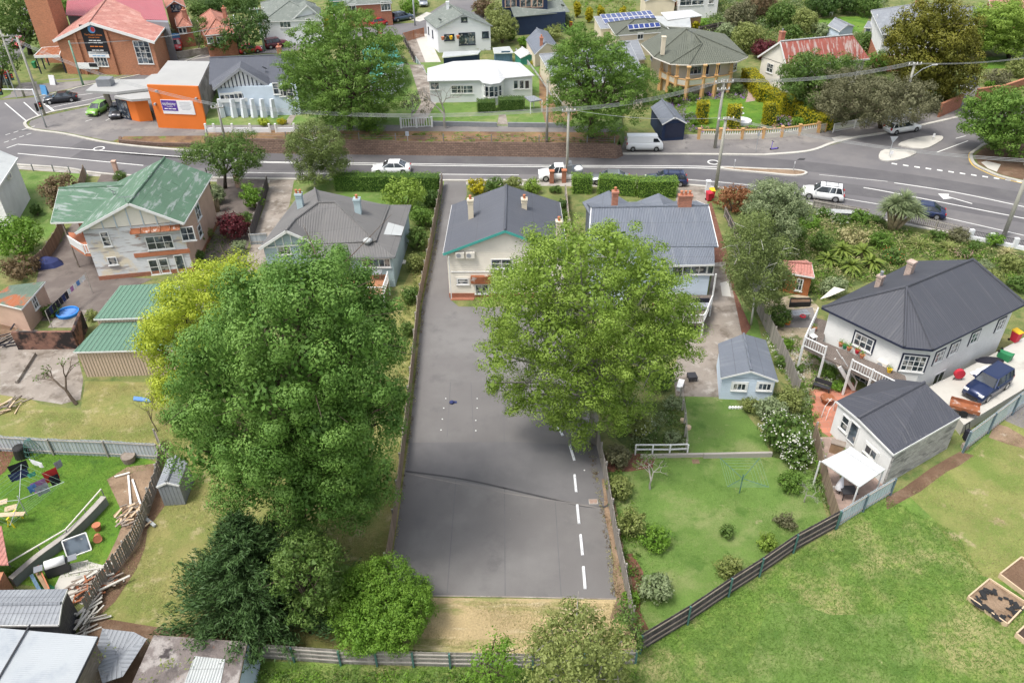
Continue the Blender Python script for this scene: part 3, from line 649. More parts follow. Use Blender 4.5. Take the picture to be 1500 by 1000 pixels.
# ---------- H4 : cream weatherboard house in the centre ----------
ze=4.9; A=P(649,371,ze);B=P(832,371,ze);C=P(820,296,ze);D=P(662,300,ze)
h4=House('cream_house','cream weatherboard house with charcoal gable roof and turquoise barge boards above the car park','house',[A,B,C,D],ze,over=.3,wall='cream_boards',plinth=(.5,'brick_red'))
R1=VP(740,337,A,B); R2=P(742,271,R1.z)
h4.roof([[A,R1,R2,D],[R1,B,C,R2]],'roof_charcoal',ridges=[(R1,R2)])
h4.fascia([(A,R1),(R1,B)],'teal_trim',.24,.06,-.14); h4.fascia([(A,D),(B,C)],'white_trim',.14)
h4.gable(A,B,R1,.3,.1,'cream_flat'); h4.gable(D,C,R2,.3)
h4.chimney(690,317,R1.z-1.25,.5,.5,1.75,'cream_render',1); h4.chimney(768,308,R1.z-1.0,.5,.5,1.2,'cream_render',1); h4.chimney(818,357,ze+.4,.48,.48,2.3,'cream_render',1)
for x in (674,689): h4.aircon(x,372)
h4.win(735,386,1.9,.9,2,2); h4.win(678,412,1.0,.55,1,2,trim='cream_flat'); h4.win(706,423,1.2,.95,2,1); h4.win(731,421,.9,.85,2,1); h4.win(790,392,1.0,.8,2,1); h4.win(800,425,.9,.9,2,1)
h4.panel('window_awning',705,408,1.9,.75,'rust',.35); h4.panel('plinth_step',678,438,2.2,.5,'brick_red',.5); h4.panel('belt_board',720,398,7.5,.06,'white_trim',.05)
a=P(660,438,0); h4.pipe([(a.x+.1,a.y-.06,.1),(a.x+.1,a.y-.06,ze-.3)],.05)
h4.done()
# ---------- H2 : old green iron roof, peeling white boards ----------
ze=5.5; A=P(110,341,ze);B=P(269,327,ze);C=P(311,256,ze);D=A+(C-B)
h2=House('peeling_house','two storey house with peeling white boards and a worn green iron roof','house',[A,B,C,D],ze,over=.45,wall='peeling_boards',plinth=(.45,'brick_red'))
R1=VP(188,298,A,B); R2=P(241,231,R1.z)
wz=5.1; WA=P(74,326,wz);WB=P(131,324,wz); WR1=P(86,276,6.3);WR2=P(190,272,6.3)
h2.roof([[A,R1,R2,D],[R1,B,C,R2],[WA,WB,P(136,316,5.7),WR2,WR1],[WR1,WR2,WR2+Vector((0,4,-1.2)),WR1+Vector((0,4,-1.2))]],'roof_green_old',ridges=[(R1,R2),(WR1,WR2)])
h2.fascia([(A,R1),(R1,B)],'white_trim',.24); h2.fascia([(B,C),(WA,WB),(WA,WR1)],'white_trim',.14); h2.fascia([(A,D)],'roof_green_new',.14)
h2.gable(A,B,R1,.4,.1,'cream_flat'); h2.gable(D,C,R2,.4)
M=MB(); e=(B-A).normalized(); n=Vector((e.y,-e.x,0)); L=(B-A).length
for k in range(1,8):
 t=k/8; zt=ze+(R1.z-ze)*(1-abs(t-.5)*2)-.35; p=A+e*L*t-n*.38;
 if zt>ze: M=MB(); M.bar((p.x,p.y,ze-.05),(p.x,p.y,zt),.1,.05); M.build('batten','paleblue_boards',h2.t,world=True)
h2.win(155,350,.7,1.5,1,3); h2.win(165,382,.8,.8,1,1); h2.win(234,355,2.4,1.4,3,2); h2.win(226,391,.8,1.6,1,2);h2.win(241,389,.8,1.6,1,2); h2.door(264,386,.8,1.9)
h2.panel('side_cladding',0,0,0,0,'pink_render') if 0 else None
fp=h2.fp; M=MB()
cands=[(fp[i],fp[(i+1)%4]) for i in range(4)]; bb=min(cands,key=lambda q:-( (q[0]+q[1])/2).x+abs(((q[0]+q[1])/2).y-74)*.3)
a_,b_=bb; e=(b_-a_).normalized(); n=Vector((e.y,-e.x)); a2=a_+n*.02; b2=b_+n*.02
M.prism([(a_.x,a_.y),(a2.x,a2.y),(b2.x,b2.y),(b_.x,b_.y)],.45,ze-.05); M.build('side_wall','pink_render',h2.t,world=True)
h2.win(275,342,1.2,1.4,2,2,off=.03); h2.win(289,310,1.4,1.5,2,2,off=.03); h2.win(292,338,1.,1.2,1,2,off=.03)
r=h2.hit(226,335); p,e,n=r; M=MB(); q=p+e*-1.7; w_=4.9
M.slab([p-e*2.1+Vector((0,0,.25))+n*.05,p+e*2.4+Vector((0,0,.25))+n*.05,p+e*2.4+n*.55-Vector((0,0,.1)),p-e*2.1+n*.55-Vector((0,0,.1))],.05)
for k in range(6): qq=p+e*(-2.1+k*.9); M.bar(qq+n*.05+Vector((0,0,.28)),qq+n*.57-Vector((0,0,.05)),.06)
M.build('awning','rust',h2.t,world=True)
r=h2.hit(222,372); p,e,n=r; M=MB();
M.bar(p-e*1.6+n*.05,p+e*3.6+n*.05,.06,.45,); M.build('bare_timber_band','terracotta',h2.t,world=True)
wf=[P(82,322,wz-.2),P(128,321,wz-.2)]
M=MB(); M.prism([(wf[0].x+1.2,wf[0].y+1.4),(wf[1].x+1,wf[1].y+1.4),(WR2.x,WR2.y),(WR1.x+1.2,WR1.y+3)],0,wz-.1); M.build('wing_wall','brick_red',h2.t,world=True)
zb_=2.6
bl=[P(103,358,zb_),P(125,372,zb_),P(150,372,zb_),P(147,345,zb_),P(100,340,zb_)]
M=MB(); M.slab(bl,.25); M.build('balcony_floor','terracotta',h2.t,world=True)
posts_rail(h2.t,bl[:3],zb_,1.0,'white_trim',.22,.1,.1,name='balcony_railing')
M=MB();
for q in (bl[0],bl[2]): M=MB(); M.bar((q.x,q.y,0),(q.x,q.y,wz-.2),.12); M.build('verandah_post','timber_grey',h2.t,world=True)
sat_dish(h2,168,289,6.0); antenna(h2,186,300,7.4,.8)
h2.done()
b0=P(300,300,2.2); M=MB(); M.prism([(q.x,q.y) for q in pxy([(296,330),(306,314),(312,283),(300,300)],0)],0,2.3); M.build('brick_base','brick_orange',h2.t,world=True)
posts_rail(h2.t,pxy([(298,300),(309,278)],2.4),2.4,1.,'dark_metal',.3,.08,.03,posth=2.6,name='balcony_railing')
# ---------- H3 : grey iron roof, pale blue boards, rear deck ----------
z1=4.0; GL=P(379,364,z1);GR=P(463,357,z1);LB=P(434,291,z1);E1=P(551,353,z1+.1);E2=P(571,300,z1+.1)
R1=P(466,297,6.1);R2=P(491,296.5,6.1);AP=VP(419,338,GL,GR);WR=P(432,322,AP.z)
S0=P(451,378,3.45);S1=P(578,376,3.45);S2=P(602,300,3.45);BW=P(461,276,5.3);BR=P(498,292,4.)
h3=House('bungalow','pale blue weatherboard bungalow with grey iron hip roof and a rear deck','house',[GL,P(451,358,z1),S0,S1,S2,BR,LB],3.5,over=.3,wall='blue_boards')
h3.roof([[GL,AP,WR,R1,LB],[AP,GR,E1-Vector((0,0,0)),WR] if 0 else [AP,GR,WR],[WR,GR,E1,R2,R1],[E1,E2,R2],[LB,R1,BW],[BW,R1,R2,E2,BR]],'roof_grey_iron',ridges=[(R1,R2),(R2,E1),(WR,R1),(AP,WR),(R1,BW)])
M=MB(); M.slab([P(451,358,3.95),P(551,354,3.95),S1,S0],.1); M.slab([P(551,354,3.95),P(572,300,3.95),S2,S1],.1); M.build('lower_roof','roof_grey_iron',h3.t,world=True)
M=MB(); M.slab([P(560,343,3.87),P(567,325,3.87),P(592,332,3.60),P(588,345,3.60)],.03); M.build('roof_sheet','roof_lightgrey',h3.t,world=True)
h3.fascia([(GL,AP),(AP,GR)],'white_trim',.26); h3.fascia([(S0,S1),(S1,S2),(GL,LB)],'lead_grey',.14)
h3.gable(GL,GR,AP,.3);
wp=[GL+Vector((.35,.3,0)),GR+Vector((-.35,.3,0)),GR+Vector((-.2,3,0)),GL+Vector((1.2,3,0))]
h3.wm.prism([(p.x,p.y) for p in wp],3.3,3.95)
M=MB(); e=(GR-GL).normalized(); n=Vector((e.y,-e.x,0)); L=(GR-GL).length
for k in range(1,7):
 t=k/7; zt=z1+(AP.z-z1)*(1-abs(t-.5)*2)-.3; p=GL+e*L*t-n*.27
 if zt>z1: M=MB(); M.bar((p.x,p.y,z1-.1),(p.x,p.y,zt),.08,.05); M.build('batten','white_trim',h3.t,world=True)
M=MB(); M.bar(GL+e*.6-n*.26-Vector((0,0,.12)),GR-e*.6-n*.26-Vector((0,0,.12)),.05,.12)
M.build('batten','white_trim',h3.t,world=True)
h3.chimney(441,305,5.0,.6,.6,1.6,'blue_boards',2); h3.chimney(525,310,5.2,.6,.6,1.4,'blue_boards',1)
vent(h3,539,357,3.9,.35)
h3.win(416,366,1.2,.9,2,1); h3.win(446,364,.8,.9,1,1); h3.win(551,385,2.6,.85,5,1); h3.door(509,388,.7,1.7)
h3.aircon(590,387,.7,.6)
dz=1.5; dk=pxy([(500,434),(562,434),(569,412),(568,402),(498,405)],dz)
M=MB(); M.slab(dk,.2); deck=M.build('deck','deck_red',h3.t,world=True)
posts_rail(deck,[dk[0],dk[1],dk[2]],dz,.95,'white_trim',.17)
M=MB();
for q in dk[:3]: M=MB(); M.bar((q.x,q.y,0),(q.x,q.y,dz),.12); M.build('deck_post','white_trim',deck,world=True)
h3.done()
# ---------- H5 : blue grey house behind the centre tree ----------
ze=5.; F0=P(862,360,ze);F1=P(1052,361,ze);RL=P(866,304,6.7);RR=P(1038,301,6.7); BK=Vector((0,4.6,-1.7)); B0=RL+BK;B1=RR+BK; B0.z=B1.z=ze
K0=P(958,389,4.5);K1=P(1047,387,4.5);KA=P(956,360,ze-.05);KB=P(1046,360,ze-.05)
h5=House('blue_house','pale blue house with slate roof and red brick chimneys, half hidden by a tree','house',[F0,KA,K0,K1,KB,B1,B0],4.5,over=.25,wall='paleblue_boards',plinth=(.4,'brick_red'),top=4.45)
G0=P(868,385,4.9);G1=P(925,384,4.9);GA=VP(896,362,G0,G1);GB=P(898,335,GA.z)
H1=[P(853,296,4.9),P(892,279,6.2),P(930,302,4.9),P(925,318,5.6),P(866,318,5.6)]
H2_=[P(926,298,4.9),P(965,283,6.2),P(1000,302,4.9),P(995,318,5.6),P(935,318,5.6)]
h5.roof([[F0,F1,RR,RL],[RL,RR,B1,B0],[G0,GA,GB],[GA,G1,GB]],'roof_bluegrey',ridges=[(RL,RR),(GA,GB)])
M=MB()
for q in (H1,H2_):
 c=q[1]+Vector((0,-4.2,.0)); M.slab([q[0],q[1],c,q[4]],.1); M.slab([q[1],q[2],q[3],c],.1)
 M.prism([(q[0].x+.4,q[0].y-.2),(q[1].x,q[1].y-.4),(q[2].x-.4,q[2].y-.2),(q[2].x-.4,q[2].y-3),(q[0].x+.4,q[0].y-3)],0,4.8)
M.build('front_roof','roof_bluegrey',h5.t,world=True)
M=MB(); M.slab([KA,KB,K1,K0],.1); M.build('lower_roof','roof_bluegrey',h5.t,world=True)
h5.wm.prism([(p.x,p.y) for p in inset([F0,F1,B1,B0],.25)],4.3,4.95)
h5.gable(F1,B1,RR,.25); h5.gable(F0,B0,RL,.25); h5.gable(G0,G1,GA,.2)
h5.wm.prism([(G0.x+.2,G0.y+.2),(G1.x-.2,G1.y+.2),(G1.x-.2,G1.y+3),(G0.x+.2,G0.y+3)],0,4.85)
h5.fascia([(F1,RR),(RR,B1),(F0,RL),(K0,K1)],'white_trim',.18); h5.fascia([(G0,GA),(GA,G1)],'white_trim',.2)
h5.chimney(900,303,6.3,.55,.55,1.6,'chimney_brick',1); h5.chimney(1002,304,6.5,1.25,.5,1.3,'chimney_brick',3)
h5.win(1018,395,2.2,.85,3,1,'white_trim'); h5.win(1040,395,.6,.85,1,1); h5.win(995,395,1.,.85,1,1,'navy_trim')
h5.win(896,405,1.,1.1,2,1); h5.win(885,440,1.,1.1,2,1); h5.win(985,440,1.2,1.5,2,1)
dz=1.3; dk=pxy([(960,474),(1030,474),(1042,445),(1042,432),(960,432)],dz)
M=MB(); M.slab(dk,.2); deck=M.build('deck','deck_boards',h5.t,world=True); posts_rail(deck,dk[:3],dz,.9,'white_trim',.17)
for q,z_ in ((dk[2],3.1),(dk[1],0)): M=MB(); M.bar(q-Vector((0,0,dz)),q+Vector((0,0,z_)),.12); M.build('deck_post','white_trim',deck,world=True)
h5.done()
# ---------- H6 : white house with navy roof on the right ----------
ze=5.; EA=P(1204,450,ze);EB=P(1324.5,508,ze);EC=P(1366.5,512,ze);ED=P(1502,445,ze);EF=P(1341,382,ze);R1=P(1327.5,420,7.5);R2=P(1425,380,7.5)
h6=House('white_house','white weatherboard house with dark navy hip roof, verandah and outside stairs','house',[EA,EB,EC,ED,EF],ze,over=.45,wall='white_boards')
h6.roof([[EA,EB,R1],[EB,EC,R1],[EC,ED,R2,R1],[ED,EF,R2],[EF,EA,R1,R2]],'roof_navy',ridges=[(R1,R2),(R1,EA),(R1,EB),(R1,EC),(R2,ED)])
h6.fascia([(EA,EB),(EB,EC),(EC,ED),(EF,EA)],'navy_trim',.16)
A_('pale_brick',(.45,.33,.27),.9,.2,2,brick=(.22,.08,.012,(.4,.36,.32))); h6.chimney(1287,417,6.0,.42,.42,.85,'pale_brick',1,'lead_grey',.6); h6.chimney(1332,397,6.5,.5,.5,.9,'pale_brick',0,a=.6)
h6.win(1265,501,1.5,1.1,3,2,trim='navy_trim'); h6.win(1338,532,1.6,1.4,4,3,trim='navy_trim'); h6.win(1375,522,.9,1.0,2,2,trim='navy_trim'); h6.win(1397,510,.9,1.0,2,2,trim='navy_trim'); h6.win(1427,494,.9,1.0,2,2,trim='navy_trim'); h6.win(1465,475,.8,1.0,2,2,trim='navy_trim')
h6.win(1374,553,1.3,1.1,2,1); h6.win(1261,552,1.,1.7,2,3); h6.win(1277,562,1.,1.7,2,3); h6.aircon(1294,533,.8,.6)
h6.win(1232,480,.05,.05,1,1,'navy_trim') if 0 else None
h6.done()
dz=2.5; vp=pxy([(1176,507),(1207,522),(1245,541),(1275,556),(1312,575),(1330,565),(1326,550),(1206,500),(1212,470),(1195,465)],dz)
M=MB(); M.slab(vp,.22); vd=M.build('verandah_floor','deck_boards',h6.t,world=True)
rl=[vp[0],vp[1]]; posts_rail(vd,[vp[9],vp[0],vp[1]],dz,.9,'white_trim',.2,name='railing'); posts_rail(vd,[vp[2],vp[3],vp[4]],dz,.9,'white_trim',.2,name='railing')
M=MB()
for q in vp[:5]: M=MB(); M.bar((q.x,q.y,0),(q.x,q.y,dz),.14); M.build('verandah_post','white_trim',vd,world=True)
s0=(vp[1]+vp[2])/2; s1=P(1247,566,0); M=MB(); d=(s1-s0); hd=Vector((d.x,d.y,0)).normalized(); sd_=Vector((-hd.y,hd.x,0))
nst=9
for k in range(nst): c=s0+d*((k+.5)/nst); M.box((c.x,c.y,c.z),(.28,.95,.05),math.atan2(hd.y,hd.x))
st=M.build('stair_treads','timber_grey',h6.t,world=True); M=MB()
for sg in (-.5,.5): M.bar(s0+sd_*sg,s1+sd_*sg,.06,.28); M.bar(s0+sd_*sg+Vector((0,0,.9)),s1+sd_*sg+Vector((0,0,.9)),.07,.06); M.bar(s1+sd_*sg,s1+sd_*sg+Vector((0,0,.95)),.1)
M.build('stringer','white_trim',st,world=True)
M=MB(); a=P(1203,437,3.6);b=P(1232,422,3.6); M.slab([P(1201,438,3.2),P(1222,420,3.9),P(1238,424,3.9),P(1215,434,3.4)],.04); M.build('pergola_cover','cream_flat',h6.t,world=True)
# ---------- garage ----------
ze=3.; A=P(1225.5,587,ze);B=P(1309.5,665,ze);C=P(1407,609.5,ze);D=P(1295,553,ze)
ga=House('garage','small white gabled garage with a navy iron roof and a grey block side wall','garage',[A,B,C,D],ze,over=.12,wall='white_boards')
R1=VP(1257,612.5,A,B); R2=VP(1354.5,560,D,C)
ga.roof([[A,R1,R2,D],[R1,B,C,R2]],'roof_navy',t=.08,ridges=[(R1,R2)])
ga.fascia([(A,R1),(R1,B),(B,C)],'white_trim',.16); ga.gable(A,B,R1,.12)
A_('block_wall',(.40,.39,.37),.9,.1,.5,brick=(.45,.2,.02,(.30,.29,.28)),layers=[((.20,.195,.19),1.1,.56,.05,(.5,1.3,1)),((.52,.50,.47),.8,.6,.06,(.5,1.2,1))],bump=('brick',.1,.03))
fp=ga.fp; k=max(range(4),key=lambda i:((fp[i]+fp[(i+1)%4])/2).x-((fp[i]+fp[(i+1)%4])/2).y*1.0); a_,b_=fp[k],fp[(k+1)%4]; e=(b_-a_).normalized(); n=Vector((e.y,-e.x))
M=MB(); M.prism([(p.x,p.y) for p in (a_+n*.01-e*.02,a_+n*.15-e*.02,b_+n*.15+e*.02,b_+n*.01+e*.02)],0,ze-.12); M.build('side_wall','block_wall',ga.t,world=True)
ga.win(1238,620,.7,1.2,1,2); ga.win(1276,662,1.1,.7,2,1,trim='white_trim'); ga.door(1250,634,.8,1.7)
ga.done()
t=thing('awning','flat white patio awning on thin posts against the garage','awning',tuple(P(1250,712)))
aw=[P(1203,675,2.3),P(1247,654,2.45),P(1297,687,2.45),P(1259,713,2.3)]
M=MB(); M.slab(aw,.08); M.build('cover','roof_white',t,world=True); M=MB()
for q in aw: M=MB(); M.bar((q.x*.998,q.y*1.002,0),(q.x*.998,q.y*1.002,q.z-.08),.08); M.build('post','white_trim',t,world=True)
# ---------- small outbuildings ----------
def shed(name,label,A,B,C,ze,rise,wall,roof,axis='y',over=.15,zb=0.,D=None,fas='white_trim',cat='shed',plinth=None,skil=False):
 A=P(*A,ze);B=P(*B,ze);C=P(*C,ze); D=P(*D,ze) if D else A+(C-B)
 h=House(name,label,cat,[A,B,C,D],ze,zb,over,wall,plinth=plinth)
 if skil:
  up=Vector((0,0,rise)); h.roof([[A,B,C+up,D+up]],roof,t=.08); h.fascia([(A,B),(A,D+up),(B,C+up)],fas,.12)
  return h
 if axis=='y':
  R1=(A+B)/2;R2=(C+D)/2;R1.z=R2.z=ze+rise; h.roof([[A,R1,R2,D],[R1,B,C,R2]],roof,t=.08,ridges=[(R1,R2)]); h.gable(A,B,R1,over);h.gable(D,C,R2,over); h.fascia([(A,R1),(R1,B)],fas,.14)
 elif axis=='x':
  R1=(A+D)/2;R2=(B+C)/2;R1.z=R2.z=ze+rise; h.roof([[A,B,R2,R1],[R1,R2,C,D]],roof,t=.08,ridges=[(R1,R2)]); h.gable(A,D,R1,over);h.gable(B,C,R2,over); h.fascia([(A,R1),(R1,D),(B,R2),(R2,C),(A,B)],fas,.14)
 elif axis=='hip':
  u=(B-A); v=(D-A); L,W=u.length,v.length; k=min(L,W)/2
  if L>=W: R1=A+u*(k/L)+v/2; R2=B-u*(k/L)+v/2; R1.z=R2.z=ze+rise; h.roof([[A,B,R2,R1],[B,C,R2],[C,D,R1,R2],[D,A,R1]],roof,t=.1,ridges=[(R1,R2),(R1,A),(R2,B),(R2,C),(R1,D)])
  else: R1=A+u/2+v*(k/W); R2=D+u/2-v*(k/W); R1.z=R2.z=ze+rise; h.roof([[A,B,R1],[B,C,R2,R1],[C,D,R2],[D,A,R1,R2]],roof,t=.1,ridges=[(R1,R2),(R1,A),(R1,B),(R2,C),(R2,D)])
  h.fascia([(A,B),(B,C),(C,D),(D,A)],fas,.14)
 h.R=(R1,R2)
 return h
bs=shed('garden_shed','pale blue shed with slate gable roof and two windows beside the concrete',(1056,553),(1140,557),(1122,498),2.2,.8,'paleblue_boards','roof_bluegrey','y',D=(1052,503))
bs.win(1083,566,.95,.65,3,1,trim='white_trim'); bs.win(1120,566,.95,.65,3,1,trim='white_trim'); bs.done()
gs=shed('garden_shed','long beige metal shed, lower of the two ribbed green shed roofs',(107,515),(262,511),(262,468),2.7,.0,'cream_flat','roof_green_new',D=(150,471),skil=True);
A_('beige_ribbed',(.52,.40,.30),.7,.06,.4,bump=('u',.25,.03)); gs.wallm='beige_ribbed'; gs.done()
g2=shed('carport','open sided shed with a ribbed green roof, behind the long beige shed',(137,467),(262,463),(262,414),3.2,.0,'beige_ribbed','roof_green_new',D=(176,418),skil=True); g2.done()
os_=shed('old_shed','old pink walled shed with a rusty green iron roof, by the burnt brick wall',(31,452),(66,412),(14,418),2.6,.0,'pink_render','roof_green_dull',D=(-20,440),skil=True); os_.win(51,443,.7,1.1,2,2); os_.done()
rs=shed('playhouse','tiny varnished timber cabin with a curved red roof and white glazed door',(1147,398),(1193,406),(1182,381),2.2,.5,'timber','roof_tile_red','x',D=(1143,382)); rs.done(); rs.win(1171,417,.5,1.2,2,2)
MATS['timber_red']=mat('timber_red',(.36,.13,.05),.6,.2,1,bump=('u',.15,.01)); rs.wallo.data.materials[0]=MATS['timber_red']
ss=shed('tool_shed','small grey ribbed metal shed tucked under the big green tree',(229,712),(262,710),(275,675),1.9,.35,'roof_palegrey','roof_palegrey','y',D=(245,672),over=.03); ss.done()
h1=House('white_boarded_house','white weatherboard house end with a pale grey roof at the left edge','house',[P(-60,215,5),P(26,231,5),P(-5,278,5),P(-90,262,5)],5,0,.3,'white_boards')
h1.roof([[P(-60,215,5),P(-40,185,6.6),P(-120,200,6.6),P(-90,262,5)],[P(26,231,5),P(-5,278,5),P(-90,255,6.4),P(-35,206,6.4)],[P(26,231,5),P(-35,206,6.4),P(-60,215,5)]],'roof_lightgrey'); h1.fascia([(P(26,231,5),P(-5,278,5)),(P(-60,215,5),P(26,231,5))]); h1.aircon(11,257,.8,.7); h1.done()
b1=shed('metal_shed','dark grey ribbed metal garage in the bottom left corner, nearest the timber pile',(-40,915),(85,914),(98,862),2.4,.25,'dark_ribbed' if 0 else 'roof_navy','roof_palegrey','x',D=(-30,864),over=.05); b1.done()
b2=House('big_shed','large shed with a flat silver iron roof in the bottom left corner','shed',[P(-80,912,3),P(143,932,3),P(90,1040,3),P(-160,1040,3)],3,0,.15,'timber_grey'); b2.roof([[P(-80,912,3),P(143,932,3),P(90,1040,3.4),P(-160,1040,3.4)]],'roof_silver'); b2.fascia([(P(143,932,3),P(90,1040,3.4)),(P(-80,912,3),P(143,932,3))],'dark_metal',.12); b2.done()
M=MB(); M.bar(P(44,914,3.06),P(-12,1010,3.36),.08,.05); M.build('roof_joint','dark_metal',b2.t,world=True)
b3=House('burnt_garage','garage shell with blue grey side and sagging junk covered roof at the bottom','shed',[P(225,930,2.2),P(361,940,2.2),P(342,1030,2.2),P(180,1030,2.2)],2.2,0,.1,'timber_grey')
MATS['junk_roof']=mat('junk_roof',(.17,.145,.135),.9,.2,.6,layers=[((.33,.30,.28),.5,.55,.05,(1,1,1)),((.30,.12,.06),.6,.66,.05,(1,1,1)),((.06,.05,.05),.9,.62,.05,(1,1,1))],bump=('n',3,.1))
b3.roof([[P(225,930,2.2),P(361,940,2.2),P(342,1030,2.2),P(180,1030,2.2)]],'junk_roof'); b3.fascia([(P(361,940,2.2),P(342,1030,2.2)),(P(225,930,2.2),P(361,940,2.2))],'timber_grey',.14)
M=MB(); a=P(363,941,2.0);b=P(344,1030,2.0); M.slab([a,b,b+Vector((.3,0,-1.95)),a+Vector((.3,0,-1.95))],.05); M.build('side_sheet','paleblue_boards',b3.t,world=True); b3.done()
M=MB(); M.slab([P(285,960,2.24),P(330,965,2.24),P(322,1005,2.24),P(270,1000,2.24)],.03); M.build('loose_sheet','roof_lightgrey',b3.t,world=True)
t=thing('brick_house_corner','orange brick wall corner of a house at the left edge, by the patio','house',tuple(P(10,870)))
M=MB(); M.prism([(p.x,p.y) for p in pxy([(-60,830),(12,870),(24,868),(10,905),(-60,905)])],0,2.0); M.build('wall','brick_orange',t,world=True)
M=MB(); q=[P(-70,760,2.6),P(2,770,2.6),P(12,826,2.4),P(-70,830,2.4)]; M.slab(q,.1); M.build('roof','roof_tile_red',t,world=True)
# ================= LETTERING =================
def textmesh(txt,width,m,parent,c,e,up,n,name='lettering',thick=.01,maxh=None):
 cu=bpy.data.curves.new('t','FONT'); cu.body=txt; cu.align_x='CENTER'; cu.align_y='CENTER'; cu.extrude=thick/2
 to=bpy.data.objects.new('t',cu); COL.objects.link(to); dg=bpy.context.evaluated_depsgraph_get(); dg.update()
 me=bpy.data.meshes.new_from_object(to.evaluated_get(dg)); bpy.data.objects.remove(to)
 xs=[v.co.x for v in me.vertices]; ys=[v.co.y for v in me.vertices]; sc=width/(max(xs)-min(xs)); cx=(max(xs)+min(xs))/2; cy=(max(ys)+min(ys))/2
 if maxh and (max(ys)-min(ys))*sc>maxh: sc=maxh/(max(ys)-min(ys))
 M=MB(); vs=[c+e*((v.co.x-cx)*sc)+up*((v.co.y-cy)*sc)+n*(v.co.z+thick/2+.004) for v in me.vertices]
 M.add(vs,[tuple(p.vertices) for p in me.polygons]); bpy.data.meshes.remove(me)
 return M.build(name,m,parent,world=True)
A_('sign_white',(.78,.78,.78),.5,.03,2); A_('sign_black',(.015,.015,.02),.5,.05,2); A_('sign_purple',(.10,.045,.30),.5,.04,2); A_('sign_orange',(.80,.25,.05),.5,.05,2); A_('sign_blue',(.10,.30,.55),.5,.04,2); A_('sign_grey',(.35,.38,.42),.5,.04,2); A_('sign_red',(.6,.05,.06),.5,.05,2)
ZU=Vector((0,0,1))
def textbar(txt,width,m,parent,c,e,up,n,maxh=None):
 M=MB();
 for k,(f0,f1) in enumerate(((0,.3),(.36,.62),(.68,1))): M=MB(); M.bar(c+e*width*(f0-.5)+n*.01,c+e*width*(f1-.5)+n*.01,.01,.13); M.build('text_line',m,parent,world=True)
# ---------- church ----------
ze=5.6; A=P(77,59,ze);B=P(226,61,ze);C=P(244,37,ze); D=A+(C-B)
ch=House('brick_church','large orange brick church hall with red tile roof and black banner','church',[A,B,C,D],ze,over=.5,wall='brick_orange')
R1=VP(131,32.5,A,B);R2=P(158,-4,R1.z)
ch.roof([[A,R1,R2,D],[R1,B,C,R2]],'roof_tile_red',ridges=[(R1,R2)]); ch.fascia([(A,R1),(R1,B)],'white_trim',.45,.08,-.2); ch.fascia([(B,C)],'white_trim',.2)
ch.gable(A,B,R1,.45)
ch.win(210,77,2.6,3.6,3,4,'white_trim'); ch.win(148,90,2.2,1.6,4,1,'white_trim')
def banner(h,px,py,w,hh,m,name='banner',dep=.05):
 r=h.hit(px,py); p,e,n=r; M=MB(); M.add([p+e*a+ZU*b+n*c for c in (.06,.06+dep) for a,b in ((-w/2,-hh/2),(w/2,-hh/2),(w/2,hh/2),(-w/2,hh/2))],[(4,5,6,7),(0,3,2,1),(0,1,5,4),(1,2,6,5),(2,3,7,6),(3,0,4,7)])
 return M.build(name,m,h.t,world=True),p+n*(.06+dep),e,n
ch.ze=9
o,c,e,n=banner(ch,139,58,3.9,4.6,'sign_black')
textmesh('The Potters House',3.0,'sign_orange',o,c+ZU*.75,e,ZU,n); textmesh('Christian Church',1.9,'sign_orange',o,c+ZU*.35,e,ZU,n)
textbar('',2.0,'sign_white',o,c-ZU*.15,e,ZU,n); textbar('',2.4,'sign_white',o,c-ZU*.5,e,ZU,n,maxh=.24); textbar('',2.2,'sign_orange',o,c-ZU*1.1,e,ZU,n); textbar('',2.0,'sign_white',o,c-ZU*1.7,e,ZU,n)
M=MB(); q=c+ZU*1.6
M.face([q+n*.012+e*math.cos(t*math.pi/10)*.62+ZU*math.sin(t*math.pi/10)*.62 for t in range(20)]); M.build('globe_emblem','sign_blue',o,world=True)
M=MB(); M.face([q+n*.018+e*(math.cos(t*math.pi/10)*.34+.2)+ZU*(math.sin(t*math.pi/10)*.4) for t in range(20)]); M.build('globe_land','sign_red',o,world=True)
o,c,e,n=banner(ch,145,80,3.5,.95,'sign_white','sign'); textbar('',3.0,'sign_grey',o,c+ZU*.18,e,ZU,n); textbar('',2.2,'sign_blue',o,c-ZU*.2,e,ZU,n)
for x in (117,163):
 r=ch.hit(x,72)
 p,e,n=r; M=MB(); M.bar((p.x+n.x*.15,p.y+n.y*.15,0),(p.x+n.x*.15,p.y+n.y*.15,7.0),.35,.3); M.build('brick_pier','brick_orange',ch.t,world=True)
ch.ze=5.6
ca=pxy([(50,82),(87,81),(91,68),(62,70)],3.0); M=MB(); M.slab(ca,.3); cn=M.build('porch_roof','rust',ch.t,world=True); M=MB()
for i in range(4): M.bar(ca[i]-ZU*.15,ca[(i+1)%4]-ZU*.15,.12,.42)
M.build('fascia','white_trim',cn,world=True)
for q in ca+[ca[0].lerp(ca[3],.5)]: M=MB(); M.bar((q.x+.1,q.y+.1,0),(q.x+.1,q.y+.1,2.7),.16); M.build('porch_post','navy_trim',ch.t,world=True)
ch.done()
b=P(92,88); M=MB(); t=thing('bell_tower','tall plain orange brick tower rising beside the church hall','tower',tuple(b)); M.box((b.x,b.y,9.5),(4.1,3.6,19),-.12); M.build('brick_shaft','brick_orange',t,world=True)
M=MB(); c=Vector((b.x,b.y-1.83,14));
for k in range(6): M.box((c.x+.1,c.y,11.2+k*.5),(1.3,.1,.1),-.12)
M.build('louvre','mid_metal',t,world=True)
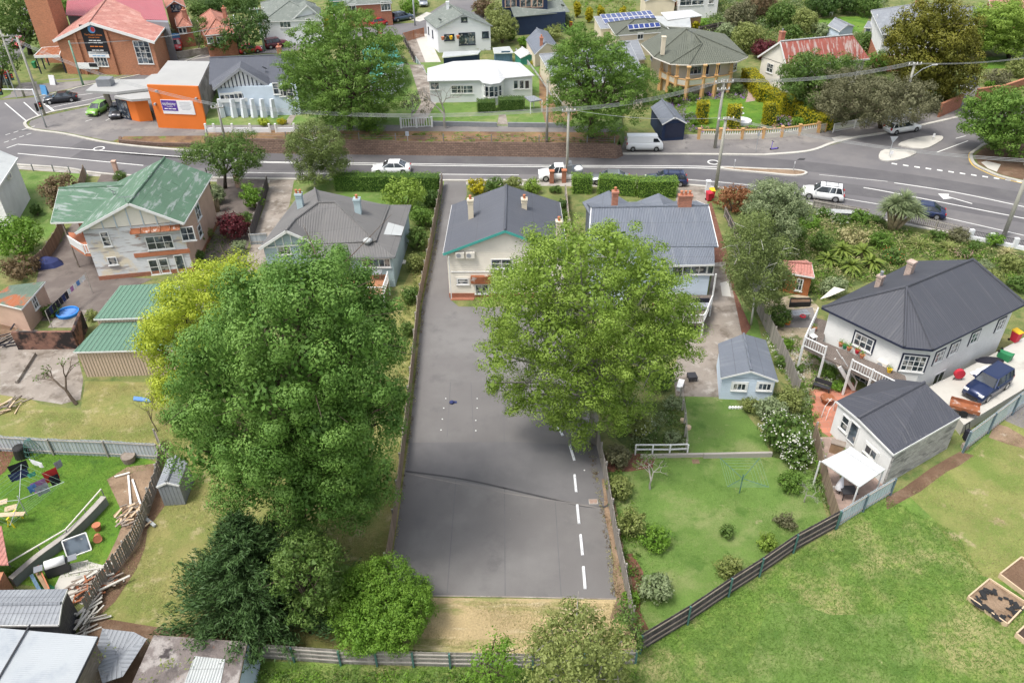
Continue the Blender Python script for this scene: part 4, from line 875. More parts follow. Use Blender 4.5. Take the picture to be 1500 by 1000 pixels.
cb=House('church_annexe','building behind the church with a flat crimson metal roof and pale end wall','building',[P(96,24,6.5),P(250,34,6.5),P(236,-6,6.5),P(98,0,6.5)],6.5,0,.3,'roof_palegrey'); cb.roof([[P(96,22,7),P(246,30,6.5),P(236,-6,7.2),P(98,1,8)]],'roof_crimson'); cb.done()
# ---------- orange building ----------
ze=5.9
ob=House('orange_building','flat roofed building with bright orange front wall and purple and white sign','building',[P(217,125,ze),P(290,127.5,ze),P(307.5,90,ze),P(246,89,ze)],ze,0,.02,'concrete_old',top=5.6)
ob.roof([[Vector(p) for p in pxy([(217,125),(290,127.5),(307.5,90),(246,89)],5.75)]],'roof_membrane')
fpx=[P(217,125,0),P(290,127.5,0)]; a=P(217,125,ze);b=P(290,127.5,ze); e=(b-a).normalized(); n=Vector((e.y,-e.x,0))
M=MB(); M.prism([(q.x,q.y) for q in (a+n*.02,a+n*.3,b+n*.3+e*.1,b+n*.02+e*.1)],0,ze+.15); fw_=M.build('front_wall','orange_paint',ob.t,world=True)
def onwall(px,py,a,b,off):
 p=VP(px,py,a,b); return p+n*off
c=VP(261,157,a+n*.3,b+n*.3); w_,h_=4.7,1.95
M=MB(); M.bar(c+n*.04-e*w_/2,c+n*.04+e*w_/2,.08,h_); sg=M.build('sign','sign_white',ob.t,world=True)
M=MB(); M.bar(c+n*.09-e*2.3,c+n*.09-e*.05,.03,1.45); q=c;
vs=[(x+ZU*.19) for x in []]
pp=MB(); pp.add([Vector(v)+ZU*.2 for v in M.v],M.f); pp.build('purple_panel','sign_purple',sg,world=True)
cc=c-e*1.17+n*.11; textmesh('epilepsy',1.95,'sign_white',sg,cc+ZU*.42,e,ZU,n); textmesh('Tasmania',.9,'sign_white',sg,cc+ZU*.08,e,ZU,n); textbar('',1.7,'sign_white',sg,cc-ZU*.25,e,ZU,n)
for k in range(6): M=MB(); wd=(1.5,1.7,1.4,1.8,1.6,1.2)[k]; q=c+e*1.15+n*.085+ZU*(.65-k*.19); M.bar(q-e*wd/2,q+e*wd/2,.01,.05); M.build('text_line','sign_grey',sg,world=True)
for x,y in ((230,133),(288,144),(228,152)): q=VP(x,y,a+n*.3,b+n*.3)+n*.2; M=MB(); M.box(q,(.25,.4,.25)); M.build('wall_lamp','grey_paint',ob.t,world=True)
ob.done()
t=thing('canopy','flat white canopy roof reaching over the forecourt beside the orange building','canopy',tuple(P(165,160)))
M=MB(); M.slab(pxy([(125,133),(146,117),(212,116),(222,109),(243,107),(232,128),(205,131),(170,135)],4.0),.35); M.build('roof','roof_membrane',t,world=True)
M=MB(); M.slab(pxy([(125,133),(170,135),(205,131.5)],3.98)[:2]+pxy([(170,136),(125,134)],3.5)[:2],.02) if 0 else None
b0=P(164,160); b1=P(155,137,3.6); M.bar((b0.x,b0.y,0),(b0.x-.4,b0.y+.2,3.65),.7,.5); M.build('support','concrete_old',t,world=True)
M=MB(); q=P(156,125,4); M.box((q.x,q.y,4.5),(2.0,1.5,1.1)); M.build('roof_box','mid_metal',t,world=True)
t=House('orange_annexe','low orange block with dark windows and a grey flat roof, beside the car yard','building',[P(168,141,3.4),P(192,146,3.4),P(221,144,3.4),P(217,131,3.4),P(190,132,3.4)],3.4,0,.5,'orange_paint')
t.roof([pxy([(167,141),(192,146),(222,144),(218,130),(190,131)],3.55)],'roof_membrane',t=.3); t.win(181,160,2.2,2.6,3,2,'navy_trim'); t.done()
# ---------- half timbered house ----------
ze=5.6
gh=House('half_timbered_house','grey roofed house with half timbered gable and tapered white porch piers','house',[P(312,129,ze),P(440,127,ze),P(430,85,ze),P(306,88,ze)],ze,ZP,.5,'paleblue_boards')
A=P(306,124,ze);B=P(440,121,ze);RL=P(307,85,7.6);RR=P(428,80,7.6)
gh.roof([[A,B,RR,RL],[RL,RR,RR+Vector((0,5,-2)),RL+Vector((0,5,-2))]],'roof_charcoal',ridges=[(RL,RR)])
GA=P(312,131,5.5);GB=P(394,126,5.5);GP=VP(351,100,GA,GB);GK=P(353,89,GP.z)
M=MB(); M.slab([GA,GP,GK,P(309,120,5.8)],.12); M.slab([GP,GB,P(398,115,5.8),GK],.12); gr=M.build('gable_roof','roof_charcoal',gh.t,world=True)
gh.fascia([(GA,GP),(GP,GB)],'grey_paint',.35); gh.gable(GA,GB,GP,.4,.1,'white_render')
e=(GB-GA).normalized(); n=Vector((e.y,-e.x,0)); L=(GB-GA).length;
for k in range(2,13):
 tt=k/14; zt=5.5+(GP.z-5.5)*(1-abs(tt-.5)*2)-.3; p=GA+e*L*tt-n*.36; M=MB(); M.bar((p.x,p.y,5.45),(p.x,p.y,max(zt,5.6)),.12,.06); M.build('timber_strip','navy_trim',gh.t,world=True)
for px,py,w_ in ((333,142,1.9),(352,140,1.6),(379,135,2.3)):
 p=VP(px,py,GA-n*.3,GB-n*.3); M=MB(); c=p
 M.bar(c-e*w_/2,c+e*w_/2,.12,1.1); M2=M.build('porch_window','white_trim',gh.t,world=True); M=MB();
 for k in range(3): M.bar(c-e*w_/2+e*(w_*(k+.08)/3)+n*.07-ZU*.08,c-e*w_/2+e*(w_*(k+.92)/3)+n*.07-ZU*.08,.02,.7)
 M.build('pane',W_,M2,world=True)
A_('white_pier',(.60,.63,.66),.8,.05,.5)
for x in (325,343,358,372,386,401):
 b=P(x+1,172,ZP); M=MB(); M.tube([(b.x,b.y,ZP),(b.x,b.y+.25,4.0)],[.5,.32],4); M.build('pier','white_pier',gh.t,world=True)
p0=P(322,146,4.0);
M=MB(); q=VP(322,148,GA-n*.2,GB-n*.2); M.bar(VP(318,149,GA,GB)-n*.3,VP(396,145,GA,GB)-n*.3,.3,.5); M.build('porch_beam','white_render',gh.t,world=True)
gh.win(405,130,.9,1.5,1,2); gh.win(414,133,1.,1.5,2,2); gh.win(425,136,.9,1.5,1,2)
gh.chimney(411,84,7.2,.6,.6,1.5); sat_dish(gh,389,107,6.3); gh.done()
# ---------- house with green roof end (behind the big street tree) ----------
g1=shed('green_roofed_house','small white house with a turquoise green roof, mostly behind the big street tree',(545,128),(592,93),(575,58),4.6,1.0,'white_render','roof_teal','y',D=(530,75),cat='house'); g1.chimney(558,60,5.,.5,.5,1.6); g1.win(570,104,.8,.9,2,1); g1.done()
# ---------- white roofed house ----------
ze=4.7
wh=House('white_roofed_house','low white house with a smooth white roof and a curved bay window','house',pxy([(626,119),(703,117.5),(707,121.5),(720,123.5),(733,121.5),(740,114.5),(783,110.5),(762,92),(713,87.5),(664,90),(626,100)],ze),ze,ZP,.25,'white_render')
ev=wh.eaves; T1=P(680,98,5.6);T2=P(728,98,5.6)
wh.roof([[ev[0],ev[1],T1],[ev[1],ev[2],ev[3],ev[4],ev[5],T2],[ev[1],T2,T1],[ev[5],ev[6],T2],[ev[6],ev[7],T2],[ev[7],ev[8],T1,T2],[ev[8],ev[9],T1],[ev[9],ev[10],T1],[ev[10],ev[0],T1]],'roof_white')
for x,w_ in ((670,1.7),(684,1.7)): wh.win(x,131,w_,1.1,2,2)
for x in (713,720,727): wh.win(x,134.5,.75,1.5,1,2)
for x,y in ((710,133),(732,133)): wh.win(x,y,.6,1.5,1,2)
for x in (755.5,764,772): wh.win(x,124,.65,1.2,1,1)
wh.win(637,126,1.2,1.,2,1); wh.done()
d=pxy([(768,142),(782,140),(794,146),(777,149)],3.2); M=MB(); M.slab(d,.15); dk=M.build('deck','roof_palegrey',wh.t,world=True)
for q in d: M=MB(); M.bar((q.x,q.y,ZP),(q.x,q.y,3.1),.12); M.build('deck_post','white_trim',wh.t,world=True)
# ---------- white gabled house ----------
ze=4.2; A=P(638.8,42,ze);B=P(721.6,38,ze);D=P(620.8,26.4,ze); C=B+(D-A)
w2=House('white_gabled_house','white rendered house with a mossy grey gable roof and dark framed glass doors','house',[A,B,C,D],ze,0,.3,'white_render')
R1=VP(678.4,21,A,B);R2=P(656.8,5,R1.z); w2.roof([[A,R1,R2,D],[R1,B,C,R2]],'roof_grey_green',ridges=[(R1,R2)]); w2.fascia([(A,R1),(R1,B)],'grey_paint',.14); w2.gable(A,B,R1,.3)
w2.chimney(656,13,6.,.5,.5,1.2,'white_render',0); sat_dish(w2,645,35,4.6)
w2.win(658,55,1.7,1.,2,1,'navy_trim'); w2.win(684,57,2.8,2.,3,1,'navy_trim'); w2.win(711,51,1.1,1.,2,1,'navy_trim'); w2.win(680,29,1.,.7,1,1,'navy_trim'); w2.win(628,45,.5,1.2,1,1,'navy_trim');w2.win(634,50,.5,1.2,1,1,'navy_trim'); w2.done()
t=shed('lean_to','blue walled lean to with a pale flat roof below the white gabled house',(648,84),(700,79),(704,74),2.4,.0,'navy_paint','roof_lightgrey','y',D=(650,76),skil=True); t.done()
t=shed('garden_shed','slate blue garden shed with double doors behind the white roofed house',(724,78),(752,77),(746,68),2.2,.0,'bluegrey_paint' if 0 else 'navy_paint','roof_lightgrey','y',D=(722,70),skil=True); MATS['slate']=mat('slate',(.10,.17,.24),.7,.08,1,bump=('rib',.3,.02)); t.wallm='slate'; t.win(741,82,1.4,1.5,2,1,'slate',gm=MATS['slate']); t.done()
t=shed('garden_shed','dark green shed with a small white gable roof, beside a yellow bush',(762,85),(789,84),(776,74),2.2,.7,'green_paint' if 0 else 'roof_teal','roof_white','y',D=(753,77)); t.done()
# ---------- navy house ----------
nh=House('navy_house','dark navy timber house with pink framed windows and a pale green roof','house',pxy([(753,24),(832,18),(820,0),(745,3)],3.6),3.6,0,.4,'navy_paint');
nh.roof([pxy([(753,25),(835,17.5)],3.5)+pxy([(822,-2),(748,11)],4.8)],'roof_grey_green');
up=pxy([(737,12),(802,9),(800,-8),(735,-6)],4.6); M=MB(); M.prism([(q.x,q.y) for q in up],3.,7.5); M.build('upper_storey','navy_paint',nh.t,world=True)
for x in (748,770,787):
 c=VP(x,5,up[0],up[1]); e=(up[1]-up[0]); e.z=0; e.normalize(); n=Vector((e.y,-e.x,0)); M=MB(); M.bar(c-e*1.1+n*.04,c+e*1.1+n*.04,.08,1.5); o=M.build('window','pink_render',nh.t,world=True); M=MB();
 for s_ in (-.52,.52): M.bar(c+e*(s_-.42)+n*.09,c+e*(s_+.42)+n*.09,.02,1.2)
 M.build('pane',W_,o,world=True)
an=shed('annexe','x',(779,26),(815,22),(812,16),3.0,.0,'navy_paint','roof_lightgrey','y',D=(778,20),skil=True,cat='house')
an.win(798,33,2.8,1.3,3,1,'pink_render'); an.done()
for c_ in list(an.t.children):
 q=c_; m_=Matrix.Translation(an.t.location-nh.t.location); q.data.transform(m_); [g_.data.transform(m_) for g_ in q.children]; q.parent=nh.t
bpy.data.objects.remove(an.t)
sat_dish(nh,824,14,4.3); nh.done()
# ---------- houses behind the second street tree ----------
t=shed('grey_cottage','small cottage with a slate grey gable roof and red brick chimney behind the street tree',(783,80),(818,68),(802,46),3.6,1.2,'cream_render','roof_bluegrey','y',D=(770,58),cat='house'); t.chimney(793,70,4.,.5,.5,1.6); t.done()
t=shed('grey_roofed_house','house with a plain grey hip roof hidden behind the second street tree',(818,128),(946,112),(922,62),4.6,1.6,'cream_render','roof_palegrey','hip',D=(790,80),cat='house'); t.done()
so_=shed('solar_house','olive tiled hip roof house with blue solar panels on its front slope',(902,52),(984,46),(960,28),3.8,1.3,'cream_render','roof_tile_olive','hip',D=(890,34),cat='house')
A_('solar_blue',(.03,.05,.18),.25,.1,2)
def solar(parent,p0,du,dv,nu,nv,name='solar_panel'):
 """du: step along a row, dv: step up the slope; world vectors"""
 for j in range(nv):
  for i in range(nu):
   a=p0+du*i+dv*j; q=[a+du*.04+dv*.03,a+du*.96+dv*.03,a+du*.96+dv*.97,a+du*.04+dv*.97]; M=MB(); M.slab([v+Vector((0,0,.05)) for v in q],.05); o=M.build(name,'white_trim',parent,world=True)
   q=[a+du*.09+dv*.08,a+du*.91+dv*.08,a+du*.91+dv*.92,a+du*.09+dv*.92]; M=MB(); M.slab([v+Vector((0,0,.07)) for v in q],.015); M.build('cells','solar_blue',o,world=True)
p0=P(921,44,4.4);p1=P(968,40,4.4);pv=P(919,37,4.9); solar(so_.t,p0,(p1-p0)/6,(pv-p0),6,1); so_.win(938,53,1.,1.,2,1); so_.done()
s2=shed('solar_shed_house','long low house whose whole pale roof carries two rows of solar panels',(880,42),(962,36),(945,20),3.6,.0,'cream_render','roof_palegrey','y',D=(870,24),skil=True,cat='house');
p0=P(886,35.5,3.72);p1=P(963,29,3.72);pv=P(882,28.5,3.72); solar(s2.t,p0,(p1-p0)/10,(pv-p0),10,2); s2.done()
t=shed('awning','red and white striped awning behind the beige house',(948,56),(986,50),(978,44),2.8,.4,'cream_render','white_trim','y',D=(942,48),skil=True,cat='awning');
M=MB(); a=P(948,56,2.83);b=P(986,50,2.83);c=P(978,44,3.23);d=P(942,48,3.23)
for k in range(12):
 f0,f1=(k+.05)/12,(k+.5)/12; M.slab([a.lerp(b,f0),a.lerp(b,f1),d.lerp(c,f1),d.lerp(c,f0)],.01)
M.build('stripe','sign_red',t.t,world=True); t.done()
t=shed('lean_to','blue green iron lean to roof left of the beige house',(902,60),(938,58),(930,50),2.6,.0,'cream_render','slate','y',D=(898,52),skil=True); t.done()
t=shed('grey_outbuilding','plain grey roofed outbuilding left of the beige house, behind the tree',(912,92),(946,86),(934,60),2.8,.2,'cream_render','roof_palegrey','y',D=(905,62),skil=True); t.done()
t=shed('timber_cabin','brown timber cabin with a flat white roof in the far back garden',(978,29),(1029,23),(1012,16),2.4,.2,'timber','roof_white','y',D=(968,20),skil=True); t.done()
t=shed('bird_netting_frame','pale netted garden enclosure left of the brown cabin',(965,38),(1012,40),(1010,26),2.,.3,'netting' if 0 else 'roof_lightgrey','roof_lightgrey','y',D=(960,26),skil=True,cat='enclosure'); t.done()
# ---------- beige verandah house ----------
ze=5.; ev=pxy([(939,64),(958,84),(982,93.6),(1009.6,95),(1081.6,90),(1096,83),(1062,50),(1006,40),(975,44)],ze)
be=House('beige_house','beige two storey house with an olive tiled roof and a columned upper verandah','house',ev,ze,0,.5,'cream_render');
be.wm=MB(); be.wm.prism([(q.x,q.y) for q in inset(ev,1.7)],0,4.97);
e_=inset(ev,1.7); e_=e_ if sum(e_[i].x*e_[(i+1)%9].y-e_[(i+1)%9].x*e_[i].y for i in range(9))>0 else e_[::-1]; be.fp=e_
T=P(1006,43,7.6); T2=P(1018,50,7.6); A2=P(1029,63.6,6.9)
be.roof([[ev[i],ev[(i+1)%9],(T2 if i in (3,4,5) else T)] for i in range(9)]+[[ev[6],T,T2],[ev[3],T2,T]]+[[ev[2]+Vector((0,0,.02)),ev[3]+Vector((0,0,.02)),A2],[ev[3]+Vector((0,0,.02)),ev[4]+Vector((0,0,.02)),A2]],'roof_tile_olive',ridges=[(T,ev[1]),(T2,ev[5]),(A2,ev[3]),(A2,ev[2]),(A2,T2),(T,T2)])
be.fascia([(ev[i],ev[i+1]) for i in range(5)],'cream_flat',.16)
be.chimney(971,72,6.2,.55,.55,1.8,'cream_render',0,'lead_grey'); antenna(be,1012,62,7.,1.6)
A_('tan_column',(.56,.34,.15),.8,.06,.6)
cpx=[(966,132),(977,138),(988,143),(1004,146),(1027,143),(1045,141),(1066,137)]
cps=[]
for x,y in cpx:
 b=P(x,y,0); cps.append(b); M=MB(); M.tube([(b.x,b.y,0),(b.x,b.y,3.1)],[.36,.30],4); M.box((b.x,b.y,3.15),(.6,.6,.12)); M.box((b.x-.12,b.y,3.9),(.16,.16,1.6)); M.box((b.x+.12,b.y,3.9),(.16,.16,1.6)); M.box((b.x,b.y,4.78),(.6,.5,.2)); M.build('column','tan_column',be.t,world=True)
for i in range(len(cps)-1):
 a=cps[i];b=cps[i+1]; M=MB(); M.bar((a.x,a.y,2.45),(b.x,b.y,2.45),.15,.75); o=M.build('balustrade_panel','cream_boards',be.t,world=True); M=MB(); M.bar((a.x,a.y,2.88),(b.x,b.y,2.88),.24,.12); M.bar((a.x,a.y,1.98),(b.x,b.y,1.98),.2,.14); M.build('coping','tan_column',o,world=True)
M=MB(); fl=[(c.x,c.y) for c in cps]+[(cps[-1].x,cps[-1].y+3),(cps[0].x+.5,cps[0].y+3)]; M.prism(fl,1.8,1.95); M.build('verandah_floor','deck_boards',be.t,world=True)
be.win(1019,103,1.8,1.1,3,1); be.win(1035,101,.8,1.7,1,1,gm=MATS['navy_trim'],name='door'); be.win(1051,100,.8,1.7,1,1,gm=MATS['navy_trim'],name='door'); be.win(1075,99,1.6,1.1,2,2); be.win(955,82,1.2,1.2,2,1); be.done()
t=thing('garden_wall','cream garden wall with tan piers and white balusters in front of the beige house','wall',tuple(P(1110,200)))
gp=[(1023,204),(1054,204),(1086,204),(1117,203),(1144,201),(1170,198),(1197,194)]
for i in range(len(gp)-1):
 a=P(*gp[i]);b=P(*gp[i+1]); M=MB(); M.bar(a+ZU*.35,b+ZU*.35,.22,.7); L=(b-a).length; k=int(L/.3); M2=MB()
 for j in range(1,k): q=a.lerp(b,j/k); M2.lathe((q.x,q.y,.7),[(.06,0),(.09,.15),(.05,.4),(.07,.5)],6)
 M.build('base_wall','cream_boards',t,world=True); M2.build('balusters','white_trim',t,world=True); M=MB(); M.bar(a+ZU*1.25,b+ZU*1.25,.2,.12); M.build('rail','tan_column',t,world=True)
for q in gp: a=P(*q); M=MB(); M.box((a.x,a.y,.72),(.34,.34,1.44)); M.box((a.x,a.y,1.47),(.44,.44,.1)); M.build('pier','tan_column',t,world=True)
ng=shed('single_garage','dark navy single garage with a grey gable roof opening onto the footpath',(970,182),(1006,180),(984,153),2.4,.9,'navy_paint','roof_bluegrey','y',D=(953,157),cat='garage'); ng.panel('roller_door',988,191,2.5,1.9,'navy_trim'); ng.done()
# ---------- red rusty roofed house ----------
ze=4.; A=P(1110,83,ze);B=P(1152,98,ze); C=P(1274,86,ze)
RA=VP(1143,61,A,B); RB=P(1249,51,RA.z); D=A+(C-B)
re_=House('red_roofed_house','cream rendered house with a faded rusty red iron roof and red brick chimney','house',[A,B,C,D],ze,0,.4,'cream_flat')
re_.roof([[RA,B,C,RB],[A,RA,RB,D],[RB,C,D]],'roof_red_rust',ridges=[(RA,RB)],rm='roof_lightgrey'); re_.fascia([(A,RA),(RA,B),(B,C)],'white_trim',.25); re_.gable(A,B,RA,.35); re_.win(1128,100,1.3,1.3,2,2,trim='cream_flat'); re_.chimney(1143,66,5.2,.7,.7,2.0,'chimney_brick',1,'lead_grey',.3); re_.done()
# ---------- mansion ----------
ze=6.; mn=shed('grey_mansion','large house with a grey iron hip roof, white boards over brick, behind the golden tree',(1292,50),(1422,46),(1440,12),ze,2.6,'white_boards','roof_palegrey','hip',D=(1276,16),cat='house',over=.3,plinth=(2.6,'brick_red')); mn.win(1299,58,1.1,1.3,2,2); mn.win(1308,59,.9,1.3,2,2); mn.win(1284,28,.8,1.2,1,2); mn.chimney(1344,13,8.,.9,.9,1.6,'chimney_brick',1); mn.done()
t=shed('porch','small porch with a grey skillion roof at the side of the mansion',(1266,40),(1284,41),(1287,32),4.,.0,'white_boards','roof_palegrey','y',D=(1272,31),skil=True,cat='porch'); t.win(1270,50,.8,1.8,1,1); t.done()
t=shed('garden_pavilion','small grey gable roofed shed on the far lawn',(1213,37),(1230,46),(1252,38),2.4,.7,'paleblue_boards','roof_palegrey','x',D=(1230,28)); t.done()
# ---------- houses along the back street ----------
ze=4.2
t=shed('white_villa','white villa with grey green roofs and an arched porch beside the back street',(385,32),(474,29),(462,6),ze,2.2,'white_render','roof_grey_green','hip',D=(382,4),cat='house'); t.win(418,36,1.9,1.1,3,1); t.win(452,32,1.,1.1,1,1);
GA=P(428,29,4.3);GB=P(471,25,4.3);GP=VP(450,8,GA,GB); GK=P(446,0,GP.z); M=MB(); M.slab([GA,GP,GK,P(424,16,4.8)],.1); M.slab([GP,GB,P(470,12,4.8),GK],.1); M.build('gable_roof','roof_grey_green',t.t,world=True); t.gable(GA,GB,GP,.3); t.fascia([(GA,GP),(GP,GB)],'white_trim',.2)
pa=P(396,56); M=MB(); M.box((pa.x,pa.y,1.6),(3.2,1.6,3.2)); pw=M.build('porch','white_render',t.t,world=True); M=MB(); M.box((pa.x,pa.y-.82,1.2),(1.4,.06,2.2)); M.build('porch_opening','navy_trim',pw,world=True); M=MB(); M.lathe((pa.x,pa.y-.2,3.2),[(1.9,0),(1.6,.5),(.8,.9),(.1,1.0)],12); M.build('porch_dome','roof_grey_green',pw,world=True,smooth=True); t.done()
t=shed('brick_tile_house','brick house with an orange terracotta tile hip roof behind the dark hedge trees',(300,52),(345,48),(333,22),3.8,2.0,'brick_red','roof_tile_orange','hip',D=(288,28),cat='house'); t.chimney(272,30,5.,.7,.7,1.8) if 0 else t.chimney(330,24,5.,.6,.6,1.4); t.win(322,58,1.,1.,2,1); t.win(308,59,1.,1.,2,1); t.done()
t=shed('brick_cottage','small brick cottage with an orange tile roof and paired arched windows',(259,40),(282,38),(276,24),3.6,1.2,'brick_red','roof_tile_orange','hip',D=(256,26),cat='house'); t.chimney(272,28,4.4,.7,.7,1.6); t.win(265,45,.7,.9,1,1); t.win(270,45,.7,.9,1,1); t.done()
t=shed('brick_flats','red brick house end with dark windows at the top left',(242,12),(272,10),(266,-8),5.,1.2,'brick_red','roof_tile_orange','y',D=(238,-6),cat='house'); t.win(258,12,1.8,1.2,3,1,'navy_trim'); t.done()
t=shed('brick_arch_house','red brick house with an arched porch and pale green roof across the back street',(505,8),(574,4),(566,-12),4.2,1.4,'brick_red','roof_grey_green','hip',D=(500,-8),cat='house'); pa=P(544,22); M=MB(); M.box((pa.x,pa.y,1.7),(3.2,1.6,3.4)); pw=M.build('porch','brick_red',t.t,world=True); M=MB(); M.box((pa.x,pa.y-.82,1.1),(1.7,.06,2.2)); M.lathe((pa.x,pa.y-.8,2.2),[(.85,0),(.01,.02)],10); M.build('porch_opening','navy_trim',pw,world=True); t.win(565,9,1.8,1.6,3,1); t.win(515,12,1.6,1.4,2,1); t.done()
t=shed('white_garage','white garage with a green roller door at the end of a short driveway',(483,2),(505,1),(503,-8),3.2,.0,'white_render','roof_membrane','y',D=(482,-6),skil=True,cat='garage'); t.panel('roller_door',493,8,3.0,2.2,'roof_teal'); t.done()
t=shed('far_house','pale house with long window bands at the top of the photo, above the cabin',(994,-8),(1055,-10),(1050,-25),4.6,1.4,'white_boards','roof_palegrey','hip',D=(992,-22),cat='house'); t.win(1005,2,2.4,1.6,2,2); t.win(1022,1,2.4,1.6,2,2); t.win(1042,0,1.,1.4,1,2); t.done()
t=shed('far_cottage','low cottage with a slate roof edge at the top, left of the pale house',(945,2),(990,2),(985,-12),3.2,1.2,'cream_render','roof_bluegrey','y',D=(938,-10),cat='house'); t.done()
t=shed('far_brick_house','brick and cream house glimpsed through the bright tree at the top right',(1452,20),(1520,18),(1515,-5),4.4,1.6,'brick_red','roof_tile_red','hip',D=(1448,-4),cat='house'); t.win(1470,28,1.4,1.4,2,1); t.done()
# ================= PLANTS =================
L_=leafmat
L_('leaf_ash',(.045,.135,.017),(.23,.38,.085)); L_('leaf_yellow',(.26,.36,.03),(.52,.58,.07)); L_('leaf_pine',(.018,.052,.014),(.085,.155,.045),.15)
L_('leaf_lime',(.07,.17,.015),(.22,.37,.05)); L_('leaf_elm',(.105,.195,.018),(.33,.45,.085)); L_('leaf_olive',(.14,.18,.04),(.32,.36,.12)); L_('leaf_linden',(.06,.14,.018),(.20,.32,.06))
L_('leaf_gold_cypress',(.075,.090,.010),(.22,.21,.03),.2); L_('leaf_dark',(0.029,0.072,0.014),(0.094,0.16,0.036),.2); L_('leaf_sage',(0.145,0.203,0.087),(0.348,0.406,0.217)); L_('leaf_birch',(.09,.13,.03),(.24,.30,.10))
L_('leaf_burgundy',(0.065,0.014,0.02),(0.189,0.043,0.052)); L_('leaf_rust',(.20,.085,.035),(.36,.17,.08)); L_('leaf_gold',(0.264,0.253,0.011),(0.506,0.44,0.022)); L_('leaf_hedge',(.13,.27,.03),(.30,.44,.08)); L_('leaf_brown',(0.109,0.08,0.043),(0.246,0.174,0.094)); L_('leaf_mid',(.05,.12,.02),(.17,.25,.06)); L_('leaf_greybrown',(0.102,0.109,0.051),(0.232,0.225,0.123)); L_('leaf_straw',(0.275,0.264,0.11),(0.55,0.506,0.264)); L_('petal_white',(.42,.42,.36),(.68,.67,.60),.2); L_('petal_pink',(.50,.22,.26),(.7,.4,.42),.2); L_('petal_purple',(.25,.10,.42),(.45,.24,.62),.2); L_('petal_red',(.5,.08,.03),(.6,.18,.06),.2); L_('grass_blade',(.09,.19,.025),(.19,.30,.065),.3); L_('grass_blade_dry',(.24,.24,.09),(.42,.38,.18),.3); L_('leaf_fern',(.10,.17,.025),(.27,.33,.07))
A_('bark_brown',(.10,.075,.055),.95,.25,2,bump=('n',6,.03)); A_('bark_grey',(.30,.28,.25),.95,.2,2); A_('bark_white',(.58,.56,.52),.9,.15,3,layers=[((.12,.10,.09),4,.66,.04,(1,1,1))]); A_('bark_dark',(.05,.04,.032),.95,.2,2)
def rndunit(rng,n):
 v=rng.normal(size=(n,3)); return v/np.linalg.norm(v,axis=1,keepdims=True)
def leafmesh(name,C,Nn,sz,rng,m,parent=None,asp=.55,rnd=None,T=None,smooth=False):
 """one mesh of many small diamond leaves. C centres, Nn normals, sz lengths"""
 n=len(C);
 if T is None: T=rndunit(rng,n)
 T=T-Nn*np.sum(T*Nn,axis=1,keepdims=True); T/=np.linalg.norm(T,axis=1,keepdims=True)+1e-9; B=np.cross(Nn,T)
 sz=np.asarray(sz).reshape(-1,1)*np.ones((n,1)); h=sz*.5
 V=np.empty((n,4,3)); V[:,0]=C-T*h; V[:,1]=C+B*h*asp+Nn*h*.15-T*h*.1; V[:,2]=C+T*h; V[:,3]=C-B*h*asp+Nn*h*.15-T*h*.1
 me=bpy.data.meshes.new(name); me.vertices.add(n*4); me.vertices.foreach_set('co',V.astype(np.float32).ravel())
 me.loops.add(n*4); me.loops.foreach_set('vertex_index',np.arange(n*4,dtype=np.int32)); me.polygons.add(n); me.polygons.foreach_set('loop_start',np.arange(0,n*4,4,dtype=np.int32)); me.polygons.foreach_set('loop_total',np.full(n,4,dtype=np.int32))
 me.update(calc_edges=True)
 at=me.attributes.new('rnd','FLOAT','FACE'); at.data.foreach_set('value',(rng.random(n) if rnd is None else np.clip(rnd,0,1)).astype(np.float32))
 me.materials.append(MATS[m]); o=bpy.data.objects.new(name,me); COL.objects.link(o)
 if parent is not None: o.parent=parent
 return o
def puffcloud(rng,blobs,dens,pr,per,leaf,zmin=.15,inner=True,flat=.0,droop=0.,shell=(.82,1.04)):
 """blobs: (centre(3), radius(3)) ; returns leaf centres, normals, sizes, tint"""
 Cs=[];Ns=[];Sz=[];Rn=[]; BC=np.array([b[0] for b in blobs]); BR=np.array([b[1] for b in blobs])
 cen=BC.mean(0)
 for c,r in blobs:
  c=np.array(c);r=np.array(r); k=max(6,int(dens*(r[0]*r[1]+r[0]*r[2]+r[1]*r[2])/3*4))
  d=rndunit(rng,k); p=c+d*r*rng.uniform(*shell,(k,1))
  q=((p[:,None,:]-BC[None])/BR[None]); ins=(np.sum(q*q,axis=2)<.62).sum(1)>0
  ok=(~ins)&(p[:,2]>zmin); p=p[ok];d=d[ok]
  for pp,dd in zip(p,d):
   rr=pr*rng.uniform(.65,1.3); u=rndunit(rng,per); rad=rr*rng.uniform(.0,1,(per,1))**.3
   off=u*rad; off[:,2]*=(1-flat); off[:,2]-=droop*rng.random(per)*rr
   Cs.append(pp+off); nn=u*2.0+dd*.4+rndunit(rng,per)*.5+np.array([0,0,.3]); Ns.append(nn/np.linalg.norm(nn,axis=1,keepdims=True))
   Sz.append(leaf*rng.uniform(.65,1.25,per)); t=rng.uniform(-.34,.34); Rn.append(np.clip(rng.random(per)*.5+.27+t,0,1))
  if inner:
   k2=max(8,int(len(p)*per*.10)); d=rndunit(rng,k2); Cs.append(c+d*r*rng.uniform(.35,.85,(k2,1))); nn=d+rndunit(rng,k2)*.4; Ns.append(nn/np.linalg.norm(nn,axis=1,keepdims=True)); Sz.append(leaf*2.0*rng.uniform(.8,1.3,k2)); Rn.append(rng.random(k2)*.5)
 C=np.concatenate(Cs);Nn=np.concatenate(Ns);S_=np.concatenate(Sz);R_=np.concatenate(Rn); ok=C[:,2]>.03
 return C[ok],Nn[ok],S_[ok],R_[ok]
